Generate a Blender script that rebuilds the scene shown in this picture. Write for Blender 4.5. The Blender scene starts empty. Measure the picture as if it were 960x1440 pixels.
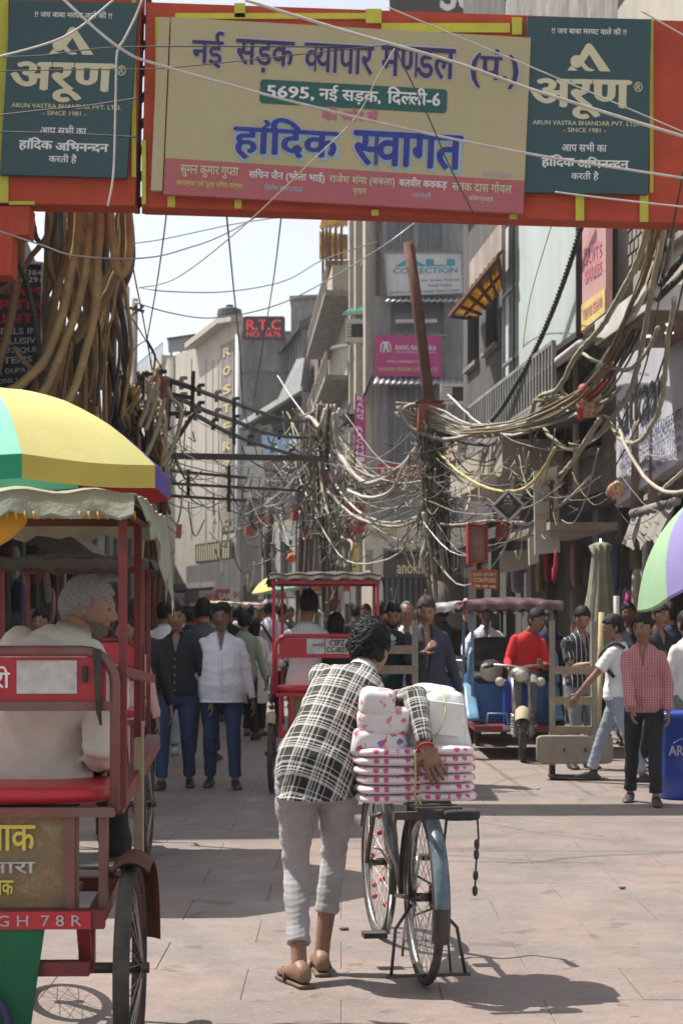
import bpy, bmesh, math, random
import numpy as np
from mathutils import Vector, Matrix
R = math.radians
rnd = random.Random(7)
scene = bpy.context.scene
COL = scene.collection
# ---------------------------------------------------------------- camera
F = 2400.0; CX = 480.0; CY = 882.0; CH = 1.44
cam = bpy.data.cameras.new("camera")
cam.sensor_fit = 'VERTICAL'; cam.sensor_height = 36; cam.sensor_width = 24
cam.lens = 36 * F / 1440.0
cam.shift_y = (CY - 720) / 1440.0
cam.clip_start = 0.1; cam.clip_end = 3000
cam.dof.use_dof = True; cam.dof.focus_distance = 7.6; cam.dof.aperture_fstop = 7.5
camo = bpy.data.objects.new("camera", cam); COL.objects.link(camo)
camo.location = (0, 0, CH); camo.rotation_euler = (R(90), 0, 0)
scene.camera = camo
# ---------------------------------------------------------------- light
SUN_EL = 60.0
sdir = Vector((0.88, -0.47, 0)).normalized()          # where shadows fall
sun_from = Vector((-sdir.x, -sdir.y, 0)) * math.cos(R(SUN_EL)) + Vector((0, 0, math.sin(R(SUN_EL))))
world = bpy.data.worlds.new("World"); scene.world = world; world.use_nodes = True
wn = world.node_tree.nodes; wl = world.node_tree.links
sky = wn.new('ShaderNodeTexSky'); sky.sky_type = 'NISHITA'; sky.sun_disc = False
sky.sun_elevation = R(SUN_EL); sky.sun_rotation = math.atan2(sun_from.x, sun_from.y)
sky.air_density = 1.0; sky.dust_density = 1.5; sky.ozone_density = 1.0
hsv = wn.new('ShaderNodeHueSaturation'); hsv.inputs['Saturation'].default_value = 0.32; hsv.inputs['Value'].default_value = 1.0
wl.new(sky.outputs[0], hsv.inputs['Color'])
bg = wn['Background']; wl.new(hsv.outputs[0], bg.inputs[0]); bg.inputs[1].default_value = 0.13
sun = bpy.data.lights.new("sun", 'SUN'); sun.energy = 5.0; sun.angle = R(0.5); sun.color = (1.0, 0.95, 0.87)
suno = bpy.data.objects.new("sun", sun); COL.objects.link(suno)
suno.rotation_euler = (-sun_from).to_track_quat('-Z', 'Y').to_euler(); suno.location = (0, 0, 40)
scene.view_settings.view_transform = 'Standard'; scene.view_settings.look = 'None'
scene.view_settings.exposure = 0.55; scene.view_settings.gamma = 1; scene.view_settings.use_curve_mapping = False
try:
    scene.cycles.use_denoising = True; scene.cycles.max_bounces = 6; scene.cycles.volume_bounces = 0
    scene.cycles.volume_step_rate = 4
except Exception: pass

# ---------------------------------------------------------------- helpers
def P(px, py, d): return Vector(((px - CX) / F * d, d, CH + (CY - py) / F * d))
def GX(px, d): return (px - CX) / F * d
def ZZ(py, d): return CH + (CY - py) / F * d
def GD(py): return CH * F / (py - CY)

class MB:
    def __init__(s): s.v = []; s.f = []; s.sm = []
    def add(s, vs, fs, smooth=False):
        n = len(s.v); s.v.extend([tuple(v) for v in vs]); s.f.extend([tuple(i + n for i in f) for f in fs]); s.sm.extend([smooth] * len(fs)); return s
    def box(s, c, size, rot=None, taper=1.0):
        hx, hy, hz = size[0] / 2, size[1] / 2, size[2] / 2
        vs = [Vector((x * hx * (taper if z > 0 else 1), y * hy * (taper if z > 0 else 1), z * hz)) for z in (-1, 1) for y in (-1, 1) for x in (-1, 1)]
        if rot is not None: vs = [rot @ v for v in vs]
        c = Vector(c); vs = [v + c for v in vs]
        return s.add(vs, [(0, 2, 3, 1), (4, 5, 7, 6), (0, 1, 5, 4), (2, 6, 7, 3), (0, 4, 6, 2), (1, 3, 7, 5)])
    def bar(s, a, b, w, h=None, up=(0, 0, 1)):
        a = Vector(a); b = Vector(b); h = h or w; d = (b - a); L = d.length
        if L < 1e-6: return s
        d.normalize(); x = d.cross(Vector(up))
        if x.length < 1e-3: x = d.cross(Vector((0, 1, 0)))
        x.normalize(); z = x.cross(d)
        vs = []
        for p in (a, b):
            for sx, sz in ((-1, -1), (1, -1), (1, 1), (-1, 1)): vs.append(p + x * sx * w / 2 + z * sz * h / 2)
        return s.add(vs, [(0, 1, 2, 3), (7, 6, 5, 4), (0, 4, 5, 1), (1, 5, 6, 2), (2, 6, 7, 3), (3, 7, 4, 0)])
    def prism(s, q, th):
        """q: 4 corners (CCW seen from front); th: vector pointing backwards"""
        th = Vector(th); q = [Vector(p) for p in q]
        vs = q + [p + th for p in q]
        return s.add(vs, [(0, 1, 2, 3), (7, 6, 5, 4), (0, 4, 5, 1), (1, 5, 6, 2), (2, 6, 7, 3), (3, 7, 4, 0)])
    def tube(s, pts, r, n=6, caps=True, closed=False):
        pts = [Vector(p) for p in pts]; m = len(pts)
        rs = r if isinstance(r, (list, tuple)) else [r] * m
        up = Vector((0, 0, 1)); px = None; vs = []
        for i, p in enumerate(pts):
            if closed: t = pts[(i + 1) % m] - pts[i - 1]
            else: t = (pts[min(i + 1, m - 1)] - pts[max(i - 1, 0)])
            if t.length < 1e-9: t = Vector((0, 0, 1))
            t.normalize()
            if px is None:
                x = t.cross(up)
                if x.length < 0.05: x = t.cross(Vector((0, 1, 0)))
            else:
                x = px - t * px.dot(t)
                if x.length < 1e-4: x = t.cross(up)
            x.normalize(); px = x; y = t.cross(x)
            for k in range(n):
                a = 2 * math.pi * k / n; vs.append(p + (x * math.cos(a) + y * math.sin(a)) * rs[i])
        fs = []
        for i in range(m if closed else m - 1):
            j = (i + 1) % m
            for k in range(n): fs.append((i * n + k, i * n + (k + 1) % n, j * n + (k + 1) % n, j * n + k))
        if caps and not closed: fs += [tuple(range(n))[::-1], tuple((m - 1) * n + k for k in range(n))]
        return s.add(vs, fs, True)
    def cyl(s, a, b, r, r2=None, n=12): return s.tube([a, b], [r, r if r2 is None else r2], n)
    def loft(s, secs, n=16, caps=True, power=2.0):
        """secs: (center, ax*rx vector, ay*ry vector)"""
        vs = []
        for c, ax, ay in secs:
            for k in range(n):
                a = 2 * math.pi * k / n; ca, sa = math.cos(a), math.sin(a)
                if power != 2.0:
                    ca = math.copysign(abs(ca) ** (2 / power), ca); sa = math.copysign(abs(sa) ** (2 / power), sa)
                vs.append(Vector(c) + Vector(ax) * ca + Vector(ay) * sa)
        fs = []; m = len(secs)
        for i in range(m - 1):
            for k in range(n): fs.append((i * n + k, i * n + (k + 1) % n, (i + 1) * n + (k + 1) % n, (i + 1) * n + k))
        if caps: fs += [tuple(range(n))[::-1], tuple((m - 1) * n + k for k in range(n))]
        return s.add(vs, fs, True)
    def sphere(s, c, r, n=12, m=8, rot=None):
        r = r if isinstance(r, (list, tuple)) else (r, r, r); vs = []; c = Vector(c)
        for i in range(m + 1):
            th = math.pi * i / m
            for k in range(n):
                a = 2 * math.pi * k / n
                v = Vector((r[0] * math.sin(th) * math.cos(a), r[1] * math.sin(th) * math.sin(a), r[2] * math.cos(th)))
                if rot is not None: v = rot @ v
                vs.append(c + v)
        fs = []
        for i in range(m):
            for k in range(n): fs.append((i * n + k, (i + 1) * n + k, (i + 1) * n + (k + 1) % n, i * n + (k + 1) % n))
        return s.add(vs, fs, True)
    def sbox(s, c, size, e=4.0, n=24, m=14, rot=None, wob=0.0, seed=0):
        """superellipsoid: a soft pillow-like box"""
        vs = []; c = Vector(c); rr = random.Random(seed); ph = [rr.uniform(0, 6) for _ in range(6)]
        g = lambda w: math.copysign(abs(w) ** (2 / e), w)
        for i in range(m + 1):
            th = -math.pi / 2 + math.pi * i / m
            for k in range(n):
                a = 2 * math.pi * k / n
                v = Vector((g(math.cos(th)) * g(math.cos(a)) * size[0] / 2, g(math.cos(th)) * g(math.sin(a)) * size[1] / 2, g(math.sin(th)) * size[2] / 2))
                if wob:
                    w = math.sin(v.x * 31 + ph[0] + 2 * math.sin(v.z * 23 + ph[1])) + math.sin(v.y * 37 + v.z * 29 + ph[2]) + math.sin(v.x * 57 - v.z * 41 + ph[3])
                    v = v * (1 + wob * w)
                if rot is not None: v = rot @ v
                vs.append(c + v)
        fs = []
        for i in range(m):
            for k in range(n): fs.append((i * n + k, i * n + (k + 1) % n, (i + 1) * n + (k + 1) % n, (i + 1) * n + k))
        return s.add(vs, fs, True)
    def join(s, o): return s.add(o.v, o.f, True) if False else s._join(o)
    def _join(s, o):
        n = len(s.v); s.v.extend(o.v); s.f.extend([tuple(i + n for i in f) for f in o.f]); s.sm.extend(o.sm); return s
    def xf(s, M): s.v = [tuple(M @ Vector(v)) for v in s.v]; return s
    def mesh(s, name='mesh'):
        me = bpy.data.meshes.new(name); me.from_pydata([tuple(v) for v in s.v], [], s.f); me.update()
        me.polygons.foreach_set('use_smooth', s.sm); return me

def tag(o, label=None, cat=None, group=None, kind=None):
    if label: o['label'] = label
    if cat: o['category'] = cat
    if group: o['group'] = group
    if kind: o['kind'] = kind
    return o
def thing(name, label, cat, loc=(0, 0, 0), rz=0.0, group=None):
    o = bpy.data.objects.new(name, None); COL.objects.link(o); o.empty_display_size = .1
    o.location = loc; o.rotation_euler = (0, 0, rz)
    return tag(o, label, cat, group)
def wmat(o):
    M = Matrix.Translation(o.location) @ o.rotation_euler.to_matrix().to_4x4()
    return (wmat(o.parent) @ M) if o.parent else M
def put(me, name, mat, parent=None, loc=(0, 0, 0)):
    o = bpy.data.objects.new(name, me); COL.objects.link(o)
    if mat is not None and len(me.materials) == 0: me.materials.append(mat)
    o.location = loc
    if parent is not None: o.parent = parent
    return o
def obj(name, mb, mat, parent=None, world=False, smooth=None):
    """link mb as one mesh object. world=True: mb is in world coordinates."""
    if parent is None:
        a = np.array(mb.v); c = Vector(((a[:, 0].min() + a[:, 0].max()) / 2, (a[:, 1].min() + a[:, 1].max()) / 2, a[:, 2].min()))
        mb.v = [(v[0] - c.x, v[1] - c.y, v[2] - c.z) for v in mb.v]
        o = put(mb.mesh(name), name, mat); o.location = c; return o
    if world: mb.xf(wmat(parent).inverted())
    return put(mb.mesh(name), name, mat, parent)
def kids(o): return [c for c in bpy.data.objects if c.parent == o]
def copy_tree(o, parent=None, kmap=None):
    if kmap is None:
        kmap = {}
        for c in bpy.data.objects:
            if c.parent: kmap.setdefault(c.parent.name, []).append(c)
    c = o.copy(); COL.objects.link(c)
    if parent is not None: c.parent = parent
    for ch in kmap.get(o.name, []): copy_tree(ch, c, kmap)
    return c

# ---------------------------------------------------------------- materials
MATS = {}
def nodes_of(m): m.use_nodes = True; nt = m.node_tree; return nt, nt.nodes, nt.links, nt.nodes['Principled BSDF']
def sc(c, k): return tuple(min(1, x * k) for x in c[:3]) + (1,)
def noise(nt, scale, detail=4, vec=None, rough=.6, dist=0):
    n = nt.nodes.new('ShaderNodeTexNoise'); n.inputs['Scale'].default_value = scale; n.inputs['Detail'].default_value = detail
    n.inputs['Roughness'].default_value = rough; n.inputs['Distortion'].default_value = dist
    if vec is not None: nt.links.new(vec, n.inputs['Vector'])
    return n.outputs['Fac']
def ramp(nt, fac, stops):
    r = nt.nodes.new('ShaderNodeValToRGB'); e = r.color_ramp.elements
    e[0].position, e[0].color = stops[0][0], sc(stops[0][1], 1); e[1].position, e[1].color = stops[-1][0], sc(stops[-1][1], 1)
    for p, c in stops[1:-1]: q = e.new(p); q.color = sc(c, 1)
    nt.links.new(fac, r.inputs[0]); return r.outputs[0]
def mix(nt, fac, a, b, bt='MIX'):
    m = nt.nodes.new('ShaderNodeMix'); m.data_type = 'RGBA'; m.blend_type = bt
    for k, s in ((0, fac), (6, a), (7, b)):
        if isinstance(s, (int, float)): m.inputs[k].default_value = s
        elif isinstance(s, (tuple, list)): m.inputs[k].default_value = sc(s, 1)
        else: nt.links.new(s, m.inputs[k])
    return m.outputs[2]
def math_(nt, op, a, b=0.0, c=0.0):
    m = nt.nodes.new('ShaderNodeMath'); m.operation = op
    for k, s in enumerate((a, b, c)):
        if isinstance(s, (int, float)): m.inputs[k].default_value = s
        else: nt.links.new(s, m.inputs[k])
    return m.outputs[0]
def coord(nt, kind='Object', scale=(1, 1, 1), attr=None):
    if attr:
        t = nt.nodes.new('ShaderNodeAttribute'); t.attribute_name = attr; out = t.outputs['Vector']
    else:
        t = nt.nodes.new('ShaderNodeTexCoord'); out = t.outputs[kind]
    mp = nt.nodes.new('ShaderNodeMapping'); mp.inputs['Scale'].default_value = scale; nt.links.new(out, mp.inputs['Vector'])
    return mp.outputs[0]
def bump(nt, p, h, strength=.3, dist=.01):
    b = nt.nodes.new('ShaderNodeBump'); b.inputs['Strength'].default_value = strength; b.inputs['Distance'].default_value = dist
    nt.links.new(h, b.inputs['Height']); nt.links.new(b.outputs[0], p.inputs['Normal'])
def M(name, rgb, rough=.8, metal=0.0, var=.18, scale=5.0, bmp=.25, bscale=60.0, dirt=None, dscale=3.0, damt=.5, streak=False, rand=0.0, spec=None, emit=0.0):
    if name in MATS: return MATS[name]
    m = bpy.data.materials.new(name); nt, ns, ls, p = nodes_of(m); MATS[name] = m
    co = coord(nt)
    col = ramp(nt, noise(nt, scale, 5, co), [(.3, sc(rgb, 1 - var)), (.7, sc(rgb, 1 + var))])
    if dirt is not None:
        c2 = coord(nt, scale=(1, 1, .16)) if streak else co
        f = ramp(nt, noise(nt, dscale, 8, c2, .7), [(.5 - .28 * damt, (0, 0, 0)), (.74 - .12 * damt, (1, 1, 1))])
        f2 = math_(nt, 'MULTIPLY', f, .3 + .6 * damt)
        col = mix(nt, f2, col, dirt)
    if rand:
        oi = ns.new('ShaderNodeObjectInfo')
        hs = ns.new('ShaderNodeHueSaturation'); ls.new(col, hs.inputs['Color'])
        ls.new(math_(nt, 'MULTIPLY_ADD', oi.outputs['Random'], rand * 2, 1 - rand), hs.inputs['Value']); col = hs.outputs[0]
    ls.new(col, p.inputs['Base Color'])
    p.inputs['Roughness'].default_value = rough; p.inputs['Metallic'].default_value = metal
    if spec is not None: p.inputs['Specular IOR Level'].default_value = spec
    if bmp: bump(nt, p, noise(nt, bscale, 4, co), bmp)
    if emit: ls.new(col, p.inputs['Emission Color']); p.inputs['Emission Strength'].default_value = emit
    m.diffuse_color = sc(rgb, 1)
    return m
def translucent(m, f=.5):
    nt, ns, ls, p = nodes_of(m); out = [n for n in ns if n.type == 'OUTPUT_MATERIAL'][0]
    tr = ns.new('ShaderNodeBsdfTranslucent'); mx_ = ns.new('ShaderNodeMixShader'); mx_.inputs[0].default_value = f
    ls.new(p.inputs['Base Color'].links[0].from_socket, tr.inputs[0]); ls.new(p.outputs[0], mx_.inputs[1]); ls.new(tr.outputs[0], mx_.inputs[2]); ls.new(mx_.outputs[0], out.inputs[0])
def stripes(nt, x, period, width, off=0.0):
    return math_(nt, 'LESS_THAN', math_(nt, 'FRACT', math_(nt, 'MULTIPLY_ADD', x, 1 / period, off)), width / period)
def cloth_base(name, rough=.9):
    m = bpy.data.materials.new(name); MATS[name] = m; nt, ns, ls, p = nodes_of(m)
    p.inputs['Roughness'].default_value = rough; p.inputs['Sheen Weight'].default_value = .15
    return m, nt, ns, ls, p
def plaid(name, dark, light, attr=None, pu=.1, pv=.1):
    m, nt, ns, ls, p = cloth_base(name)
    co = coord(nt, attr=attr) if attr else coord(nt)
    s = ns.new('ShaderNodeSeparateXYZ'); ls.new(co, s.inputs[0])
    u, v = s.outputs[0], (s.outputs[1] if attr else s.outputs[2])
    def lines(x, per):
        a = stripes(nt, x, per, per * .10, .0); b = stripes(nt, x, per, per * .05, .86); c = stripes(nt, x, per, per * .05, .74); d = stripes(nt, x, per, per * .09, .60); e = stripes(nt, x, per, per*.03, .36)
        t = a
        for q in (b, c, d, e): t = math_(nt, 'MAXIMUM', t, q)
        return t
    t = math_(nt, 'ADD', math_(nt, 'MULTIPLY', lines(u, pu), .62), math_(nt, 'MULTIPLY', lines(v, pv), .62))
    t = math_(nt, 'MINIMUM', t, 1.0)
    col = mix(nt, t, dark, light)
    col = mix(nt, .25, col, ramp(nt, noise(nt, 260, 2, co), [(.3, (0.01, 0.01, 0.01)), (.7, (.75, .73, .68))]), 'OVERLAY')
    ls.new(col, p.inputs['Base Color']); bump(nt, p, noise(nt, 300, 2, co), .2, .002)
    return m
def striped(name, base, line, period=.05, width=.008, axis=0, cross=0.0, line2=None):
    m, nt, ns, ls, p = cloth_base(name); co = coord(nt)
    s = ns.new('ShaderNodeSeparateXYZ'); ls.new(co, s.inputs[0])
    t = stripes(nt, s.outputs[axis], period, width)
    col = mix(nt, t, base, line)
    if cross: col = mix(nt, math_(nt, 'MULTIPLY', stripes(nt, s.outputs[2], cross, width), .8), col, line)
    if line2: col = mix(nt, stripes(nt, s.outputs[axis], period * 3, width * 1.6, .4), col, line2)
    ls.new(col, p.inputs['Base Color']); bump(nt, p, noise(nt, 200, 2, co), .2, .002)
    return m
def cloth(name, rgb, var=.12, dirt=None): return M(name, rgb, .92, 0, var, 9, .3, 260, dirt, 6, .4)

# ---------------------------------------------------------------- lettering
_adv = {}
def text_mesh(s, off=0.0):
    c = bpy.data.curves.new('t', 'FONT'); c.body = s; c.size = 1; c.offset = off; c.resolution_u = 2
    o = bpy.data.objects.new('t', c); COL.objects.link(o)
    dg = bpy.context.evaluated_depsgraph_get(); dg.update()
    me = bpy.data.meshes.new_from_object(o.evaluated_get(dg))
    v = np.empty(len(me.vertices) * 3); me.vertices.foreach_get('co', v); v = v.reshape(-1, 3)[:, :2].copy()
    f = [tuple(q.vertices) for q in me.polygons]
    bpy.data.objects.remove(o); bpy.data.curves.remove(c); bpy.data.meshes.remove(me)
    return v, f
def width(s):
    if s not in _adv:
        v, f = text_mesh('|' + s + '|'); w, f = text_mesh('||')
        _adv[s] = (v[:, 0].max() - v[:, 0].min()) - (w[:, 0].max() - w[:, 0].min())
    return _adv[s]
def line2d(s):
    """compose a line: 'X<' gives the half form of X, '^' a small hook above the headline. Returns verts, faces"""
    V = []; Fc = []; n = 0; x = 0.0
    def add(v, f, dx, dy=0):
        nonlocal n
        if len(v) == 0: return
        V.append(v + np.array([dx, dy])); Fc.extend([tuple(i + n for i in q) for q in f]); n += len(v)
    i = 0; run = ''
    def flush():
        nonlocal run, x
        if run:
            v, f = text_mesh(run); add(v, f, x); x += width(run); run = ''
    while i < len(s):
        ch = s[i]
        if i + 1 < len(s) and s[i + 1] == '<':
            flush()
            v, f = text_mesh(ch); w = width(ch); cut = .19
            bm = bmesh.new(); bv = [bm.verts.new((a, b, 0)) for a, b in v]
            for q in f:
                try: bm.faces.new([bv[k] for k in q])
                except ValueError: pass
            xm = v[:, 0].max() - .165
            bmesh.ops.bisect_plane(bm, geom=bm.verts[:] + bm.edges[:] + bm.faces[:], plane_co=(xm, 0, 0), plane_no=(1, 0, 0), clear_outer=True)
            bm.verts.index_update(); vv = np.array([(q.co.x, q.co.y) for q in bm.verts]); ff = [tuple(k.index for k in q.verts) for q in bm.faces]; bm.free()
            add(vv, ff, x); x += xm; i += 2; continue
        if ch == '^':
            flush()
            t = np.linspace(0, 1, 7); cx = .02 + .13 * np.sin(t * 2.6); cy = .62 + .20 * t
            a = np.stack([cx - .16, cy], 1); b = a + np.array([.055, .01]); v = np.concatenate([a, b]); f = [(k, k + 1, k + 8, k + 7) for k in range(6)]
            add(v, f, x - .06); i += 1; continue
        run += ch; i += 1
    flush()
    return np.concatenate(V), Fc
def quad_pt(q, u, v):
    return (q[0] * (1 - u) + q[1] * u) * (1 - v) + (q[3] * (1 - u) + q[2] * u) * v
def text_on(mbt, q, s, u0, v0, u1, v1, bold=0.0, lift=.004, keep=False, shadow=None):
    """write s inside the rectangle u0..u1, v0..v1 (v up) of quad q = [bl, br, tr, tl]"""
    v, f = line2d(s); mn = v.min(0); mx = v.max(0)
    q = [Vector(p) for p in q]
    nrm = (q[1] - q[0]).cross(q[3] - q[0]).normalized()
    if nrm.y > 0 and abs(nrm.y) > .5: nrm = -nrm
    w = max(mx[0] - mn[0], 1e-6); h = max(mx[1] - mn[1], 1e-6)
    steps = [(0, 0)] if not bold else [(0, 0), (bold, 0), (-bold, 0), (0, bold * .6), (0, -bold * .6)]
    du = u1 - u0; dv = v1 - v0
    for k, (ox, oy) in enumerate(steps):
        pts = []
        for a, b in v:
            uu = u0 + du * (a + ox - mn[0]) / w; vv = v0 + dv * (b + oy - mn[1]) / h
            if shadow: uu += shadow[0]; vv += shadow[1]
            pts.append(quad_pt(q, uu, vv) + nrm * (lift + k * .0004))
        # orient faces to the normal
        mbt.add(pts, f)
    return mbt
def pxquad(c, d):
    """c: four pixel corners bl, br, tr, tl at depth d (or list of depths)"""
    ds = d if isinstance(d, (list, tuple)) else [d] * 4
    return [P(x, y, e) for (x, y), e in zip(c, ds)]
# ================================================================ people
def unit(v): v = Vector(v); return v.normalized()
def remesh(mb, voxel, smooth=2, fold=0.0, seed=0, taper=None):
    me = mb.mesh('t'); o = bpy.data.objects.new('t', me); COL.objects.link(o)
    m = o.modifiers.new('r', 'REMESH'); m.mode = 'VOXEL'; m.voxel_size = voxel; m.use_smooth_shade = True
    if smooth: q = o.modifiers.new('s', 'SMOOTH'); q.factor = .5; q.iterations = smooth
    dg = bpy.context.evaluated_depsgraph_get(); dg.update()
    out = bpy.data.meshes.new_from_object(o.evaluated_get(dg)); bpy.data.objects.remove(o); bpy.data.meshes.remove(me)
    out.polygons.foreach_set('use_smooth', [True] * len(out.polygons))
    if fold:
        n = len(out.vertices); a = np.empty(n * 3); out.vertices.foreach_get('co', a); a = a.reshape(-1, 3)
        nn = np.empty(n * 3); out.vertices.foreach_get('normal', nn); nn = nn.reshape(-1, 3)
        rs = np.random.RandomState(seed); d = np.zeros(n)
        for k in range(7):
            kv = rs.normal(0, 1, 3) * np.array([14, 14, 30]) * (1 + k * .35); kw = rs.normal(0, 9, 3)
            s = np.sin(a @ kv + rs.uniform(0, 6) + 1.8 * np.sin(a @ kw + rs.uniform(0, 6)))
            d += np.sign(s) * np.abs(s) ** 1.6 / (1 + k * .45)
        a += nn * (d * fold)[:, None]
        out.vertices.foreach_set('co', a.ravel()); out.update()
    return out
def ik(a, b, l1, l2, pole):
    a = Vector(a); b = Vector(b); d = b - a; L = min(d.length, (l1 + l2) * .999); dn = d.normalized(); b = a + dn * L
    x = (l1 * l1 - l2 * l2 + L * L) / (2 * L); h = math.sqrt(max(l1 * l1 - x * x, 1e-6))
    pl = Vector(pole); pl = pl - dn * pl.dot(dn)
    if pl.length < 1e-4: pl = Vector((0, 1, .01))
    return a + dn * x + pl.normalized() * h, b
def head_geo(hr=1.0, n=44, m=34, jaw=1.0):
    """unit head, origin mid-head at eye level, +Y face; returns verts (np) faces"""
    vs = []
    for i in range(m + 1):
        th = math.pi * i / m
        for k in range(n):
            a = 2 * math.pi * k / n; x = math.sin(th) * math.cos(a); y = math.sin(th) * math.sin(a); z = math.cos(th)
            X, Y, Z = .076 * x, .097 * y, .118 * z
            if z < 0:
                t = -z
                X *= 1 - .22 * t ** 1.5 / jaw
                if y < 0: Y *= 1 - .45 * t ** 1.3
                else: Y *= 1 - .10 * t
            g = lambda cx, cz, wx, wz: math.exp(-((x - cx) / wx) ** 2 - ((z - cz) / wz) ** 2)
            if y > 0:
                nz = max(0, min(1, (.10 - z) / .36)) if z > -.30 else max(0, 1 - (-.30 - z) / .07)
                Y += .024 * math.exp(-(x / (.13 + .05 * nz)) ** 2) * nz
                Y += .006 * g(0, .17, .55, .07) - .011 * (g(.36, .0, .17, .11) + g(-.36, .0, .17, .11))
                Y += .007 * g(0, -.50, .26, .05) + .008 * g(0, -.60, .22, .05) - .004 * g(0, -.55, .22, .02)
                Y += .012 * g(0, -.86, .3, .14) + .005 * (g(.5, -.25, .25, .2) + g(-.5, -.25, .25, .2))
            vs.append((X * hr, Y * hr, Z * hr))
    fs = [(i * n + k, (i + 1) * n + k, (i + 1) * n + (k + 1) % n, i * n + (k + 1) % n) for i in range(m) for k in range(n)]
    return vs, fs
def hair_geo(style='short', hr=1.0, n=56, m=40, seed=1, vol=1.0):
    vs = []; rr = np.random.RandomState(seed); ph = rr.uniform(0, 6, 8)
    for i in range(m + 1):
        th = math.pi * i / m
        for k in range(n):
            a = 2 * math.pi * k / n; x = math.sin(th) * math.cos(a); y = math.sin(th) * math.sin(a); z = math.cos(th)
            X, Y, Z = .076 * x, .097 * y, .118 * z
            if z < 0:
                t = -z; X *= 1 - .22 * t ** 1.5; Y *= (1 - .45 * t ** 1.3) if y < 0 else 1 - .1 * t
            if style == 'beard':
                cover = (z < -.50 + .12 * (abs(x) > .5)) and (y > -.05) and not (abs(x) < .24 and -.54 < z < -.44) and not (z > -.38 and abs(x) < .5)
                if y > 0: Y += .012 * math.exp(-((z + .8) / .25) ** 2 - (x / .4) ** 2)
                out = 1.045 + .012 * math.sin(19 * a + ph[0]) + .012 * math.sin(31 * z + 17 * a)
            else:
                line = .47 + .03 * math.sin(3 * a + ph[6]) if y > 0 else -.42      # hairline
                if y > -.1 and abs(x) > .55: line = .30 if y > .25 else (.02 if y > .1 else -.16)
                if y <= -.1: line = -.48
                if style == 'long': line = line if y > 0.2 else -1.2
                if style == 'bald': line = line if y < -.1 else .9
                cover = z > line + .035 * math.sin(13 * a + ph[1])
                out = (1.085 if style != 'buzz' else 1.035) + (.05 * vol if z > .3 else .015)
                out += .03 * max(0, vol - 1) + .028 * vol * math.sin(11 * a + 5 * z + ph[2]) * math.sin(9 * z + 3 * x + ph[3]) + .018 * vol * math.sin(23 * a + ph[4] + 7 * z) + .012 * math.sin(41 * a - 13 * z + ph[5])
                if style == 'long' and z < 0: out += .12 * (-z)
            k2 = out if cover else .90
            vs.append((X * k2 * hr, Y * k2 * hr, Z * k2 * hr))
    fs = [(i * n + k, (i + 1) * n + k, (i + 1) * n + (k + 1) % n, i * n + (k + 1) % n) for i in range(m) for k in range(n)]
    return vs, fs
def frame_rot(fwd, up=(0, 0, 1)):
    y = unit(fwd); x = y.cross(Vector(up)).normalized(); z = x.cross(y)
    return Matrix((x, y, z)).transposed()
def hand_mb(w, d, pn, side, k=1.0, curl=.5, spread=.0, n=7):
    """w wrist, d direction of the hand, pn palm normal, side +1 thumb towards d x pn"""
    mb = MB(); d = unit(d); pn = unit(Vector(pn) - d * Vector(pn).dot(d)); s = d.cross(pn) * side
    secs = []
    for t, rx, ry in ((-.02, .024, .019), (.0, .026, .018), (.03, .035, .016), (.07, .041, .015), (.092, .040, .012)):
        secs.append((w + d * t * k + pn * .002, s * rx * k, pn * ry * k))
    mb.loft(secs, 12)
    L = (.072, .080, .075, .058)
    for i in range(4):
        off = (.030 - .020 * i); b = w + d * .085 * k + s * off * k; ang = 0; dd = d + s * (.10 - .067 * i) * (1 + spread * 3)
        pts = [b - d * .02 * k, b]; rs = [.0088 * k, .0092 * k]
        c = curl * (1 + .12 * i)
        cur = dd.normalized(); q = b
        for j, fr in enumerate((.42, .32, .26)):
            ca = c * (.55 if j == 0 else .8)
            ax = cur * math.cos(ca) + pn * math.sin(ca); pnn = pn
            cur = ax.normalized(); pn2 = pn
            q = q + cur * L[i] * fr * k; pts.append(q); rs.append((.0086, .0078, .0062)[j] * k)
            # rotate palm normal along with the finger
            pn_l = (pn - cur * pn.dot(cur)).normalized() if abs(pn.dot(cur)) < .98 else -d
            pn = pn_l
        pn = unit(pnn); pn = unit(Vector(secs[0][2]))
        mb.tube(pts, rs, n)
    b = w + d * .025 * k + s * .028 * k
    pts = [b - s * .012 * k, b + (s * .025 + d * .018 + pn * .008) * k, b + (s * .038 + d * .045 + pn * .018) * k, b + (s * .036 + d * .068 + pn * .026 * (1 + curl)) * k]
    mb.tube(pts, [.013 * k, .0115 * k, .010 * k, .0072 * k], n)
    return mb

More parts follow.
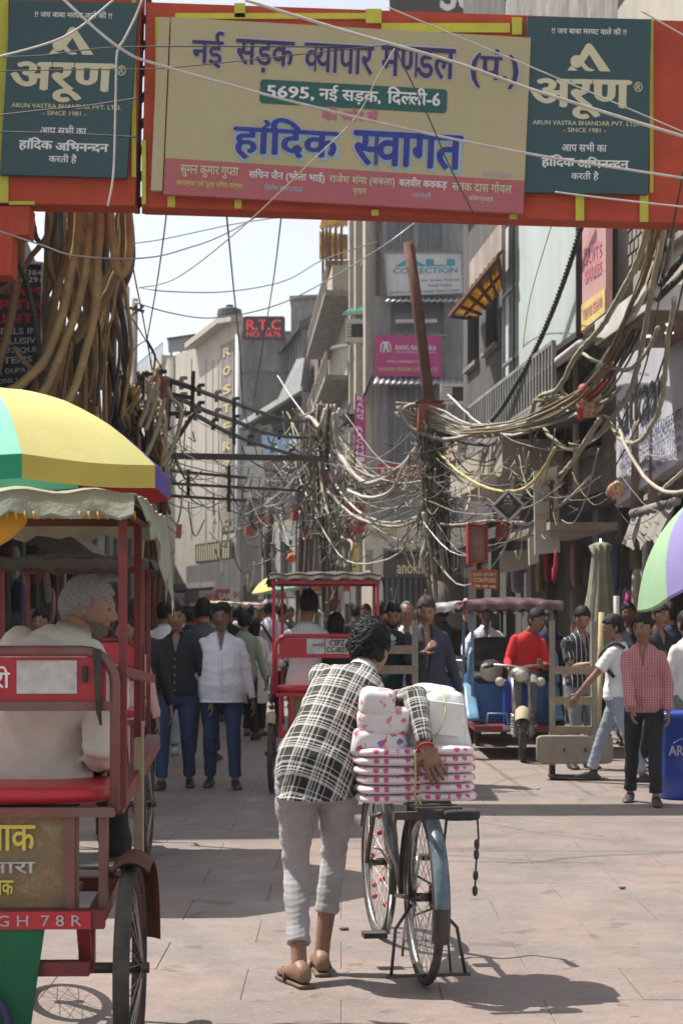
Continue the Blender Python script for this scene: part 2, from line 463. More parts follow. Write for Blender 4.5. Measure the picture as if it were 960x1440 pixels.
def person(label, loc, rz, H=1.7, group=None, girth=1.0, belly=0.0, lean=(0, 0), twist=0.0, hipshift=(0, 0), pz=None,
           lh=(-.29, .04, .80), rh=(.29, .04, .80), lf=(-.10, 0), rf=(.10, 0), ftz=(0, 0), lpole=(0, 1, 0), rpole=(0, 1, 0), ep=((-.4, -1, 0), (.4, -1, 0)),
           look=(0, 1, 0), headoff=(0, 0, 0), top='shirt', sleeve='long', hem=.80, tmat=None, pmat=None, smat=None, skin=None, hair=None, hstyle='short', beard=None,
           shoes='shoe', voxel=.012, fold=.0022, curl=.45, handn=((0, 1, 0), (0, 1, 0)), uv=False, seed=1, collar=True, cuff=None, feetdir=((-.15, 1), (.15, 1)), legsf=(1.0, 1.0), detail=False, hvol=1.0, shoulder_w=.158, handdir=None, openshirt=False, neckfwd=.03, shirtlen=0.0, parent=None, headk=1.0):
    k = H / 1.7
    root = thing('person', label, 'person', loc, rz, group)
    hipz = (pz if pz is not None else .915) * k
    hip = Vector((hipshift[0], hipshift[1], hipz)); g = girth
    sd = Vector((lean[0], lean[1], 1)); sd.z = math.sqrt(max(.05, 1 - min(.9, lean[0] ** 2 + lean[1] ** 2))); sd.normalize()   # spine direction
    ct, st = math.cos(twist), math.sin(twist)
    ax0 = Vector((1, 0, 0)); ax1 = Vector((ct, st, 0)); ax1 = (ax1 - sd * ax1.dot(sd)).normalized(); fw = lambda ax, up: up.cross(ax).normalized()
    def sp(t):  # point on the spine, t metres above hip, slightly curved
        s = t / .52; d = Vector((0, 0, 1)).lerp(sd, min(1, .35 + s * .75)).normalized()
        return hip + d * t * k
    sh_c = sp(.425); up = (sp(.49) - sp(.40)).normalized(); axu = (ax1 - up * ax1.dot(up)).normalized(); fwu = fw(axu, up)
    if fwu.y < 0 and abs(fwu.y) > .3: fwu = -fwu
    S = {-1: sh_c - axu * shoulder_w * k * (g * .25 + .75), 1: sh_c + axu * shoulder_w * k * (g * .25 + .75)}
    neck0 = sp(.53) ; nd = (up + Vector((0, 0, .5)) + fwu * 0.18).normalized(); head_c = neck0 + nd * .150 * k + fwu * neckfwd * k + Vector(headoff)
    hips = {-1: hip + ax0 * -.088 * k * g, 1: hip + ax0 * .088 * k * g}
    K = {}; A = {}; E = {}; W = {}
    for s, f, z, pl in ((-1, lf, ftz[0], lpole), (1, rf, ftz[1], rpole)):
        tgt = Vector((f[0], f[1], .085 * k + z)); K[s], A[s] = ik(hips[s], tgt, .435 * k, .415 * k, pl)
    for s, h, pl in ((-1, lh, ep[0]), (1, rh, ep[1])):
        E[s], W[s] = ik(S[s], Vector(h) * (k if pz is None and not uv else 1), .285 * k, .255 * k, pl)
    def torso(inf, z0, mb, b=belly, cap=True):
        prof = ((-.10, .128, .108, 0), (-.02, .152, .116, 0), (.06, .148, .112, 0), (.14, .132, .105, 1), (.22, .132, .107, 1), (.32, .145, .114, .45), (.40, .152, .108, 0), (.455, .135, .092, 0), (.50, .095, .070, 0), (.53, .06, .058, 0))
        secs = []
        zs = [p[0] for p in prof]
        lst = [p for p in prof if p[0] > z0 + .01]
        i0 = np.interp(z0, zs, range(len(zs))); 
        f = lambda c: float(np.interp(z0, zs, [p[c] for p in prof]))
        lst = [(z0, f(1) + (.02 if z0 < -.09 else 0), f(2) + (.015 if z0 < -.09 else 0), f(3))] + lst
        for t, rx, ry, bl in lst:
            c = sp(t); q = max(0, min(1, (t + .05) / .45)); a = ax0.lerp(ax1, q); u = (sp(t + .02) - sp(t - .02)).normalized(); a = (a - u * a.dot(u)).normalized(); fr = fw(a, u)
            if fr.y < 0: fr = -fr
            gg = g if t < .45 else (g * .5 + .5)
            il = inf + (max(0, min(1, (.16 - t) / .1)) * .016 if inf > .01 else 0)
            if b and t < .14: bl = .85 if t > .0 else .6
            secs.append((c + fr * (b * bl * .5) * k, a * (rx * gg + il + b * bl * .25) * k, fr * (ry * gg + il + b * bl * .55) * k))
        mb.loft(secs, 20)
    skin = skin or MATS['skin_brown']; hair = hair or MATS['hair_black']
    # ---- body
    bm = MB(); torso(-.006, -.09, bm)
    for s in (-1, 1):
        bm.sphere(S[s], .045 * k * g, 12, 8); bm.tube([S[s], S[s].lerp(E[s], .5), E[s], E[s].lerp(W[s], .35), W[s].lerp(E[s], .12), W[s]], [.046 * k * g, .044 * k * g, .038 * k, .039 * k, .027 * k, .025 * k], 10)
        if legsf[0 if s < 0 else 1]:
            bm.tube([hips[s] + Vector((0, 0, .02)), hips[s].lerp(K[s], .3), K[s].lerp(hips[s], .12), K[s], K[s].lerp(A[s], .3), A[s].lerp(K[s], .15), A[s] + Vector((0, 0, -.02 * k))], [.075 * k * g, .074 * k * g, .052 * k, .047 * k, .046 * k, .034 * k, .034 * k], 10)
    bm.tube([neck0 - nd * .05 * k, neck0 + nd * .03 * k, head_c - nd * .06 * k + Vector((0, 0, -.02))], [.06 * k, .054 * k, .054 * k], 12)
    me = remesh(bm, voxel * (1.0 if detail else 1.25), 2)
    hb = MB()
    vs = [tuple(v.co) for v in me.vertices]; fs = [tuple(p.vertices) for p in me.polygons]; hb.add(vs, fs, True); bpy.data.meshes.remove(me)
    rot = frame_rot(look); hk = k * 1.06 * headk
    v, f = head_geo(hk, *((64, 48) if detail else (40, 30))); hb.add([head_c + rot @ Vector(p) for p in v], f, True)
    for s in (-1, 1):
        hb.sphere(head_c + rot @ Vector((s * .077 * hk, -.012 * hk, -.012 * hk)), (.009 * hk, .019 * hk, .031 * hk), 10, 8, rot @ Matrix.Rotation(s * .35, 3, 'Z'))
        hd = Vector(handdir[0 if s < 0 else 1]) if handdir and handdir[0 if s < 0 else 1] else (W[s] - E[s]).normalized() * .8 + Vector((0, 0, -.3 if W[s].z < E[s].z else .1))
        pn = Vector(handn[0 if s < 0 else 1]) if handn[0 if s < 0 else 1] != (0, 1, 0) else Vector((-s, 0, 0)) if abs(hd.normalized().x) < .8 else Vector((0, 0, -1))
        d_ = hd.normalized(); pnn = (pn - d_ * pn.dot(d_)).normalized(); thumb = 1
        want = Vector((-s * .3, 1, .2)) if s else None
        if d_.cross(pnn).dot(want) < 0: thumb = -1
        hb._join(hand_mb(W[s], hd, pn, thumb, k * 1.0, curl))
    # feet
    for s in (-1, 1):
        i = 0 if s < 0 else 1
        if not legsf[i]: continue
        sm = MB()
        fd = Vector((feetdir[i][0], feetdir[i][1], 0)).normalized(); fx = Vector((fd.y, -fd.x, 0)); a = A[s]; z0 = a.z - .085 * k
        tgt = hb if shoes == 'sandal' else sm; q = .9 if shoes == 'sandal' else 1.0
        secs = []
        for t, w, h0, hh in ((-.075, .022, .01, .045), (-.06, .033, 0, .075), (-.02, .037, 0, .10), (.04, .040, 0, .078), (.10, .046, 0, .052), (.15, .044, .0, .038), (.18, .030, .004, .028), (.192, .012, .008, .018)):
            c = Vector((a.x, a.y, z0)) + fd * t * k + Vector((0, 0, (h0 + hh) / 2 * k + (.014 * k if shoes == 'sandal' else 0)))
            secs.append((c, fx * w * k * q, Vector((0, 0, (hh - h0) / 2 * k * q))))
        tgt.loft(secs, 14, power=2.6)
        if shoes == 'sandal':
            secs = [(Vector((a.x, a.y, z0 + .008 * k)) + fd * t * k, fx * w * k, Vector((0, 0, .009 * k))) for t, w in ((-.09, .02), (-.08, .036), (0, .036), (.09, .047), (.16, .044), (.20, .02))]
            sm.loft(secs, 14, power=4)
            c = Vector((a.x, a.y, z0)) + fd * .08 * k
            for ss in (-1, 1):
                sm.tube([c + fd * .07 * k + Vector((0, 0, .03 * k)), c + fx * ss * .03 * k + fd * .02 * k + Vector((0, 0, .06 * k)), c + fx * ss * .045 * k - fd * .03 * k + Vector((0, 0, .012 * k))], .007 * k, 6)
            for j in range(5):
                hb.sphere(Vector((a.x, a.y, z0 + .028 * k)) + fd * (.185 - .008 * j) * k - fx * s * (.028 - .014 * j) * k, (.009 * k, .012 * k, .008 * k), 8, 6)
        put(sm.mesh('shoe'), 'shoe' if shoes == 'shoe' else 'sandal', smat or MATS['shoe_black'], root)
    put(hb.mesh('body'), 'body', skin, root)
    # ---- hair, eyes, beard
    v, f = hair_geo(hstyle, hk, *((80, 56) if detail else (48, 36)), seed=seed, vol=hvol); q = MB(); q.add([head_c + rot @ Vector(p) for p in v], f, True)
    if detail and hvol > .5:
        rr = random.Random(seed)
        for _ in range(1500):
            a = rr.uniform(0, 6.283); z = rr.uniform(-.3, 1); y = math.sin(a) * math.sqrt(1 - z * z); x = math.cos(a) * math.sqrt(1 - z * z)
            if y > .1 and z < .55: continue
            if abs(x) > .6 and z < .0: continue
            n_ = Vector((.076 * x, .097 * y, .118 * z)) * 1.10 * hk; tn = Vector((-y, x, rr.uniform(-.8, .1))) * rr.choice((-1, 1)) * .5 + Vector((0, -.3, -.5)) * (1 - z)
            L = rr.uniform(.012, .020) * hvol; n_ = n_ * (1.0 + .035 * hvol); p0 = head_c + rot @ n_; dirn = rot @ (tn.normalized() * .97 + n_.normalized() * (.10 if hvol > .5 else .0))
            q.tube([p0, p0 + dirn * L * .6, p0 + dirn * L + Vector((0, 0, -.006))], [.0042, .0034, .0012], 4, False)
    if hstyle == 'long': q.loft([(head_c + Vector((0, -.06, z)), Vector((w, 0, 0)), Vector((0, .03, 0))) for z, w in ((.04, .07), (-.06, .08), (-.18, .07), (-.30, .05), (-.36, .02))], 12)
    put(q.mesh('hair'), 'hair', hair, root)
    if beard:
        v, f = hair_geo('beard', hk, seed=seed); q = MB(); q.add([head_c + rot @ Vector(p) for p in v], f, True); put(q.mesh('beard'), 'beard', beard, root)
    wl_ = rotw = Matrix.Rotation(rz, 3, 'Z') @ rot @ Vector((0, 1, 0))
    if wl_.y < .55:
        for s in (-1, 1):
            e = MB(); e.sphere(head_c + rot @ Vector((s * .029 * hk, .079 * hk, .003 * hk)), (.0115 * hk, .009 * hk, .0055 * hk), 10, 8, rot); eo = put(e.mesh('eye'), 'eye', MATS['eye_white'], root)
            e = MB(); e.sphere(head_c + rot @ Vector((s * .028 * hk, .0865 * hk, .003 * hk)), (.0058 * hk, .003 * hk, .0058 * hk), 8, 6, rot); put(e.mesh('iris'), 'iris', MATS['hair_black'], eo)
            e = MB(); e.tube([head_c + rot @ Vector((s * x * hk, y * hk, z * hk)) for x, y, z in ((.012, .0915, .020), (.026, .090, .025), (.042, .080, .021))], [.0035 * hk, .0045 * hk, .002 * hk], 6); put(e.mesh('eyebrow'), 'eyebrow', hair, root)
        e = MB(); e.tube([head_c + rot @ Vector((x * hk, y * hk, z * hk)) for x, y, z in ((-.024, .080, -.0655), (-.01, .0885, -.064), (0, .0895, -.065), (.01, .0885, -.064), (.024, .080, -.0655))], [.002 * hk, .0045 * hk, .0048 * hk, .0045 * hk, .002 * hk], 6); put(e.mesh('mouth'), 'mouth', MATS['lip_brown'], root)
    # ---- clothes
    hz = (hem - .915)
    tm = MB(); torso(.016 + shirtlen, hz, tm)
    for s in (-1, 1):
        if sleeve == 'long': pts = [S[s], S[s].lerp(E[s], .5), E[s], E[s].lerp(W[s], .5), W[s].lerp(E[s], .06)]; rs = [.056 * g, .056 * g, .051, .046, .036]
        elif sleeve == 'rolled': pts = [S[s], S[s].lerp(E[s], .5), E[s], E[s].lerp(W[s], .28)]; rs = [.064 * g, .062 * g, .058, .058]
        elif sleeve == 'short': pts = [S[s], S[s].lerp(E[s], .45), S[s].lerp(E[s], .75)]; rs = [.062 * g, .064 * g, .068]
        else: pts = []
        if pts:
            tm.tube(pts, [r * k for r in rs], 12); tm.sphere(S[s] - axu * s * .006, .056 * k * g, 14, 10)
            tm.loft([(neck0 - up * .045 * k, fwu * .055 * k, up * .035 * k), (S[s] - axu * s * .07 * k + up * .006, fwu * .062 * k, up * .048 * k), (S[s] - axu * s * .02 * k, fwu * .054 * k, up * .050 * k)], 12)
            tm.loft([(sp(.36), fwu * .07 * k, up * .05 * k), (S[s] - up * .02 * k - axu * s * .04 * k, fwu * .06 * k, up * .055 * k), (S[s] - up * .02, fwu * .05 * k, up * .05 * k)], 12)
    me = remesh(tm, voxel, 2, fold, seed)
    if uv:
        n = len(me.vertices); a = np.empty(n * 3); me.vertices.foreach_get('co', a); a = a.reshape(-1, 3); out = np.zeros((n, 3))
        hp = np.array(hip); uu = np.array(up + (sp(.2) - hip).normalized()); uu /= np.linalg.norm(uu); xx = np.array(axu); xx -= uu * (xx @ uu); xx /= np.linalg.norm(xx); yy = np.cross(uu, xx)
        rel = a - hp; tx = rel @ xx; ty = rel @ yy; out[:, 0] = tx; out[:, 1] = rel @ uu
        side = np.abs(ty) > .0
        for s in (-1, 1):
            for p0, p1, o0 in ((S[s], E[s], 0.0), (E[s], W[s], .285)):
                p0 = np.array(p0); p1 = np.array(p1); L = np.linalg.norm(p1 - p0); dn = (p1 - p0) / L
                r = a - p0; t = r @ dn; pr = r - t[:, None] * dn; dist = np.linalg.norm(pr, axis=1)
                nx = np.cross(dn, [0.2, .3, .9]); nx /= np.linalg.norm(nx); ny = np.cross(dn, nx)
                selm = (dist < .085) & (t > (.035 if o0 == 0 else -.01)) & (t < L + .05) & ((np.abs(tx) > .165) | (o0 > 0))
                ang = np.arctan2(pr @ ny, pr @ nx)
                out[selm, 0] = ang[selm] * .06; out[selm, 1] = t[selm] + o0
        at = me.attributes.new('fuv', 'FLOAT_VECTOR', 'POINT'); at.data.foreach_set('vector', out.ravel())
    if collar or top in ('shirt', 'jacket'):
        n = len(me.vertices); a = np.empty(n * 3); me.vertices.foreach_get('co', a); a = a.reshape(-1, 3)
        c0 = np.array(sp(.40)); uu = np.array(up); xx = np.array(axu); yy = np.array(fwu); rel = a - c0; t = (rel @ uu) / k; x_ = (rel @ xx) / k; y_ = (rel @ yy) / k
        dep = .34 if top == 'jacket' else .06; hw_ = np.clip((t + dep) / (dep + .12), 0, 1) * .05
        sel = (y_ > .0) & (t > -dep) & (np.abs(x_) < hw_); a[sel] -= yy[None, :] * (.045 * k * np.minimum(1, 2.2 * (1 - np.abs(x_[sel]) / np.maximum(hw_[sel], 1e-5))))[:, None]; me.vertices.foreach_set('co', a.ravel()); me.update()
    if not me.materials: me.materials.append(tmat)
    me0 = me
    put(me, {'shirt': 'shirt', 'kurta': 'kurta', 'jacket': 'jacket', 'tshirt': 'tshirt'}.get(top, top), None, root)
    if collar:
        cm = MB(); cc = neck0 + nd * .005 * k; xr = axu; yr = nd.cross(xr).normalized()
        for a0 in range(1):
            pts = []
            for i in range(17):
                a = R(-60 + 300 * i / 16 + 0) + math.pi / 2 + R(0)
                a = math.pi / 2 + R(28) + (2 * math.pi - R(56)) * i / 16
                q_ = fwu * math.sin(a) + axu * math.cos(a)
                pts.append((cc + q_ * .067 * k - nd * (.005 + .022 * (1 if math.sin(a) > .4 else 0)) * k, cc + q_ * .060 * k + nd * (.024 - .008 * (math.sin(a) > 0)) * k, cc + q_ * .074 * k - nd * .02 * k))
            vs = [p for t in pts for p in t]; fs = []
            for i in range(16):
                for j in (0, 1): b = i * 3; fs.append((b + j, b + 3 + j, b + 4 + j, b + 1 + j))
            cm.add(vs, fs, True)
        put(cm.mesh('collar'), 'collar', tmat, root)
    wl3 = Matrix.Rotation(rz, 3, 'Z') @ Vector(fwu)
    if top == 'shirt' and wl3.y < .2:
        from mathutils.bvhtree import BVHTree
        bv = BVHTree.FromPolygons([v.co.copy() for v in me0.vertices], [tuple(p_.vertices) for p_ in me0.polygons]); pl = []
        for i_ in range(12):
            o_ = sp(.33 - i_ * .036); h_ = bv.ray_cast(o_ + fwu * .6, -fwu)
            if h_[0] is not None: pl.append(h_[0] + fwu * .001)
        if len(pl) > 3:
            q = MB()
            vs_ = []
            for p_ in pl: vs_ += [p_ - axu * .014, p_ - axu * .014 + fwu * .005, p_ + axu * .014 + fwu * .005, p_ + axu * .014]
            fs_ = [(4 * a_ + b_, 4 * a_ + b_ + 1, 4 * a_ + b_ + 5, 4 * a_ + b_ + 4) for a_ in range(len(pl) - 1) for b_ in range(3)]
            q.add(vs_, fs_, True); put(q.mesh('placket'), 'placket', tmat, root)
            for p_ in pl[1::2]: q = MB(); q.sphere(p_ + fwu * .006, (.006, .003, .006), 8, 6); put(q.mesh('button'), 'button', MATS['button_pale'], root)
            # chest pocket
            o_ = sp(.30) + axu * -.075 * k; h_ = bv.ray_cast(o_ + fwu * .6, -fwu)
            if h_[0] is not None: q = MB(); q.sbox((0, 0, 0), (.10 * k, .012, .11 * k), 8, 20, 8, frame_rot(fwu)); q.v = [tuple(Vector(v_) + h_[0]) for v_ in q.v]; put(q.mesh('pocket'), 'pocket', tmat, root)
    pm = MB()
    prof = [(-.13, .12, .10), (-.05, .160, .122), (.03, .160, .120), (.10, .150, .114)]
    pm.loft([(sp(t), ax0 * (rx * g + .012) * k, Vector((0, 1, 0)) * (ry * g + .012) * k) for t, rx, ry in prof], 18)
    for s in (-1, 1):
        i = 0 if s < 0 else 1
        if not legsf[i]: continue
        cf = (cuff[i] if cuff else .06)     # cuff height above the ankle (fraction of the shin)
        wl2 = 1.0 if not cuff else .84
        end = A[s].lerp(K[s], cf)
        pm.tube([hips[s] + Vector((0, 0, .03)), hips[s].lerp(K[s], .3), K[s].lerp(hips[s], .15), K[s], K[s].lerp(A[s], .3), K[s].lerp(A[s], .65) if cf < .3 else K[s].lerp(A[s], .5), end], [.092 * k * g, .092 * k * g, .070 * k * wl2, .066 * k * wl2, .065 * k * wl2, .060 * k * wl2, .060 * k * wl2], 12)
    me = remesh(pm, voxel, 2, fold * .8, seed + 5)
    if not me.materials: me.materials.append(pmat)
    put(me, 'trousers', None, root)
    root['joints'] = 0; del root['joints']
    J[root.name] = dict(head=head_c, W=W, E=E, S=S, hip=hip, rot=rot, k=k, up=up, fwu=fwu, axu=axu, sh=sh_c)
    return root
J = {}
def lw(root, v): return wmat(root) @ Vector(v)

M('skin_brown', (.25, .135, .083), .5, 0, .2, 14, .2, 160, (.12, .05, .03), 20, .25)
M('skin_dark', (.19, .098, .062), .45, 0, .2, 14, .2, 160, (.09, .035, .02), 20, .25)
M('skin_light', (.30, .17, .11), .5, 0, .18, 14, .2, 160, (.2, .09, .06), 20, .25)
M('hair_black', (.010, .009, .009), .6, 0, .5, 60, .5, 150, spec=.25)
M('hair_grey', (.33, .32, .30), .8, 0, .5, 160, 1.0, 420)
M('beard_grey', (.20, .165, .14), .9, 0, .6, 200, 1.0, 420)
M('beard_black', (.018, .014, .012), .8, 0, .5, 90, .5, 160)
M('button_pale', (.45, .42, .38), .4, 0, .05, 5, 0)
M('eye_white', (.13, .11, .10), .3, 0, .05, 5, 0)
M('lip_brown', (.14, .05, .04), .5, 0, .05, 5, 0)
M('shoe_black', (.018, .017, .017), .45, 0, .3, 20, .2, 80, (.12, .1, .08), 9, .3)
M('shoe_white', (.6, .58, .55), .6, 0, .1, 20, .2, 80, (.2, .17, .14), 9, .4)
M('sandal_brown', (.09, .05, .03), .6, 0, .2, 20, .2, 80, (.2, .16, .12), 9, .4)
# ================================================================ setting: ground
VX = 265.0
def dL(px, L): return L * F / (px - VX)          # depth where a line parallel to the street at offset L crosses column px
def XL(L, d): return GX(VX, d) + L               # x of the street-parallel line L at depth d
gm = bpy.data.materials.new('paving_stone'); MATS['paving_stone'] = gm
nt, ns, ls, p = nodes_of(gm)
ge = ns.new('ShaderNodeNewGeometry'); pos = ge.outputs['Position']
c1 = ramp(nt, noise(nt, .9, 6, pos, .65), [(.3, (.18, .142, .125)), (.55, (.26, .195, .168)), (.75, (.22, .192, .172))])
oi = ns.new('ShaderNodeObjectInfo')
c2 = ramp(nt, oi.outputs['Random'], [(0, (.215, .185, .168)), (.25, (.27, .185, .158)), (.6, (.255, .195, .165)), (.85, (.235, .20, .18)), (1, (.285, .205, .172))])
col = mix(nt, .38, c1, c2)
stn = noise(nt, .55, 7, pos, .7, 1.0); col = mix(nt, ramp(nt, stn, [(.44, (0, 0, 0)), (.62, (.75, .75, .75))]), col, (.15, .135, .128))
st2 = noise(nt, 3.4, 5, pos, .6, .6); col = mix(nt, ramp(nt, st2, [(.62, (0, 0, 0)), (.66, (.65, .65, .65))]), col, (.10, .075, .062))
col = mix(nt, ramp(nt, noise(nt, 7, 8, pos, .75), [(.45, (0, 0, 0)), (.72, (.6, .6, .6))]), col, (.13, .115, .105))
col = mix(nt, ramp(nt, noise(nt, 45, 4, pos, .7), [(.5, (0, 0, 0)), (.8, (.5, .5, .5))]), col, (.36, .32, .29))
st3 = noise(nt, 17, 3, pos, .5); col = mix(nt, ramp(nt, st3, [(.70, (0, 0, 0)), (.73, (.8, .8, .8))]), col, (.085, .065, .055))
ls.new(col, p.inputs['Base Color'])
ls.new(ramp(nt, noise(nt, 2.2, 4, pos), [(.3, (.42, .42, .42)), (.7, (.8, .8, .8))]), p.inputs['Roughness'])
bump(nt, p, noise(nt, 28, 6, pos, .7), .5, .006)
M('joint_sand', (.19, .15, .128), .95, 0, .3, 6, .5, 50)
rm = bpy.data.materials.new('road_stone'); MATS['road_stone'] = rm
nt, ns, ls, p = nodes_of(rm); ge = ns.new('ShaderNodeNewGeometry'); pos = ge.outputs['Position']
br = ns.new('ShaderNodeTexBrick'); ls.new(pos, br.inputs['Vector']); br.inputs['Scale'].default_value = 1; br.inputs['Brick Width'].default_value = .78; br.inputs['Row Height'].default_value = .6
br.inputs['Mortar Size'].default_value = .01; br.inputs['Color1'].default_value = (.265, .205, .175, 1); br.inputs['Color2'].default_value = (.225, .185, .165, 1); br.inputs['Mortar'].default_value = (.16, .13, .115, 1)
col = mix(nt, ramp(nt, noise(nt, 1.2, 8, pos, .7), [(.4, (0, 0, 0)), (.75, (.8, .8, .8))]), br.outputs['Color'], (.17, .145, .13))
ls.new(col, p.inputs['Base Color']); p.inputs['Roughness'].default_value = .7; bump(nt, p, noise(nt, 20, 5, pos, .7), .4, .01)
g = MB(); g.add([(-400, -30, -.005), (400, -30, -.005), (400, 900, -.005), (-400, 900, -.005)], [(0, 1, 2, 3)])
ground = tag(obj('ground', g, MATS['joint_sand']), kind='structure')
g = MB(); NEAR1 = 15.0
g.add([(-60, NEAR1, 0), (60, NEAR1, 0), (60, 700, 0), (-60, 700, 0)], [(0, 1, 2, 3)])
g.add([(-60, -20, 0), (60, -20, 0), (60, 4.8, 0), (-60, 4.8, 0)], [(0, 1, 2, 3)])
g.add([(-60, 4.8, 0), (-3.9, 4.8, 0), (-3.9, NEAR1, 0), (-60, NEAR1, 0)], [(0, 1, 2, 3)])
g.add([(3.9, 4.8, 0), (60, 4.8, 0), (60, NEAR1, 0), (3.9, NEAR1, 0)], [(0, 1, 2, 3)])
road = tag(obj('road', g, MATS['road_stone']), kind='structure')
def slab_mesh(w, l):
    b = MB(); c = .003; t = .0; z = -.05
    ring = lambda e, z: [(-w / 2 + e, -l / 2 + e, z), (w / 2 - e, -l / 2 + e, z), (w / 2 - e, l / 2 - e, z), (-w / 2 + e, l / 2 - e, z)]
    b.add(ring(0, z) + ring(0, -c * .6) + ring(c, 0), [(0, 1, 5, 4), (1, 2, 6, 5), (2, 3, 7, 6), (3, 0, 4, 7), (4, 5, 9, 8), (5, 6, 10, 9), (6, 7, 11, 10), (7, 4, 8, 11), (8, 9, 10, 11)])
    me = b.mesh('paving_slab'); me.materials.append(gm); return me
SW, SLn = .78, .60; sl = slab_mesh(SW - .003, SLn - .003); y = 4.8; row = 0
while y < NEAR1 - .01:
    x0 = -3.9; nx = 10
    half = (row % 2)
    for i in range(nx + (1 if half else 0)):
        w = SW; x = x0 + SW * (i + .5) - (SW / 2 if half else 0); me = sl
        if half and i in (0, nx): 
            x = x0 + SW / 4 if i == 0 else -x0 - SW / 4; me = bpy.data.meshes.get('half_slab') or slab_mesh(SW / 2 - .003, SLn - .003); me.name = 'half_slab'
        o = put(me, 'paving_slab', None, ground); o.location = Vector((x, y + SLn / 2, .0005 + rnd.uniform(-.0015, .0))) - Vector(ground.location)
        o.rotation_euler = (rnd.uniform(-.002, .002), rnd.uniform(-.002, .002), 0)
    y += SLn; row += 1

# ================================================================ materials of the buildings
M('plaster_cream', (.47, .42, .34), .9, 0, .12, 3, .35, 30, (.16, .14, .12), 1.3, .75, True)
M('plaster_grey', (.34, .34, .335), .9, 0, .18, 3, .35, 30, (.09, .085, .08), 1.6, .75, True)
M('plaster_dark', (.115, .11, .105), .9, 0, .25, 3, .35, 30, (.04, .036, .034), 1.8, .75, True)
M('plaster_pink', (.42, .33, .28), .9, 0, .15, 3, .3, 30, (.14, .12, .10), 2, .55, True)
M('plaster_blue', (.36, .41, .46), .9, 0, .08, 2, .2, 30, (.22, .22, .22), 1.0, .3, True)
M('plaster_beige', (.44, .40, .34), .9, 0, .08, 2, .2, 30, (.24, .21, .18), 1.0, .35, True)
M('concrete_old', (.28, .26, .235), .95, 0, .25, 4, .5, 30, (.07, .06, .055), 2.5, .6, True)
M('brick_wall', (.19, .13, .105), .95, 0, .25, 6, .5, 30, (.09, .08, .07), 2, .5)
M('metal_grey', (.26, .27, .28), .6, .3, .15, 5, .2, 40, (.12, .09, .07), 3, .4)
M('metal_dark', (.045, .045, .048), .6, .3, .2, 5, .2, 40, (.08, .05, .035), 4, .4)
M('rust', (.15, .055, .035), .85, 0, .35, 9, .4, 60, (.06, .03, .02), 5, .5)
M('tin_sheet', (.42, .43, .44), .5, .5, .15, 3, .2, 30, (.16, .11, .08), 3, .5)
M('tin_yellow', (.66, .46, .12), .8, 0, .2, 4, .3, 20, (.16, .09, .03), 3, .5)
M('tin_green', (.02, .30, .16), .5, 0, .2, 4, .2, 20, (.02, .08, .05), 3, .5)
M('glass_dark', (.035, .042, .048), .12, 0, .3, 2, 0, 20)
M('glass_grey', (.13, .145, .155), .2, 0, .3, 2, 0, 20)
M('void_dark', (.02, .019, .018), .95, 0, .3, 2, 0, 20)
M('panel_green', (.50, .56, .53), .55, 0, .05, 2, .05, 20, (.36, .38, .36), 1.4, .45, True)
M('sign_white', (.60, .60, .59), .6, 0, .04, 2, .05, 20, (.36, .34, .31), 2.2, .35, True)
M('sign_magenta', (.46, .03, .19), .5, 0, .07, 2, .05, 20, (.2, .02, .09), 3, .3)
M('sign_lavender', (.60, .60, .66), .5, 0, .06, 2, .05, 20, (.26, .25, .27), 2, .35, True)
M('sign_beige', (.55, .52, .44), .6, 0, .06, 2, .05, 20, (.24, .22, .18), 3, .4)
M('sign_black', (.012, .012, .016), .4, 0, .1, 2, .05, 20)
M('sign_brown', (.055, .04, .035), .5, 0, .1, 2, .05, 20)
M('sign_red', (.42, .035, .035), .55, 0, .1, 2, .05, 20, (.2, .03, .03), 3, .3)
M('sign_orange', (.35, .07, .02), .5, 0, .15, 5, .05, 20)
M('sign_pink', (.55, .30, .28), .6, 0, .07, 2, .05, 20, (.35, .2, .18), 3, .3)
M('ink_white', (.75, .75, .74), .6, 0, .03, 2, 0)
M('ink_cream', (.62, .58, .38), .6, 0, .03, 2, 0)
M('ink_gold', (.38, .27, .10), .5, 0, .08, 2, 0)
M('ink_black', (.02, .02, .022), .6, 0, .05, 2, 0)
M('ink_navy', (.035, .028, .10), .6, 0, .05, 2, 0)
M('ink_blue', (.02, .035, .27), .6, 0, .05, 2, 0)
M('ink_cyan', (.22, .50, .60), .6, 0, .05, 2, 0)
M('ink_lilac', (.45, .43, .55), .6, 0, .05, 2, 0)
M('ink_teal', (.05, .30, .36), .6, 0, .05, 2, 0)
M('ink_red', (.50, .02, .03), .6, 0, .05, 2, 0)
M('ink_pink', (.52, .12, .22), .6, 0, .05, 2, 0)
M('ink_yellow', (.66, .56, .10), .6, 0, .05, 2, 0)
M('ink_bluegrey', (.10, .13, .24), .6, 0, .05, 2, 0)
M('led_red', (.7, .03, .05), .5, 0, .02, 2, 0, emit=.35)
M('lamp_white', (1, .96, .9), .5, 0, 0, 2, 0, emit=1.5)
M('meter_orange', (.34, .085, .04), .6, 0, .15, 6, .1, 40, (.15, .06, .04), 6, .4)

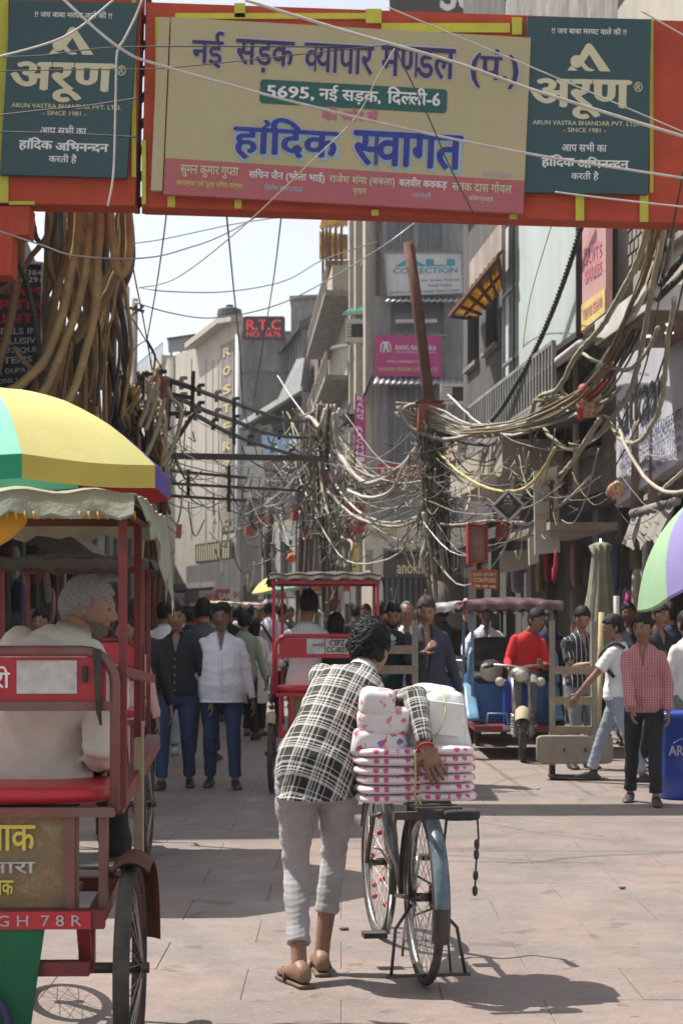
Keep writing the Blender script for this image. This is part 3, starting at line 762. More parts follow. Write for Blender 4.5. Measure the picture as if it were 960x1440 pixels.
def plan(px, d): return Vector((GX(px, d), d, 0))
def wall_mb(mb, A, B, z0, z1, th=.3):
    """vertical slab from plan point A to B, going back (away from the camera / street) by th"""
    A = Vector(A); B = Vector(B); t = (B - A).normalized(); n = Vector((t.y, -t.x, 0))
    c = (A + B) / 2
    if n.dot(Vector((0, 0, 0)) + Vector((0, -1, 0)) ) < 0 and abs(t.x) > abs(t.y): n = -n
    if abs(t.y) >= abs(t.x):
        if n.x > 0 and c.x > -1.2: n = -n
        if n.x < 0 and c.x <= -1.2: pass
    q = [Vector((A.x, A.y, z0)), Vector((B.x, B.y, z0)), Vector((B.x, B.y, z1)), Vector((A.x, A.y, z1))]
    mb.prism(q, -n * th); return n
def on_wall(A, B, u, z, out, n):
    p = A.lerp(B, u); return Vector((p.x, p.y, z)) + n * out
def fbox(mb, A, B, u0, u1, z0, z1, o0, o1, n):
    """box on the wall A-B between fractions u0..u1, heights z0..z1, from o0 to o1 in front of its face"""
    v = []
    for o in (o1, o0): v += [on_wall(A, B, u0, z0, o, n), on_wall(A, B, u1, z0, o, n), on_wall(A, B, u1, z1, o, n), on_wall(A, B, u0, z1, o, n)]
    mb.add(v, [(0, 1, 2, 3), (7, 6, 5, 4), (0, 4, 5, 1), (1, 5, 6, 2), (2, 6, 7, 3), (3, 7, 4, 0)])
def wall_with_holes(A, B, z0, z1, holes, th, n):
    """wall face broken into a grid of boxes that leaves the window holes open"""
    mb = MB(); us = sorted({0.0, 1.0} | {h[0] for h in holes} | {h[1] for h in holes}); zs = sorted({z0, z1} | {h[2] for h in holes} | {h[3] for h in holes})
    V = {}
    def vid(i, j, o):
        k = (i, j, o)
        if k not in V: V[k] = len(mb.v); mb.v.append(tuple(on_wall(A, B, us[i], zs[j], -th * o, n)))
        return V[k]
    solid = {}
    for i in range(len(us) - 1):
        for j in range(len(zs) - 1):
            uc = (us[i] + us[i + 1]) / 2; zc = (zs[j] + zs[j + 1]) / 2
            solid[i, j] = not any(h[0] < uc < h[1] and h[2] < zc < h[3] for h in holes)
    for (i, j), s in solid.items():
        if not s: continue
        for o in (0, 1): mb.f.append((vid(i, j, o), vid(i + 1, j, o), vid(i + 1, j + 1, o), vid(i, j + 1, o))); mb.sm.append(False)
        for di, dj, a, b in ((-1, 0, (0, 0), (0, 1)), (1, 0, (1, 0), (1, 1)), (0, -1, (0, 0), (1, 0)), (0, 1, (0, 1), (1, 1))):
            if not solid.get((i + di, j + dj), False):
                mb.f.append((vid(i + a[0], j + a[1], 0), vid(i + b[0], j + b[1], 0), vid(i + b[0], j + b[1], 1), vid(i + a[0], j + a[1], 1))); mb.sm.append(False)
    return mb
def facade(root, A, B, z0, z1, holes, wallm, n, frame='metal_grey', glass='glass_dark', th=.28, sill=True, mull=1, kind='window'):
    wb = wall_with_holes(A, B, z0, z1, holes, th, n); obj('wall', wb, MATS[wallm], root, True)
    for (u0, u1, a, b) in holes:
        L = (B - A).length; fw = .05 / L
        g = MB(); fbox(g, A, B, u0, u1, a, b, -th * .75, -th * .70, n); w = obj(kind, g, MATS[glass], root, True)
        f = MB()
        for p in ((u0, u0 + fw, a, b), (u1 - fw, u1, a, b), (u0 + fw, u1 - fw, a, a + .05), (u0 + fw, u1 - fw, b - .05, b)): fbox(f, A, B, *p, -th * .7, -th * .45, n)
        for k in range(mull):
            c = u0 + (u1 - u0) * (k + 1) / (mull + 1); fbox(f, A, B, c - fw * .4, c + fw * .4, a + .05, b - .05, -th * .7, -th * .5, n)
        f.xf(wmat(w).inverted()); put(f.mesh('frame'), 'frame', MATS[frame], w)
        if sill: s = MB(); fbox(s, A, B, u0 - fw, u1 + fw, a - .08, a - .002, -.02, .10, n); s.xf(wmat(w).inverted()); put(s.mesh('sill'), 'sill', MATS['concrete_old'], w)
def building(name, label, base): return thing(name, label, 'building', (base[0], base[1], 0))
def box_body(root, A, B, depth, z0, z1, mat, n, back=.3):
    """the mass of the house behind its front wall, with a flat roof"""
    q = MB(); A2, B2 = A - n * (.30), B - n * (.30)
    v = [A2, B2, B2 - n * depth, A2 - n * depth]
    q.add([(a.x, a.y, z0) for a in v] + [(a.x, a.y, z1 - .02) for a in v], [(0, 1, 2, 3), (7, 6, 5, 4), (0, 4, 5, 1), (1, 5, 6, 2), (2, 6, 7, 3), (3, 7, 4, 0)])
    obj('rear_wall', q, MATS[mat], root, True)
def corr(a, b, c, d, n=14, amp=.03):
    """corrugated sheet over quad a b c d (a-b is the wavy edge direction)"""
    mb = MB(); a, b, c, d = map(Vector, (a, b, c, d)); nm = (b - a).cross(d - a).normalized(); m = n * 4; vs = []
    for k in range(m + 1):
        t = k / m; o = nm * amp * math.cos(2 * math.pi * n * t)
        p, q = a.lerp(b, t) + o, d.lerp(c, t) + o; vs += [p, q, p + nm * .006, q + nm * .006]
    fs = []
    for k in range(m):
        i = k * 4; fs += [(i, i + 4, i + 5, i + 1), (i + 2, i + 3, i + 7, i + 6), (i, i + 2, i + 6, i + 4), (i + 1, i + 5, i + 7, i + 3)]
    return mb.add(vs, fs, True)
def signboard(name, label, cat, corners, d, face, lines, th=.08, frame=None, group=None, logo=None, frame_w=.03):
    """corners px bl br tr tl; lines: (text, u0,v0,u1,v1, ink, bold)"""
    q = pxquad(corners, d); nrm = (q[1] - q[0]).cross(q[3] - q[0]).normalized()
    if nrm.y > 0: nrm = -nrm
    c = (q[0] + q[1]) / 2; root = thing(name, label, cat, c, 0, group)
    b = MB(); b.prism(q, -nrm * th); obj('panel', b, MATS[face], root, True)
    if frame:
        f = MB()
        for i in range(4): f.bar(q[i] + nrm * .006, q[(i + 1) % 4] + nrm * .006, frame_w, th + .03, nrm)
        obj('frame', f, MATS[frame], root, True)
    for t in lines:
        m = MB(); text_on(m, q, t[0], t[1], t[2], t[3], t[4], t[6] if len(t) > 6 else .02, .006); obj('lettering', m, MATS[t[5]], root, True)
    if logo: logo(root, q, nrm)
    return root

# ---------------------------------------------------------------- right side: front-facing corner house (magenta signs)
nF = Vector((0, -1, 0)); D1 = 52.0
A = plan(524, D1); B = plan(668, D1); hgt = ZZ(150, D1)
r = building('corner_house', 'grey corner house with white panes and magenta shop signs on its narrow front', (A + B) / 2)
U = lambda px: (px - 524) / (668 - 524); Zc = lambda py: ZZ(py, D1)
holes = [(U(545), U(582), Zc(352), Zc(306)), (U(588), U(622), Zc(352), Zc(306)), (U(549), U(624), Zc(470), Zc(420)), (U(545), U(612), Zc(672), Zc(541)), (U(536), U(606), Zc(728), Zc(682)), (U(548), U(582), Zc(285), Zc(230)), (U(590), U(622), Zc(285), Zc(230))]
facade(r, A, B, Zc(735), hgt, holes[:4] + holes[5:], 'plaster_grey', nF, 'metal_grey', 'glass_grey', .3, True, 1)
box_body(r, A, B, 7, 0, hgt, 'plaster_grey', nF)
q = MB(); fbox(q, A, B, 0, .10, 0, Zc(735), -.3, 0, nF); obj('pillar', q, MATS['sign_white'], r, True)
q = MB(); fbox(q, A, B, .52, .66, 0, Zc(735), -.3, .02, nF); obj('pillar', q, MATS['plaster_dark'], r, True)
q = MB(); fbox(q, A, B, .93, 1, 0, Zc(735), -.3, 0, nF); obj('pillar', q, MATS['plaster_grey'], r, True)
for u0, u1 in ((.11, .51), (.67, .92)):
    q = MB(); fbox(q, A, B, u0, u1, 0, Zc(775), -.29, -.25, nF); w = obj('shop_front', q, MATS['glass_dark'], r, True)
    for k in range(7):
        f = MB(); uu = u0 + (u1 - u0) * (k + .5) / 7; fbox(f, A, B, uu - .004, uu + .004, .2, Zc(775) - .1, -.24, -.2, nF); obj('mullion', f, MATS['metal_grey'], r, True)
for y, mtl in ((352, 'rust'), (415, 'metal_grey')):
    pass
for x0, x1, y in ((538, 543, 300), (528, 533, 300)):
    q = MB(); fbox(q, A, B, U(x0), U(x1), Zc(415), hgt, .002, .08, nF); obj('drain_pipe', q, MATS['rust' if x0 == 528 else 'metal_grey'], r, True)
q = corr(P(545, 417, D1 - .05), P(652, 417, D1 - .05), P(656, 424, D1 - .75), P(541, 424, D1 - .75), 14, .03); obj('tin_awning', q, MATS['tin_sheet'], r, True)
q = corr(P(528, 529, D1 - .05), P(655, 531, D1 - .05), P(660, 540, D1 - .9), P(524, 540, D1 - .9), 16, .035); obj('tin_awning', q, MATS['tin_sheet'], r, True)
q = corr(P(524, 529, D1 - .05), P(524, 529, D1 + 5), P(497, 568, D1 + 5), P(508, 566, D1 - .5), 12, .03); obj('tin_awning', q, MATS['metal_dark'], r, True)
q = MB(); q.cyl(P(556, 452, D1 - .2), P(614, 451, D1 - .2), .06); obj('tube_lamp', q, MATS['sign_white'], r, True)
q = MB()
for k in range(5):
    a = P(540 + k * 15, 545, D1 - .3); b = P(537 + k * 17, 668, D1 - .3); q.bar(a, b, .03, .03)
obj('sheet_batten', q, MATS['metal_grey'], r, True)
for cx, cy, w in ((496, 465, 24),):
    pass
# side wall (sun-lit) going back
A = plan(523.5, D1 + .05); B = plan(499, 58.5); nL = Vector((-1, -.08, 0)).normalized()
Zs = lambda py: ZZ(py, 55)
hs = [(.30, .46, Zs(480), Zs(400)), (.30, .46, Zs(372), Zs(312)), (.72, .88, Zs(372), Zs(312)), (.70, .88, Zs(640), Zs(560)), (.28, .46, Zs(640), Zs(570)), (.70, .88, Zs(520), Zs(470))]
facade(r, A, B, 0, hgt, hs, 'plaster_cream', nL, 'metal_grey', 'glass_grey', .25, True, 0)
for u0, u1 in ((0, .12), (.55, .66), (.93, 1)):
    q = MB(); fbox(q, A, B, u0, u1, 3.2, hgt, .002, .22, nL); obj('pilaster', q, MATS['plaster_cream'], r, True)
q = MB(); fbox(q, A, B, 0, 1, 5.2, 5.4, .0, .5, nL); obj('ledge', q, MATS['concrete_old'], r, True)
# AC units, small awnings
def ac_unit(px, py, d, w=.9, h=.55, label=''):
    c = P(px, py, d); t = thing('air_conditioner', label, 'air conditioner', c, 0, 'air conditioners on the walls')
    b = MB(); b.box((0, 0, 0), (w, .35, h)); put(b.mesh('housing'), 'housing', MATS['sign_beige'], t)
    b = MB(); b.tube([(w * .12 + .2 * math.cos(a), -.19, .2 * math.sin(a)) for a in np.linspace(0, 6.283, 15)[:-1]], .012, 5, closed=True)
    for k in range(5): b.bar((-w * .42, -.18, -.2 + k * .1), (w * .42, -.18, -.2 + k * .1), .015)
    put(b.mesh('grille'), 'grille', MATS['metal_dark'], t)
    b = MB(); b.box((w * .12, -.178, 0), (.42, .004, .42)); put(b.mesh('fan'), 'fan', MATS['void_dark'], t)
    for s in (-1, 1): b = MB(); b.bar((s * w * .35, .3, -h / 2 - .02), (s * w * .35, -.2, -h / 2 - .02), .04); put(b.mesh('bracket'), 'bracket', MATS['metal_dark'], t)
    return t
ac_unit(760, 655, 25.6, .9, .6, 'air conditioner under the long beige sunshade')
ac_unit(676, 640, 31.5, .9, .6, 'air conditioner on the dark wall beside the junction box')
ac_unit(640, 555, 50.5, .9, .6, 'air conditioner low on the right corner of the grey corner house')
ac_unit(500, 466, 53.5, .62, .72, 'large grey air conditioner below the green awning')
ac_unit(490, 592, 54, .5, .7, 'white air conditioner left of the upright magenta sign')
t = thing('awning', 'small green plastic awning above the large air conditioner', 'awning', P(502, 442, 54))
q = corr(P(482, 441, 57), P(526, 441, 52.5), P(524, 429, 52.6), P(498, 432, 57), 8, .03); obj('sheet', q, MATS['tin_green'], t, True)
q = MB(); q.bar(P(482, 442, 57), P(517, 440, 52.4), .06); q.bar(P(517, 440, 52.4), P(519, 462, 52.6), .05); obj('rail', q, MATS['metal_dark'], t, True)
t = thing('awning', 'dark narrow awning left of the large air conditioner bracket', 'awning', P(478, 490, 56))
q = corr(P(464, 492, 60), P(490, 489, 56), P(490, 483, 56), P(470, 486, 60), 6, .03); obj('sheet', q, MATS['metal_dark'], t, True)

# signs on this house
signboard('shop_sign', 'torn white sign with blue slanted shop lettering above the tin awning', 'sign', [(544, 417), (651, 413), (649, 355), (540, 355)], D1 - .35, 'sign_white',
    [('ALI', .15, .68, .88, .84, 'ink_teal', .05), ('COLLECTION', .10, .51, .93, .64, 'ink_teal', .03), ('Suits, Sarees, Dupatta', .42, .31, .95, .37, 'ink_bluegrey', .01), ('Punjabi Dupatta', .55, .18, .85, .25, 'ink_bluegrey', .01), ('SHOP NO. 5690, NAI SARAK, DELHI - 110006', .05, .05, .95, .11, 'ink_bluegrey', .01)], .07, 'metal_grey')
def rr_logo(root, q, n):
    m = MB(); c = lambda u, v: quad_pt(q, u, v) + n * .012
    for s in (-1, 1):
        m.tube([c(.155 + s * .045 + s * .03, .58), c(.155 + s * .07, .76), c(.155 + s * .03, .84), c(.155 - s * .01, .80), c(.155 - s * .01, .70), c(.155 + s * .04, .69)], .022, 5)
        m.tube([c(.155 + s * .0 + s * .045, .58), c(.155 + s * .02, .70)], .022, 5); m.tube([c(.155 + s * .022, .56), c(.155 + s * .02, .84)], .02, 5)
    obj('emblem', m, MATS['ink_white'], root, True)
signboard('shop_sign', 'wide magenta shop sign with white double-R emblem on the grey corner house', 'sign', [(528, 529), (620, 530), (619, 472), (528, 471)], D1 - .3, 'sign_magenta',
    [('RANG RACHHIKA', .31, .64, .93, .76, 'ink_white', .01), ('WEDDING LEHENGAS & DESIGNER SUITS', .31, .57, .93, .61, 'ink_white', .0), ('RETAIL & WHOLESALE CLOTHIER', .18, .33, .80, .39, 'ink_white', .0), ('NAISARAK DESIGNER SUITS PVT. LTD.', .04, .13, .95, .22, 'ink_yellow', .01)], .08, None, None, rr_logo)
q = [(497, 668), (514, 668), (514, 558), (499, 553)]
sg = signboard('shop_sign', 'tall narrow magenta sign with upright white letters', 'sign', q, 50.5, 'sign_magenta', [(c, .22, 1 - (i + 1) / 13.2 + .004, .78, 1 - (i + 1) / 13.2 + .058, 'ink_white', .02) for i, c in enumerate('RANG RACHHIKA') if c != ' '], .12)
signboard('shop_sign', 'low dark red sign with white letters behind the cable tangle', 'sign', [(531, 677), (592, 674), (592, 652), (531, 653)], D1 - .8, 'sign_red', [('RAJ BRIDE', .08, .3, .92, .75, 'ink_white', .02)], .1)
signboard('shop_sign', 'long pale beige sign with faded gold letters above the dark shop front', 'sign', [(512, 773), (666, 768), (662, 731), (513, 735)], D1 - 1.2, 'sign_beige', [('जेठानी', .06, .38, .30, .86, 'ink_gold', .03), ('अनुजा', .50, .38, .66, .86, 'ink_gold', .03), ('DESIGNER SAREES & SUITS', .24, .14, .62, .24, 'ink_gold', .01)], .15)
signboard('shop_sign', 'dark brown sign with pale joined letters under the beige sign', 'sign', [(540, 812), (612, 812), (612, 785), (540, 785)], D1 - .7, 'sign_brown', [('anokhi', .25, .2, .80, .85, 'ink_cream', .02)], .1)

# ---------------------------------------------------------------- house with yellow awning (dark wall), right of the corner house
LR = 5.6
def sA(px, L=LR): d = dL(px, L); return Vector((GX(px, d), d, 0))
A = sA(709); B = sA(651); n = Vector((-1, -.09, 0)).normalized(); zt = 14.5
r = building('grey_house', 'soot-dark house wall under the sloping yellow awning', (A + B) / 2)
hs = [(.12, .42, 6.6, 8.2), (.58, .88, 6.6, 8.2), (.55, .86, 9.6, 11.2), (.12, .4, 9.8, 11.4)]
facade(r, A, B, 3.4, zt, hs, 'plaster_dark', n, 'metal_dark', 'glass_dark')
box_body(r, A, B, 5, 0, zt, 'plaster_dark', n)
q = MB(); q.box((0, 0, 0), (.1, .1, .1)); 
t = thing('awning', 'yellow corrugated awning on a rusty frame under a pink ledge', 'awning', (A + B) / 2 + Vector((0, 0, 7)))
oa, ob, ic, idn = P(632, 440, 30.9), P(700, 356, 26.2), P(708, 404, 29.8), P(668, 445, 32.8)
q = corr(oa, ob, ic, idn, 12, .03); obj('sheet', q, MATS['tin_yellow'], t, True)
for u in np.linspace(0, 1, 6): q = MB(); q.bar(oa.lerp(ob, u) + Vector((0, 0, -.06)), idn.lerp(ic, u) + Vector((0, 0, -.06)), .05); obj('rafter', q, MATS['rust'], t, True)
q = MB(); q.bar(oa + Vector((0, 0, -.06)), ob + Vector((0, 0, -.06)), .06); q.bar(oa.lerp(idn, .5) + Vector((0, 0, -.05)), ob.lerp(ic, .5) + Vector((0, 0, -.05)), .04); obj('rail', q, MATS['rust'], t, True)
oc = oa.lerp(ob, .38); q = MB(); q.prism([oc + Vector((.05, 0, .06)), ob + Vector((.05, 0, .06)), ob + Vector((.05, 0, .50)), oc + Vector((.05, 0, .50))], Vector((.06, .03, 0))); obj('ledge_face', q, MATS['plaster_pink'], t, True)
# pink beams low on it and chajja
q = MB(); fbox(q, A, B, 0, 1, ZZ(625, 31), ZZ(600, 31), 0, .35, n); obj('ledge', q, MATS['plaster_pink'], r, True)

# ---------------------------------------------------------------- billboard house
A = sA(868); B = sA(710); Lb = (B - A).length
r = building('billboard_house', 'house carrying a big pale green blank hoarding over narrow shops', (A + B) / 2)
n = Vector((-1, -.09, 0)).normalized(); zt = 12.5
zg = 3.3
uw = lambda px: ((dL(px, LR) - A.y) / (B.y - A.y))
facade(r, A, B, zg, zt, [(uw(845), uw(800), 3.9, 5.1), (uw(780), uw(745), 3.9, 5.0), (uw(735), uw(716), 4.0, 5.0)], 'concrete_old', n, 'metal_dark', 'glass_dark')
box_body(r, A, B, 6, 0, zt, 'plaster_dark', n)
def rail(root, A, B, u0, u1, z0, z1, o, n, mat, k, name='railing', w=.03):
    q = MB(); fbox(q, A, B, u0, u1, z1 - .05, z1, o - .03, o + .03, n); fbox(q, A, B, u0, u1, z0, z0 + .05, o - .03, o + .03, n)
    for i in range(k + 1):
        u = u0 + (u1 - u0) * i / k; du = w / 2 / (B - A).length; fbox(q, A, B, max(0, u - du), u + du, z0 + .05, z1 - .05, o - w / 2, o + w / 2, n)
    return obj(name, q, MATS[mat], root, True)
q = MB(); fbox(q, A, B, uw(858), 1.0, ZZ(613, 26) , ZZ(600, 26), 0, .8, n); obj('balcony_slab', q, MATS['concrete_old'], r, True)
rail(r, A, B, uw(856), uw(716), ZZ(598, 26), ZZ(530, 26), .75, n, 'plaster_grey', 34, 'balustrade', .06)
q = MB(); fbox(q, A, B, uw(800), 1.0, ZZ(680, 26.5), ZZ(632, 26.5), .0, 1.0, n); obj('sunshade', q, MATS['plaster_beige'], r, True)
q = MB(); fbox(q, A, B, uw(868), uw(800), ZZ(755, 24), ZZ(745, 24), .0, .9, n); obj('balcony_slab', q, MATS['plaster_pink'], r, True)
rail(r, A, B, uw(866), uw(802), ZZ(745, 24), ZZ(690, 24), .85, n, 'metal_dark', 22, 'railing', .02)
# hoarding
t = thing('hoarding', 'big blank pale green hoarding in a dark frame high on the right', 'hoarding', A.lerp(B, .5) + Vector((0, 0, 6)))
def PL(px, py, L): d = dL(px, L); return Vector((XL(L, d), d, ZZ(py, d)))
hq = [PL(727, 537, 5.05), PL(818, 470, 5.05), PL(818, 230, 5.05), PL(727, 322, 5.05)]; off = Vector((-.35, -.03, 0)); hq[2].z = hq[3].z = 8.6
q = MB(); q.prism(hq, Vector((.12, 0, 0))); obj('panel', q, MATS['panel_green'], t, True)
q = MB()
for i in range(4): q.bar(hq[i] + off * .1, hq[(i + 1) % 4] + off * .1, .09, .08)
obj('frame', q, MATS['metal_dark'], t, True)
def up_to(v, z): return Vector((v.x, v.y, z))
a_, b_ = PL(708, 562, 5.1), PL(726, 548, 5.1)
q = MB(); q.prism([a_, b_, up_to(b_, 9), up_to(a_, 9)], Vector((.15, 0, 0))); obj('side_panel', q, MATS['sign_white'], t, True)
for px in (708, 717, 726): v = PL(px, 556, 5.03); q = MB(); q.bar(v, up_to(v, 9), .05); obj('post', q, MATS['metal_grey'], t, True)
for z in (5.6, 6.7, 7.8):
    q = MB(); q.bar(up_to(PL(708, 500, 5.02), z), up_to(PL(726, 500, 5.02), z), .05); obj('crossbar', q, MATS['metal_grey'], t, True)
q = MB(); q.cyl(PL(727, 552, 4.9), PL(816, 484, 4.9), .06); obj('pipe', q, MATS['sign_white'], t, True)
pq = [Vector((XL(LR - .6, d), d, ZZ(y, d))) for d, y in ((dL(818, 5.0), 469), (dL(851, 5.0), 442), (dL(851, 5.0), 300), (dL(818, 5.0), 315))]
signboard_q = None
t = thing('poster', 'faded pink and yellow shop poster right of the blank hoarding', 'poster', pq[0])
q = MB(); q.prism(pq, Vector((.08, 0, 0))); obj('sheet', q, MATS['sign_pink'], t, True)
qb = [quad_pt(pq, 0, .02), quad_pt(pq, 1, .02), quad_pt(pq, 1, .26), quad_pt(pq, 0, .26)]; q = MB(); q.prism([v + Vector((-.012, 0, 0)) for v in qb], Vector((.008, 0, 0))); obj('band', q, M('poster_yellow', (.62, .50, .16), .6), t, True)
q = MB(); qq = [v + Vector((-.016, -.004, 0)) for v in pq]; text_on(q, qq, '98110 55690', .1, .10, .9, .20, .02, .004); text_on(q, qq, 'SAREES', .15, .45, .85, .58, .02); text_on(q, qq, 'SUITS', .15, .62, .85, .75, .02); obj('lettering', q, MATS['ink_pink'], t, True)

clr = random.Random(5)
for i in range(9):
    d = 22.8 + i * .82 + clr.uniform(-.2, .2); z0 = clr.choice([3.4, 3.4, 5.6]); z1 = z0 + clr.uniform(1.6, 3.2); w_ = 'rust' if i % 3 == 0 else 'metal_grey' if i % 3 == 1 else 'sign_beige'
    q = MB(); q.cyl(Vector((XL(LR - .06, d), d, z0)), Vector((XL(LR - .06, d), d, z1)), clr.uniform(.025, .05)); obj('drain_pipe', q, MATS[w_], r, True)
for i in range(6):
    d = 23.2 + i * 1.15; z = clr.choice([3.7, 4.0, 5.5]); q = MB(); q.box(Vector((XL(LR - .12, d), d, z)), (.2, .4, .5)); obj('meter_cabinet', q, MATS[['metal_grey', 'sign_beige', 'rust'][i % 3]], r, True)
# ---------------------------------------------------------------- near right house with the lavender sign
A = sA(1030); B = sA(868)
r = building('white_house', 'pale house front behind the lavender shop sign at the right edge', (A + B) / 2)
Z2 = lambda py, px: ZZ(py, dL(px, LR))
uw = lambda px: ((dL(px, LR) - A.y) / (B.y - A.y))
facade(r, A, B, 3.0, 9.5, [(uw(975), uw(925), 5.9, 7.2), (uw(1015), uw(985), 5.9, 7.2)], 'plaster_beige', n, 'metal_grey', 'glass_dark')
box_body(r, A, B, 6, 0, 9.5, 'plaster_dark', n)
q = MB(); ud = lambda d: (d - A.y) / (B.y - A.y); fbox(q, A, B, ud(16.7), ud(18.8), 4.53, 4.78, 0, 1.15, n); obj('canopy_slab', q, MATS['sign_white'], r, True)
q = MB(); fbox(q, A, B, ud(16.75), ud(18.75), 4.50, 4.528, .05, 1.12, n); obj('canopy_ceiling', q, M('ceiling_brown', (.16, .10, .07), .6), r, True)
for d, o in ((17.2, .75), (17.7, .62), (17.9, .8)):
    c = Vector((XL(LR - o, d), d, 4.497)); q = MB(); q.cyl(c, c + Vector((0, 0, -.012)), .045, n=14); obj('ceiling_lamp', q, MATS['lamp_white'], r, True)
# grille of stones/mesh above
for i in range(9):
    for j in range(12):
        u = uw(940) + (uw(885) - uw(940)) * (i + .5 * (j % 2)) / 9; z = 6.05 + j * .15; w = .25
        q = MB(); q.box((0, 0, 0), (.05, w, .12), None, .9)
        o = put(q.mesh('stone'), 'stone', M('stone_block', (.33, .31, .27), .95, 0, .3, 8, .5, 30, (.12, .11, .1), 5, .5, rand=.3), r); o.location = on_wall(A, B, u, z, .03, n) - Vector(r.location)
# lavender sign
sq = []
for px, py in ((866, 712), (966, 640), (966, 455), (866, 508)):
    d = dL(px, LR - .35); sq.append(Vector((XL(LR - .35, d), d, ZZ(py, d))))
t = thing('shop_sign', 'large lavender shop sign with black slanted brush letters at the right edge', 'sign', sq[0])
q = MB(); q.prism(sq, Vector((.15, 0, 0))); obj('panel', q, MATS['sign_lavender'], t, True)
sv = [v + Vector((-.01, -.002, 0)) for v in sq]
q = MB(); text_on(q, sv, 'satkaar', .02, .46, .72, .84, .012, .008); obj('lettering', q, MATS['ink_black'], t, True)
for s, a, b, c, e in (('Pvt. Ltd.', .40, .42, .66, .49), ('A COMPLETE RANGE OF LADIES SUITS', .08, .30, .94, .385), ('SPECIALIST IN: COTTON SUITS, DUPATTA', .08, .22, .94, .27), ('5655, NAI SARAK, DELHI - 110006', .08, .14, .94, .19), ('PH. 2326 5690 MOB. 98990 65690', .08, .06, .94, .11)): q = MB(); text_on(q, sv, s, a, b, c, e, .02, .008); obj('lettering', q, MATS['ink_bluegrey'], t, True)
# near wooden poles in front of the sign
for k, (px, d0, px2) in enumerate(((897, 20.0, 893), (921, 19.4, 919))):
    q = MB(); q.tube([P(px2, 800, d0), P(px, 600, d0), P(px + 3, 580 if k else 596, d0)], .075, 8); tag(obj('wooden_post', q, M('wood_grey', (.24, .19, .14), .9, 0, .3, 6, .4, 40, (.1, .08, .06), 8, .5, True)), ['left weathered wooden post before the lavender sign', 'right weathered wooden post before the lavender sign'][k], 'post', 'wooden posts')
# ground floor of right side: shutters, doors, pillars between d 17 and 35
def shutter(root, A, B, u0, u1, z1, n, mat, o=-.1):
    q = MB(); k = int(z1 / .09)
    for i in range(k): fbox(q, A, B, u0, u1, i * .09, i * .09 + .082, o - .03, o + (.0 if i % 2 else .018), n)
    tag(obj('shutter', q, MATS[mat], root, True), kind='stuff')
A = sA(1030, LR + .25); B = sA(651, LR + .25)
r = thing('shop_row', 'row of narrow dark shop openings with rolling shutters along the right side', 'shops', (A + B) / 2)
tot = (B - A).length; u = 0; k = 0
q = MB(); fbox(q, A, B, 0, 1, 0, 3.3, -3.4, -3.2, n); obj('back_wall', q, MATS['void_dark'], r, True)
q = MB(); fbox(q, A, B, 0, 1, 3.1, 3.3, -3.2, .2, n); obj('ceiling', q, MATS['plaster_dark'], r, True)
while u < 1:
    w = rnd.uniform(1.3, 2.3) / tot; u1 = min(1, u + w)
    q = MB(); fbox(q, A, B, u, min(1, u + .3 / tot), 0, 3.1, -.25, .1, n); obj('pillar', q, MATS[rnd.choice(['plaster_dark', 'plaster_grey', 'sign_brown', 'rust', 'plaster_dark'])], r, True)
    if k % 3 == 1: shutter(r, A, B, u + .3 / tot, u1, 3.1, n, rnd.choice(['metal_grey', 'sign_beige']))
    else:
        q = MB(); fbox(q, A, B, u + .3 / tot, u1, 2.5, 3.1, -.2, .0, n); obj('fascia', q, MATS[rnd.choice(['sign_brown', 'sign_black', 'sign_beige', 'plaster_dark'])], r, True)
        q = MB(); fbox(q, A, B, u + .3 / tot, u1, 0, .5, -.6, -.15, n); obj('counter', q, MATS[rnd.choice(['sign_brown', 'plaster_dark'])], r, True)
    u = u1; k += 1
# hanging signs on the right side
signboard('shop_sign', 'black diamond-shaped sign with white edge hanging over the shops', 'sign', [(714, 733), (736, 711), (714, 690), (692, 712)], 21.2, 'sign_black', [], .05, 'sign_white', frame_w=.028)
q = MB(); qd = pxquad([(695, 732), (733, 732), (733, 692), (695, 692)], 21.16)
for s, a, b, c, e in (('RAJ', .36, .66, .64, .74), ('& SONS', .34, .56, .66, .63)): text_on(q, qd, s, a, b, c, e, .01, .004)
text_on(q, qd, 'A', .42, .78, .58, .9, .03, .004)
t = bpy.data.objects['shop_sign.006'] if 'shop_sign.006' in bpy.data.objects else None
dia = [o for o in bpy.data.objects if o.get('label', '').startswith('black diamond')][0]
obj('lettering', q, MATS['ink_white'], dia, True)
q = MB(); text_on(q, qd, 'BRIDAL LEHENGA', .22, .46, .78, .53, .01, .004); text_on(q, qd, '1st FLOOR', .3, .38, .7, .44, .01, .004); text_on(q, qd, 'SUITS', .38, .28, .62, .34, .01, .004); obj('lettering', q, MATS['ink_gold'], dia, True)
def arrows(root, q, n):
    m = MB()
    for k in range(3):
        u = .1 + k * .3; c = [quad_pt(q, u, .10), quad_pt(q, u + .15, .10), quad_pt(q, u + .15, .05), quad_pt(q, u + .24, .135), quad_pt(q, u + .15, .22), quad_pt(q, u + .15, .17), quad_pt(q, u, .17)]
        m.add([v + n * .01 for v in c], [tuple(range(7))])
    obj('arrow', m, MATS['ink_cream'], root, True)
signboard('shop_sign', 'small orange brown sign with three arrows above the rickshaws', 'sign', [(663, 827), (699, 829), (700, 801), (661, 801)], 23, 'sign_orange', [('JODI SPURT', .08, .62, .92, .82, 'ink_cream', .02), ('COUTURE', .10, .34, .92, .56, 'ink_cream', .03)], .06, None, None, arrows)
signboard('shop_sign', 'box sign with a pale pink worn face beside the diamond sign', 'sign', [(658, 792), (683, 788), (683, 742), (657, 737)], 24.5, 'sign_pink', [('FABRICS', .1, .35, .9, .48, 'ink_gold', .01)], .35, 'sign_red')
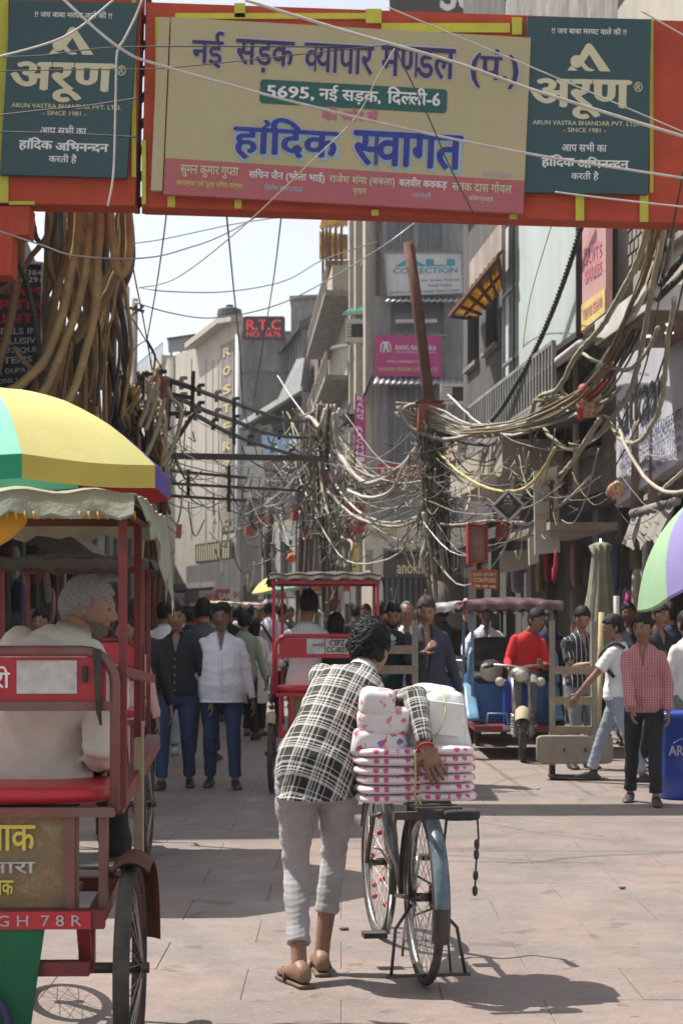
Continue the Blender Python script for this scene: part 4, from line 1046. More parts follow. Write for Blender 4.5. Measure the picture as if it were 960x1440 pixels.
signboard('shop_sign', 'tall beige hanging sign board above the closed parasol', 'sign', [(752, 780), (787, 776), (783, 655), (750, 662)], 22.5, 'sign_beige', [('NEW', .2, .80, .8, .88, 'ink_gold', .01), ('SHREE', .15, .62, .85, .7, 'ink_gold', .01), ('TEXTILES', .1, .40, .9, .48, 'ink_gold', .01)], .08)
signboard('shop_sign', 'small blank cream box sign beside the tall beige board', 'sign', [(744, 795), (757, 791), (757, 752), (743, 756)], 22.8, 'sign_beige', [], .12)
signboard('shop_sign', 'red faded sign strip behind the diamond sign', 'sign', [(728, 750), (748, 744), (748, 692), (729, 700)], 25.5, 'sign_red', [], .06)
signboard('shop_sign', 'second red sign strip left of the diamond sign', 'sign', [(697, 760), (722, 755), (722, 728), (697, 732)], 26, 'sign_red', [], .06)
signboard('shop_sign', 'red shop sign hanging left of the beige sign', 'sign', [(486, 758), (513, 748), (512, 700), (488, 710)], 46, 'sign_red', [('SALE', .1, .4, .9, .6, 'ink_white', .01)], .1)
signboard('shop_sign', 'slim yellow sign under the red hanging sign', 'sign', [(494, 806), (505, 806), (505, 760), (494, 762)], 46, 'poster_yellow', [], .1)
signboard('shop_sign', 'grey wide fascia board over the shops behind the rickshaws', 'sign', [(703, 806), (742, 800), (742, 772), (703, 776)], 26.5, 'sign_beige', [], .1)
# white cloth strip / ragged awning at right
t = thing('awning', 'ragged grey cloth awning with torn fringe at the right edge', 'awning', P(920, 740, 18.3))
q = MB(); q.cyl(P(889, 722, 19.8), P(950, 705, 17.6), .05); obj('roller', q, MATS['plaster_grey'], t, True)
vs = []; fs = []; kk = 36
for i in range(kk + 1):
    u = i / kk; a = P(889, 722, 19.8).lerp(P(950, 705, 17.6), u); L = .36 + .05 * math.sin(i * 1.7) + (.07 if i % 2 else 0)
    w = Vector((-.04 * math.sin(i * 1.1) - .12, 0, 0)); vs += [a, a + w * .5 + Vector((0, 0, -L * .5)), a + w + Vector((0, 0, -L))]
for i in range(kk):
    for j in (0, 1): b = i * 3; fs.append((b + j, b + 3 + j, b + 4 + j, b + 1 + j))
q = MB(); q.add(vs, fs, True); q.add([Vector(v) + Vector((.012, .004, 0)) for v in vs], [f[::-1] for f in fs], True); obj('cloth', q, M('cloth_grey', (.34, .32, .28), .95, 0, .15, 4, .3, 60, (.15, .13, .11), 5, .5), t, True)

# ---------------------------------------------------------------- D: houses receding left of the corner house
def simple_house(name, label, A, B, z1, n, wallm, rows, cols, depth=7, z0=0, win=(.45, .9), first=3.6, fl=3.1, glass='glass_grey', balc=None):
    r = building(name, label, (A + B) / 2); hs = []
    k = 0; z = first
    while z + 1.6 < z1 and k < rows:
        for c in range(cols):
            u = (c + .5) / cols; hw = win[0] / cols / 2; hs.append((u - hw, u + hw, z, z + win[1] * 1.5))
        z += fl; k += 1
    facade(r, A, B, z0, z1, hs, wallm, n, 'metal_grey', glass); box_body(r, A, B, depth, z0, z1, wallm, n)
    return r
A = plan(499, 58.6); B = plan(462, 74); n = Vector((-1, -.2, 0)).normalized()
r = simple_house('balcony_house', 'cream house with projecting balconies and a tin roof room on top', A, B, ZZ(430, 64), n, 'plaster_cream', 4, 3, 7)
for z0 in (ZZ(690, 64), ZZ(560, 64), ZZ(450, 64)):
    q = MB(); fbox(q, A, B, .05, .97, z0, z0 + .18, 0, 1.0, n); obj('balcony_slab', q, MATS['concrete_old'], r, True)
    rail(r, A, B, .05, .97, z0 + .18, z0 + 1.0, .95, n, 'plaster_cream' if z0 > 10 else 'metal_dark', 16, 'railing', .05)
q = MB(); fbox(q, A, B, .2, 1.0, ZZ(430, 64), ZZ(392, 64), -.1, .6, n); obj('parapet', q, MATS['plaster_cream'], r, True)
t = thing('roof_shed', 'yellowish tin shed on thin posts above the balconies', 'shed', P(468, 400, 66))
for c in ([(448, 340), (487, 336), (487, 372), (448, 362)], ): pass
q = corr(P(449, 365, 66), P(489, 365, 66), P(489, 330, 66.2), P(449, 325, 66.2), 10, .04); obj('sheet', q, MATS['tin_yellow'], t, True)
q = corr(P(449, 322, 64), P(489, 318, 64), P(489, 285, 67), P(458, 290, 67), 10, .04); obj('sheet', q, MATS['tin_yellow'], t, True)
for x in (454, 459, 464, 472, 480): q = MB(); q.bar(P(x, 400, 66), P(x, 300, 66), .1); obj('post', q, MATS['rust'], t, True)
q = MB(); q.prism([P(458, 366, 66.3), P(490, 366, 66.3), P(490, 425, 66.3), P(462, 425, 66.3)][::-1], Vector((0, 3, 0))); obj('wall', q, MATS['plaster_cream'], t, True)
A = plan(464, 74.5); B = plan(436, 86); n = Vector((-1, -.35, 0)).normalized()
r = simple_house('tall_brick_house', 'brown brick house behind the cream balcony house', A, B, ZZ(455, 80), n, 'brick_wall', 4, 3, 8)
t = thing('water_tank', 'square grey water tank on the roofs below the banner', 'tank', P(427, 458, 92)); q = MB(); q.prism([P(409, 520, 92), P(446, 520, 92), P(446, 416, 92), P(409, 419, 92)], Vector((0, 3, 0))); obj('shell', q, MATS['plaster_grey'], t, True); q = MB(); q.prism([P(407, 421, 91.8), P(448, 418, 91.8), P(448, 414, 91.8), P(407, 416, 91.8)], Vector((0, 3.4, 0))); obj('lid', q, MATS['concrete_old'], t, True)
# E gabled grey houses
r = building('gabled_house', 'grey house with a dark sloping roof and a strip of narrow windows', P(420, 882, 88))
A = plan(424, 86.5); B = plan(392, 92); n = Vector((-1, -.5, 0)).normalized(); z0 = 0
ze = ZZ(470, 88)
facade(r, A, B, 0, ze, [(i / 8 + .02, i / 8 + .1, ZZ(524, 88), ZZ(484, 88)) for i in range(8)], 'plaster_grey', n, 'sign_white', 'glass_dark', .25, False, 0)
box_body(r, A, B, 8, 0, ze, 'plaster_grey', n)
q = MB(); q.prism([P(383, 500, 91), P(420, 452, 85.5), P(452, 436, 88), P(450, 442, 93)], Vector((0, 0, -.35))); obj('roof', q, MATS['metal_dark'], r, True)
q = MB(); q.prism([P(391, 560, 87), P(421, 553, 84), P(428, 503, 84.2), P(417, 505, 86)], Vector((.3, .4, 0))); obj('tin_panel', q, MATS['tin_sheet'], r, True)
# big grey shed in front
r = building('tin_roof_house', 'dark blue grey house under a wide light edged sloping tin roof', P(400, 882, 79))
A = plan(338, 82); B = plan(470, 77); n = nF
q = wall_with_holes(A, B, 0, ZZ(575, 80), [(.12, .3, ZZ(650, 80), ZZ(600, 80)), (.36, .5, ZZ(650, 80), ZZ(600, 80)), (.1, .5, ZZ(745, 80), ZZ(680, 80))], .3, n); obj('wall', q, MATS['plaster_dark'], r, True)
for u0, u1, a, b in ((.12, .3, 650, 600), (.36, .5, 650, 600), (.1, .5, 745, 680)):
    f = MB(); fbox(f, A, B, u0, u1, ZZ(a, 80), ZZ(b, 80), -.25, -.2, n); obj('window', f, MATS['glass_grey'], r, True)
    for k in range(6): f = MB(); uu = u0 + (u1 - u0) * (k + .5) / 6; fbox(f, A, B, uu - .004, uu + .004, ZZ(a, 80), ZZ(b, 80), -.15, -.1, n); obj('window_bar', f, MATS['metal_dark'], r, True)
q = MB(); q.prism([P(338, 599, 79.5), P(424, 546, 76.5), P(470, 556, 78), P(470, 566, 82)], Vector((0, 0, -.25))); obj('roof', q, MATS['metal_dark'], r, True)
q = MB(); q.bar(P(338, 598, 79.3), P(424, 545, 76.3), .12, .25); obj('roof_edge', q, MATS['sign_white'], r, True)
q = MB(); q.prism([P(424, 700, 76.4), P(468, 700, 77), P(468, 560, 77), P(424, 550, 76.4)], Vector((0, .5, 0))); obj('side_wall', q, MATS['metal_grey'], r, True)
q = MB(); q.prism([P(368, 645, 78), P(425, 645, 76), P(425, 612, 76), P(368, 612, 78)], Vector((0, .2, 0))); obj('blue_tarp', q, M('tarp_blue', (.10, .22, .38), .8, 0, .2, 4, .4, 20, (.2, .2, .2), 3, .4), r, True)
q = MB(); q.prism([P(342, 700, 77), P(372, 700, 77), P(372, 628, 77), P(342, 628, 77)], Vector((0, .2, 0))); obj('pale_sheet', q, MATS['sign_white'], r, True)
# F RTC wall
r = building('brown_stained_house', 'stained brown and grey house under the red lettered roof sign', P(370, 882, 95))
A = plan(339, 89.8); B = plan(412, 90)
hs = [(.2, .35, ZZ(620, 90), ZZ(590, 90))]
facade(r, A, B, 0, ZZ(474, 90), hs, 'concrete_old', nF, 'metal_grey', 'glass_grey'); box_body(r, A, B, 8, 0, ZZ(474, 90), 'concrete_old', nF)
q = MB(); fbox(q, A, B, 0, 1, ZZ(523, 90), ZZ(474, 90) + .3, .01, .10, nF); obj('upper_band', q, MATS['plaster_grey'], r, True)
signboard('roof_sign', 'dark roof sign with glowing red letters', 'sign', [(343, 476), (399, 476), (399, 447), (344, 447)], 88.5, 'sign_black', [('R.T.C', .06, .42, .92, .92, 'led_red', .03), ('NO. 5676', .06, .08, .92, .34, 'led_red', .02)], .25, 'metal_dark', frame_w=.12)
q = MB()
t = thing('water_tank', 'round black plastic water tank on the roof beside the red sign', 'tank', P(323, 458, 98))
q.loft([(P(323, y, 98), Vector((w, 0, 0)), Vector((0, w, 0))) for y, w in ((470, .72), (440, .72), (438, .68), (436, .70), (434, .5), (432, .2))], 24); obj('shell', q, MATS['metal_dark'], t, True)
q = MB(); q.cyl(P(323, 432, 98), P(323, 429, 98), .22); obj('lid', q, MATS['metal_dark'], t, True)
# G cream house with vertical letters
r = building('cream_tower_house', 'tall cream house with gold letters down a dark strip on its front', P(300, 882, 94))
A = plan(341, 90); B = plan(247, 101); n = Vector((-.765, -.64, 0)).normalized(); n = Vector(((A - B).y, -(A - B).x, 0)).normalized(); n = n if n.y < 0 else -n
zt = ZZ(450, 90); U = lambda px: (lambda d: d)( ((px - 341) / (247 - 341)))
def uat(px):
    lo, hi = 0.0, 1.0
    for _ in range(30):
        m_ = (lo + hi) / 2; p_ = A.lerp(B, m_); x_ = CX + F * p_.x / p_.y
        if x_ > px: lo = m_
        else: hi = m_
    return lo
q = wall_with_holes(A, B, 0, zt - 1.5, [], .3, n)
q = MB(); pr = [(A, 0), (B, 0)]
f4 = [Vector((A.x, A.y, 0)), Vector((B.x, B.y, 0)), Vector((B.x, B.y, ZZ(498, 101))), A.lerp(B, uat(275)) + Vector((0, 0, ZZ(490, 97.5))), A.lerp(B, uat(322)) + Vector((0, 0, ZZ(455, 92))), Vector((A.x, A.y, ZZ(452, 90)))]
vs = f4 + [v - n * 1.5 for v in f4]; k = 6
q.add(vs, [tuple(range(6)), tuple(range(11, 5, -1))] + [(i, i + 6, (i + 1) % 6 + 6, (i + 1) % 6) for i in range(6)]); obj('wall', q, MATS['plaster_beige'], r, True)
q = MB(); q.bar(f4[3] + n * .3 + Vector((0, 0, .1)), f4[4] + n * .3 + Vector((0, 0, .15)), .7, .3); q.bar(f4[4] + n * .3 + Vector((0, 0, .12)), f4[5] + n * .3 + Vector((0, 0, .12)), .7, .3); obj('roof_edge', q, MATS['plaster_beige'], r, True)
zz = lambda py, px: ZZ(py, A.lerp(B, uat(px)).y)
q = MB(); fbox(q, A, B, uat(330), uat(312), zz(747, 320), zz(482, 320), .002, .06, n); obj('letter_strip', q, MATS['concrete_old'], r, True)
lm = MB()
for i, ch in enumerate('ROSTERRICO'):
    y = 495 + i * 26.5
    qq = [on_wall(A, B, uat(326.5), zz(y + 6, 320), .08, n), on_wall(A, B, uat(316), zz(y + 6, 320), .08, n), on_wall(A, B, uat(316), zz(y - 6, 320), .08, n), on_wall(A, B, uat(326.5), zz(y - 6, 320), .08, n)]
    qq = [qq[1], qq[0], qq[3], qq[2]]; text_on(lm, qq, ch, .05 if ch != 'I' else .4, 0, .95 if ch != 'I' else .6, 1, .05 if ch != 'I' else .01, .02)
obj('lettering', lm, M('brass_letters', (.55, .42, .16), .4, .3, .1, 3, 0), r, True)
for px in (270, 290, 300, 308): q = MB(); u = uat(px); fbox(q, A, B, u, u + .006, zz(760, px), zz(505, px), .0, .03, n); obj('panel_joint', q, MATS['plaster_grey'], r, True)
q = MB(); q.cyl(Vector((A.x, A.y, 0)) + n * .25 , Vector((A.x, A.y, ZZ(470, 90))) + n * .25, .14); obj('drain_pipe', q, MATS['sign_white'], r, True)
q = MB(); fbox(q, A, B, uat(329), uat(279), zz(790, 305), zz(762, 305), .05, .18, n); b = obj('banner_board', q, MATS['sign_brown'], r, True)
for k in range(14):
    q = MB(); u = uat(328) + (uat(281) - uat(328)) * (k + .5) / 14; fbox(q, A, B, u - .006, u + .006, zz(787, 305), zz(765, 305), .19, .22, n); obj('baluster', q, MATS['ink_cream'], r, True)
# balconies & mass lower down
q = MB(); fbox(q, A, B, 0, 1, 3.6, 3.9, .0, 1.0, n); obj('ledge', q, MATS['concrete_old'], r, True)
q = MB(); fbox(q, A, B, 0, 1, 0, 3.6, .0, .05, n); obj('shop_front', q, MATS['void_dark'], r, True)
# H far blue grey house
r = building('blue_grey_house', 'pale blue grey house with a railed roof terrace in the distance', P(240, 882, 108))
A = plan(247, 103); B = plan(196, 115); n = Vector(((A - B).y, -(A - B).x, 0)).normalized(); n = n if n.y < 0 else -n
facade(r, A, B, 0, ZZ(512, 105), [(.35, .75, ZZ(585, 106), ZZ(540, 106)), (.3, .7, ZZ(730, 106), ZZ(690, 106)), (.3, .7, ZZ(670, 106), ZZ(630, 106))], 'plaster_blue', n, 'metal_grey', 'glass_grey'); box_body(r, A, B, 8, 0, ZZ(512, 105), 'plaster_blue', n)
q = MB(); fbox(q, A, B, -.02, 1.02, ZZ(520, 105), ZZ(508, 105), -.1, .9, n); obj('terrace_slab', q, MATS['plaster_beige'], r, True)
q = MB(); q.cyl(A + n * .4, A + n * .4 + Vector((0, 0, ZZ(505, 103))), .35); obj('column', q, MATS['plaster_beige'], r, True)
rail(r, A, B, 0, 1, ZZ(508, 105), ZZ(490, 105), .8, n, 'metal_grey', 18, 'railing', .05)
r = thing('billboard', 'small dark billboard on stilts on the distant roof terrace', 'billboard', P(255, 495, 106))
q = MB(); q.prism([P(237, 495, 106), P(274, 491, 106), P(274, 472, 106), P(236, 477, 106)], Vector((0, .3, 0))); obj('panel', q, MATS['metal_grey'], r, True)
for x in (241, 255, 270): q = MB(); q.bar(P(x, 520, 106.3), P(x, 476, 106.3), .12); obj('leg', q, MATS['metal_dark'], r, True)
q = MB(); q.bar(P(235, 477, 105.8), P(275, 471, 105.8), .15); obj('rim', q, MATS['metal_dark'], r, True)
# street end
for k, (x0, x1, y, d, m_) in enumerate(((150, 205, 560, 122, 'plaster_grey'), (120, 262, 760, 116, 'plaster_dark'), (255, 345, 770, 84, 'plaster_dark'), (335, 430, 700, 72, 'plaster_dark'), (425, 500, 640, 62, 'plaster_dark'))):
    if k in (2, 3, 4): continue
    A = plan(x0, d); B = plan(x1, d); r = simple_house('far_house', ['distant grey house closing the street behind the poles', 'low dark house at the end of the street'][k], A, B, ZZ(y, d), nF, m_, 3, 3, 6)
# dark shop fronts along the far right side, ground level
for k, (pa, da, pb, db, top_, m_) in enumerate(((500, 56, 440, 70, 700, 'plaster_dark'), (440, 70, 350, 84, 735, 'plaster_grey'), (350, 84, 262, 98, 790, 'plaster_dark'))):
    A = plan(pa, da); B = plan(pb, db); n = Vector(((A - B).y, -(A - B).x, 0)).normalized(); n = n if n.y < 0 else -n
    r = simple_house('old_shop', ['dark old shop front below the cream balconies', 'grey old shop front under the tin roof house', 'low dark shop front below the gold lettered house'][k], A, B, ZZ(top_, (da + db) / 2), n, m_, 2, 4, 2, win=(.7, 1.1), first=.6, fl=3.0, glass='void_dark')
    for j in range(4):
        u = (j + .5) / 4; c = on_wall(A, B, u, 3.0, .5, n); q = MB(); t = thing('shop_sign', ['faded red', 'pale', 'brown', 'grey white'][j] + ' small sign over the ' + ['first', 'second', 'third'][k] + ' far shop front from the right', 'sign', c)
        q.box((0, 0, 0), (1.5, .08, .7)); put(q.mesh('panel'), 'panel', MATS[['sign_red', 'sign_beige', 'sign_brown', 'sign_white'][j]], t)
        if j != 2: m = MB(); qq = [Vector((-.7, -.045, -.3)), Vector((.7, -.045, -.3)), Vector((.7, -.045, .3)), Vector((-.7, -.045, .3))]; text_on(m, qq, ['SAREES', 'अमर', '', 'BOOKS'][j], .1, .25, .9, .75, .02, .004); put(m.mesh('lettering'), 'lettering', MATS['ink_white' if j == 0 else 'ink_red'], t)

# ---------------------------------------------------------------- left side
LL = -2.9
def sL(d, L=LL): return Vector((XL(L, d), d, 0))
n = Vector((1, .09, 0)).normalized()
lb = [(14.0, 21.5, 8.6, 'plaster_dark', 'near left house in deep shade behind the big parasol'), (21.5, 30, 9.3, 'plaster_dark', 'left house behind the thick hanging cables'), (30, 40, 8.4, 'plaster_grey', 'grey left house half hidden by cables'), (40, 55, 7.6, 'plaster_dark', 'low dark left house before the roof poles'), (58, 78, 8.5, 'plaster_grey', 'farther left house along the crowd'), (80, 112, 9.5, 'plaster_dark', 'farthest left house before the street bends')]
for d0, d1, h, m_, lab in lb:
    A = sL(d0); B = sL(d1); hs = []
    for z in (3.7, 6.1):
        for c in range(3): u = (c + .5) / 3; hs.append((u - .09, u + .09, z, z + 1.3))
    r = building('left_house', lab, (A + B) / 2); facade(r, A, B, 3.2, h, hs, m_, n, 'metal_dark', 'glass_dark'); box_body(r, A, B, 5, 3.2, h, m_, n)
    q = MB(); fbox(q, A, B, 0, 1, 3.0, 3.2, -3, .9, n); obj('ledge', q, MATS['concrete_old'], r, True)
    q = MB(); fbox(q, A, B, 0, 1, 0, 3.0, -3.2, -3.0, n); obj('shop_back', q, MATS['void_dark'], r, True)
    k = int((d1 - d0) / 2.2)
    for i in range(k + 1):
        u = min(.97, i / k); q = MB(); fbox(q, A, B, u, u + .03, 0, 3.0, -.3, .02, n); obj('pillar', q, MATS[rnd.choice(['rust', 'plaster_grey', 'sign_brown'])], r, True)
# goods hanging on the left
pal = ['ink_bluegrey', 'ink_lilac', 'sign_pink', 'cloth_grey', 'rust', 'plaster_dark', 'sign_black', 'meter_orange', 'tin_green', 'sign_brown']
for i in range(34):
    d = rnd.uniform(15.5, 34); z = rnd.uniform(.6, 2.6); q = MB(); w = rnd.uniform(.16, .34); hh = rnd.uniform(.5, .9)
    q.sbox((0, 0, 0), (w, .12, hh), 3.2, 16, 10, None, .03, i)
    o = put(q.mesh('hanging_garment'), 'hanging_garment', MATS[pal[i % 10]]); o.location = Vector((XL(LL + .2, d), d, z)); o.rotation_euler = (0, rnd.uniform(-.1, .1), rnd.uniform(-.8, .8)); tag(o, ['slate', 'lilac', 'pink', 'pale grey', 'rust red', 'charcoal', 'black', 'orange', 'green', 'dark brown'][i % 10] + ' garment hanging %s in the shaded %s shop fronts at left' % ('high' if z > 1.6 else 'low', 'nearest' if d < 22 else 'farther' if d < 28 else 'farthest'), 'garment', 'garments hanging along the left shops')
for i in range(18):
    d = rnd.uniform(18.5, 33); z = rnd.uniform(1.2, 2.7); q = MB(); q.sbox((0, 0, 0), (rnd.uniform(.2, .4), .10, rnd.uniform(.5, .95)), 3.4, 16, 10, None, .03, i + 70)
    cn = ['ink_bluegrey', 'sign_pink', 'cloth_grey', 'sign_red', 'par_green', 'ink_gold', 'ink_lilac', 'rust', 'sign_magenta'][i % 9]
    o = put(q.mesh('hanging_garment'), 'hanging_garment', MATS.get(cn) or MATS['sign_beige']); o.location = Vector((XL(LR + .12, d), d, z)); o.rotation_euler = (0, 0, rnd.uniform(.6, 1.6)); tag(o, ['slate', 'pink', 'pale grey', 'red', 'cream', 'gold', 'lilac', 'rust red', 'magenta'][i % 9] + ' garment displayed %s in the %s shop openings at right' % ('high' if z > 1.9 else 'low', 'nearer' if d < 25 else 'farther'), 'garment', 'garments displayed in the right shops')
# black sign left
sg = signboard('shop_sign', 'tall black sign with red and white lettering behind the left cables', 'sign', [(-40, 575), (60, 562), (62, 372), (-40, 365)], 19.8, 'sign_black',
    [('9990063384', .30, .915, .97, .955, 'ink_white', .02), ('9871606291', .30, .865, .97, .905, 'ink_white', .02), ('SAM', .45, .77, .95, .835, 'ink_red', .04), ('RTH', .40, .67, .97, .735, 'ink_red', .04), ('PRINTS', .15, .57, .98, .635, 'ink_red', .04),
     ('DEALS IN', .30, .49, .92, .535, 'ink_lilac', .03), ('EXCLUSIVE', .25, .42, .97, .465, 'ink_lilac', .03), ('BOUTIQUE', .25, .35, .95, .395, 'ink_lilac', .03), ('ITEMS', .42, .285, .85, .33, 'ink_lilac', .03), ('SUIT, DUPATTA', .20, .21, .97, .25, 'ink_lilac', .02), ('BUTTONS, LACE', .15, .145, .85, .18, 'ink_lilac', .02)], .12, 'sign_white')
# telecom block and pole on the far left roofs
t = thing('antenna_mast', 'pale telecom antenna panels on a roof at the left', 'antenna', P(176, 520, 60))
for x0, x1, y0, y1 in ((167, 173, 400, 520), (174, 181, 402, 510), (158, 163, 430, 520)): q = MB(); q.prism([P(x0, y1, 60), P(x1, y1, 60), P(x1, y0, 60), P(x0, y0, 60)], Vector((0, .3, 0))); obj('antenna_panel', q, MATS['plaster_blue'], t, True)
q = MB(); q.cyl(P(178, 560, 60.3), P(173, 396, 60.3), .05); obj('mast', q, MATS['metal_grey'], t, True)
t = thing('power_pole', 'tall dark power pole with crossbar against the sky at left', 'pole', P(186, 882, 50))
q = MB(); q.cyl(P(184, 882, 50), P(190, 420, 50), .11, .09); obj('mast', q, MATS['concrete_old'], t, True)
q = MB(); q.bar(P(178, 432, 49.9), P(203, 438, 49.9), .08); q.bar(P(184, 445, 49.9), P(200, 432, 49.9), .05); obj('crossarm', q, MATS['metal_dark'], t, True)
for x in (180, 191, 200): q = MB(); q.cyl(P(x, 433, 49.8), P(x, 428, 49.8), .05); obj('insulator', q, MATS['metal_dark'], t, True)
# top right: pieces above the banner
t = signboard('shop_sign', 'maroon sign with white curly letters cut off above the banner', 'sign', [(548, 22), (692, 20), (690, -60), (546, -60)], 48, 'sign_brown', [('Seli', .50, .08, .98, .72, 'ink_white', .03)], .15)
A = sA(868); B = sA(745); n = Vector((-1, -.09, 0)).normalized()
# ================================================================ festival gateway
M('banner_red', (.50, .070, .028), .85, 0, .12, 3, .5, 25, (.34, .045, .025), 2.5, .5)
M('banner_orange', (.62, .13, .04), .85, 0, .12, 3, .5, 25, (.42, .07, .03), 2.5, .5)
M('ribbon_yellow', (.52, .50, .06), .8, 0, .12, 6, .3, 40)
M('board_cream', (.43, .39, .21), .5, 0, .05, 1.5, .5, 3.2, (.52, .37, .24), 1.1, .3)
M('board_rose', (.42, .11, .12), .5, 0, .05, 1.5, .5, 3.2, (.40, .10, .12), 2, .3)
M('board_teal', (.022, .070, .078), .45, 0, .08, 2, .5, 3.2, (.03, .06, .07), 2, .3)
M('pill_green', (.015, .10, .09), .6, 0, .05, 2, 0)
DB = 15.0
def wavy_panel(c, d, th, nx=28, ny=10, amp=.012, sd=0):
    """cloth-covered board: front skin with soft ripples, closed at the back"""
    q = pxquad(c, d); n = (q[1] - q[0]).cross(q[3] - q[0]).normalized(); n = n if n.y < 0 else -n; mb = MB(); vs = []
    for j in range(ny + 1):
        for i in range(nx + 1):
            u, v = i / nx, j / ny; e = math.sin(math.pi * u) ** .4 * math.sin(math.pi * v) ** .4 if 0 < u < 1 and 0 < v < 1 else 0
            vs.append(quad_pt(q, u, v) + n * amp * e * (math.sin(u * 37 + sd + 3 * math.sin(v * 5)) + .7 * math.sin(u * 61 + v * 9 + sd)))
    fs = [(j * (nx + 1) + i, j * (nx + 1) + i + 1, (j + 1) * (nx + 1) + i + 1, (j + 1) * (nx + 1) + i) for j in range(ny) for i in range(nx)]
    mb.add(vs, fs, True)
    b = [p - n * th for p in q]; mb.add(q + b, [(7, 6, 5, 4), (0, 4, 5, 1), (1, 5, 6, 2), (2, 6, 7, 3), (3, 7, 4, 0)]); return mb, q, n
def beam(label, c, d, ribbons, mats='banner_red'):
    mb, q, n = wavy_panel(c, d, .28, sd=c[0][0]); root = thing('gateway_beam', label, 'gateway', (q[0] + q[1]) / 2, 0, 'red cloth beams of the festival gateway')
    obj('cloth_cover', mb, MATS[mats], root, True)
    for rx0, ry0, rx1, ry1 in ribbons:
        m = MB(); m.prism([v + n * .03 for v in pxquad([(rx0, ry1), (rx1, ry1), (rx1, ry0), (rx0, ry0)], d)], n * -.012); obj('ribbon', m, MATS['ribbon_yellow'], root, True)
    return root
beam('right red cloth beam of the gateway behind the large cream board', [(199, 291), (975, 314), (975, 30), (206, 3)], DB,
     [(219, 26, 232, 258), (236, 262, 247, 292), (330, 280, 340, 294), (522, 296, 532, 304), (715, 300, 726, 309), (330, 6, 345, 26), (514, 14, 536, 34), (808, 272, 820, 311), (898, 275, 910, 313), (719, 26, 733, 50), (247, 20, 514, 28), (536, 34, 716, 47), (200, 198, 206, 288), (912, 28, 917, 272)])
b1 = beam('short red cloth beam of the gateway at the left behind the green board', [(-60, 285), (190, 289), (200, -40), (-60, -48)], DB, [(0, -20, 13, 286), (186, 0, 192, 250), (14, 284, 50, 289)])
t = thing('gateway_beam', 'red cloth covered gateway post dropping down at the left edge', 'gateway', P(-10, 387, DB), 0, 'red cloth beams of the festival gateway')
mb, q, n = wavy_panel([(-60, 388), (16, 387), (18, 330), (-60, 332)], DB, .28, sd=3); obj('cloth_cover', mb, MATS['banner_red'], t, True)
mb, q, n = wavy_panel([(-60, 331), (40, 330), (42, 290), (-60, 290)], DB, .28, sd=4); obj('cloth_cover', mb, MATS['banner_red'], t, True)
# black pole seen in the gap and above
t = thing('gateway_post', 'dark lattice post in the gap between the two red gateway beams', 'post', P(198, 290, DB + .3))
for x in (193, 204): q = MB(); q.bar(P(x, 300, DB + .3), P(x + 6, -40, DB + .3), .05); obj('rail', q, MATS['metal_dark'], t, True)
for k in range(9): q = MB(); q.bar(P(193, 290 - k * 36, DB + .3), P(206, 276 - k * 36, DB + .3), .05); obj('rung', q, MATS['metal_dark'], t, True)
# welcome board
bq = [(230, 273), (735, 300), (746, 53), (241, 24)]
q = pxquad(bq, DB - .12); nb = (q[1] - q[0]).cross(q[3] - q[0]).normalized(); nb = nb if nb.y < 0 else -nb
wb = thing('welcome_board', 'large cream and rose welcome board with blue Hindi lettering', 'sign board', (q[0] + q[1]) / 2)
m = MB(); m.prism([quad_pt(q, 0, .205), quad_pt(q, 1, .185), q[2], q[3]], -nb * .06); obj('panel', m, MATS['board_cream'], wb, True)
m = MB(); m.prism([q[0], q[1], quad_pt(q, 1, .185), quad_pt(q, 0, .205)], -nb * .06); obj('lower_panel', m, MATS['board_rose'], wb, True)
m = MB(); m.bar(quad_pt(q, -.02, .02) - nb * .04, quad_pt(q, -.02, 1) - nb * .04, .10, .06, nb); obj('edge_strip', m, MATS['board_cream'], wb, True)
def line(s, u0, v0, u1, v1, ink, bold=.02, lift=.006, sh=None):
    m = MB(); text_on(m, q, s, u0, v0, u1, v1, bold, lift, shadow=sh); return obj('lettering', m, MATS[ink], wb, True)
def slant(f):
    return f
# row baselines run parallel to the board
for sh, ink, bo, li in (((.0, -.0), 'ink_lilac', .05, .004), (None, 'ink_navy', .022, .010)):
    e = .003 if ink == 'ink_lilac' else 0
    line('नई', .063 - e, .725 - e * 2, .148 + e, .93 + e * 2, ink, bo, li); line('सड़क', .185 - e, .715 - e * 2, .345 + e, .895 + e * 2, ink, bo, li)
    line('व<यापार', .375 - e, .735 - e * 2, .565 + e, .895 + e * 2, ink, bo, li); line('मण<डल', .588 - e, .735 - e * 2, .792 + e, .905 + e * 2, ink, bo, li); line('(पं.)', .838 - e, .70 - e * 2, .968 + e, .92 + e * 2, ink, bo, li)
# rounded address pill
pts = []
for cx_, cy_, a0 in ((.265, .565, 180), (.765, .565, 270), (.765, .655, 0), (.265, .655, 90)):
    for k in range(5): a = R(a0 + k * 22.5); pts.append(quad_pt(q, cx_ + .010 * math.cos(a) * 1, cy_ + .022 * math.sin(a)) + nb * .004)
m = MB(); m.add([p + nb * .003 for p in pts] + [p - nb * .004 for p in pts], [tuple(range(20)), tuple(range(39, 19, -1))] + [(i, i + 20, (i + 1) % 20 + 20, (i + 1) % 20) for i in range(20)]); obj('address_plate', m, MATS['pill_green'], wb, True)
line('5695,', .275, .57, .405, .645, 'ink_white', .03, .011); line('नई सड़क,', .42, .565, .59, .665, 'ink_white', .03, .011); line('दिल<ली-6'.replace('दि', 'िद'), .61, .575, .755, .675, 'ink_white', .03, .011)
line('की ओर से', .43, .468, .585, .545, 'ink_pink', .03)
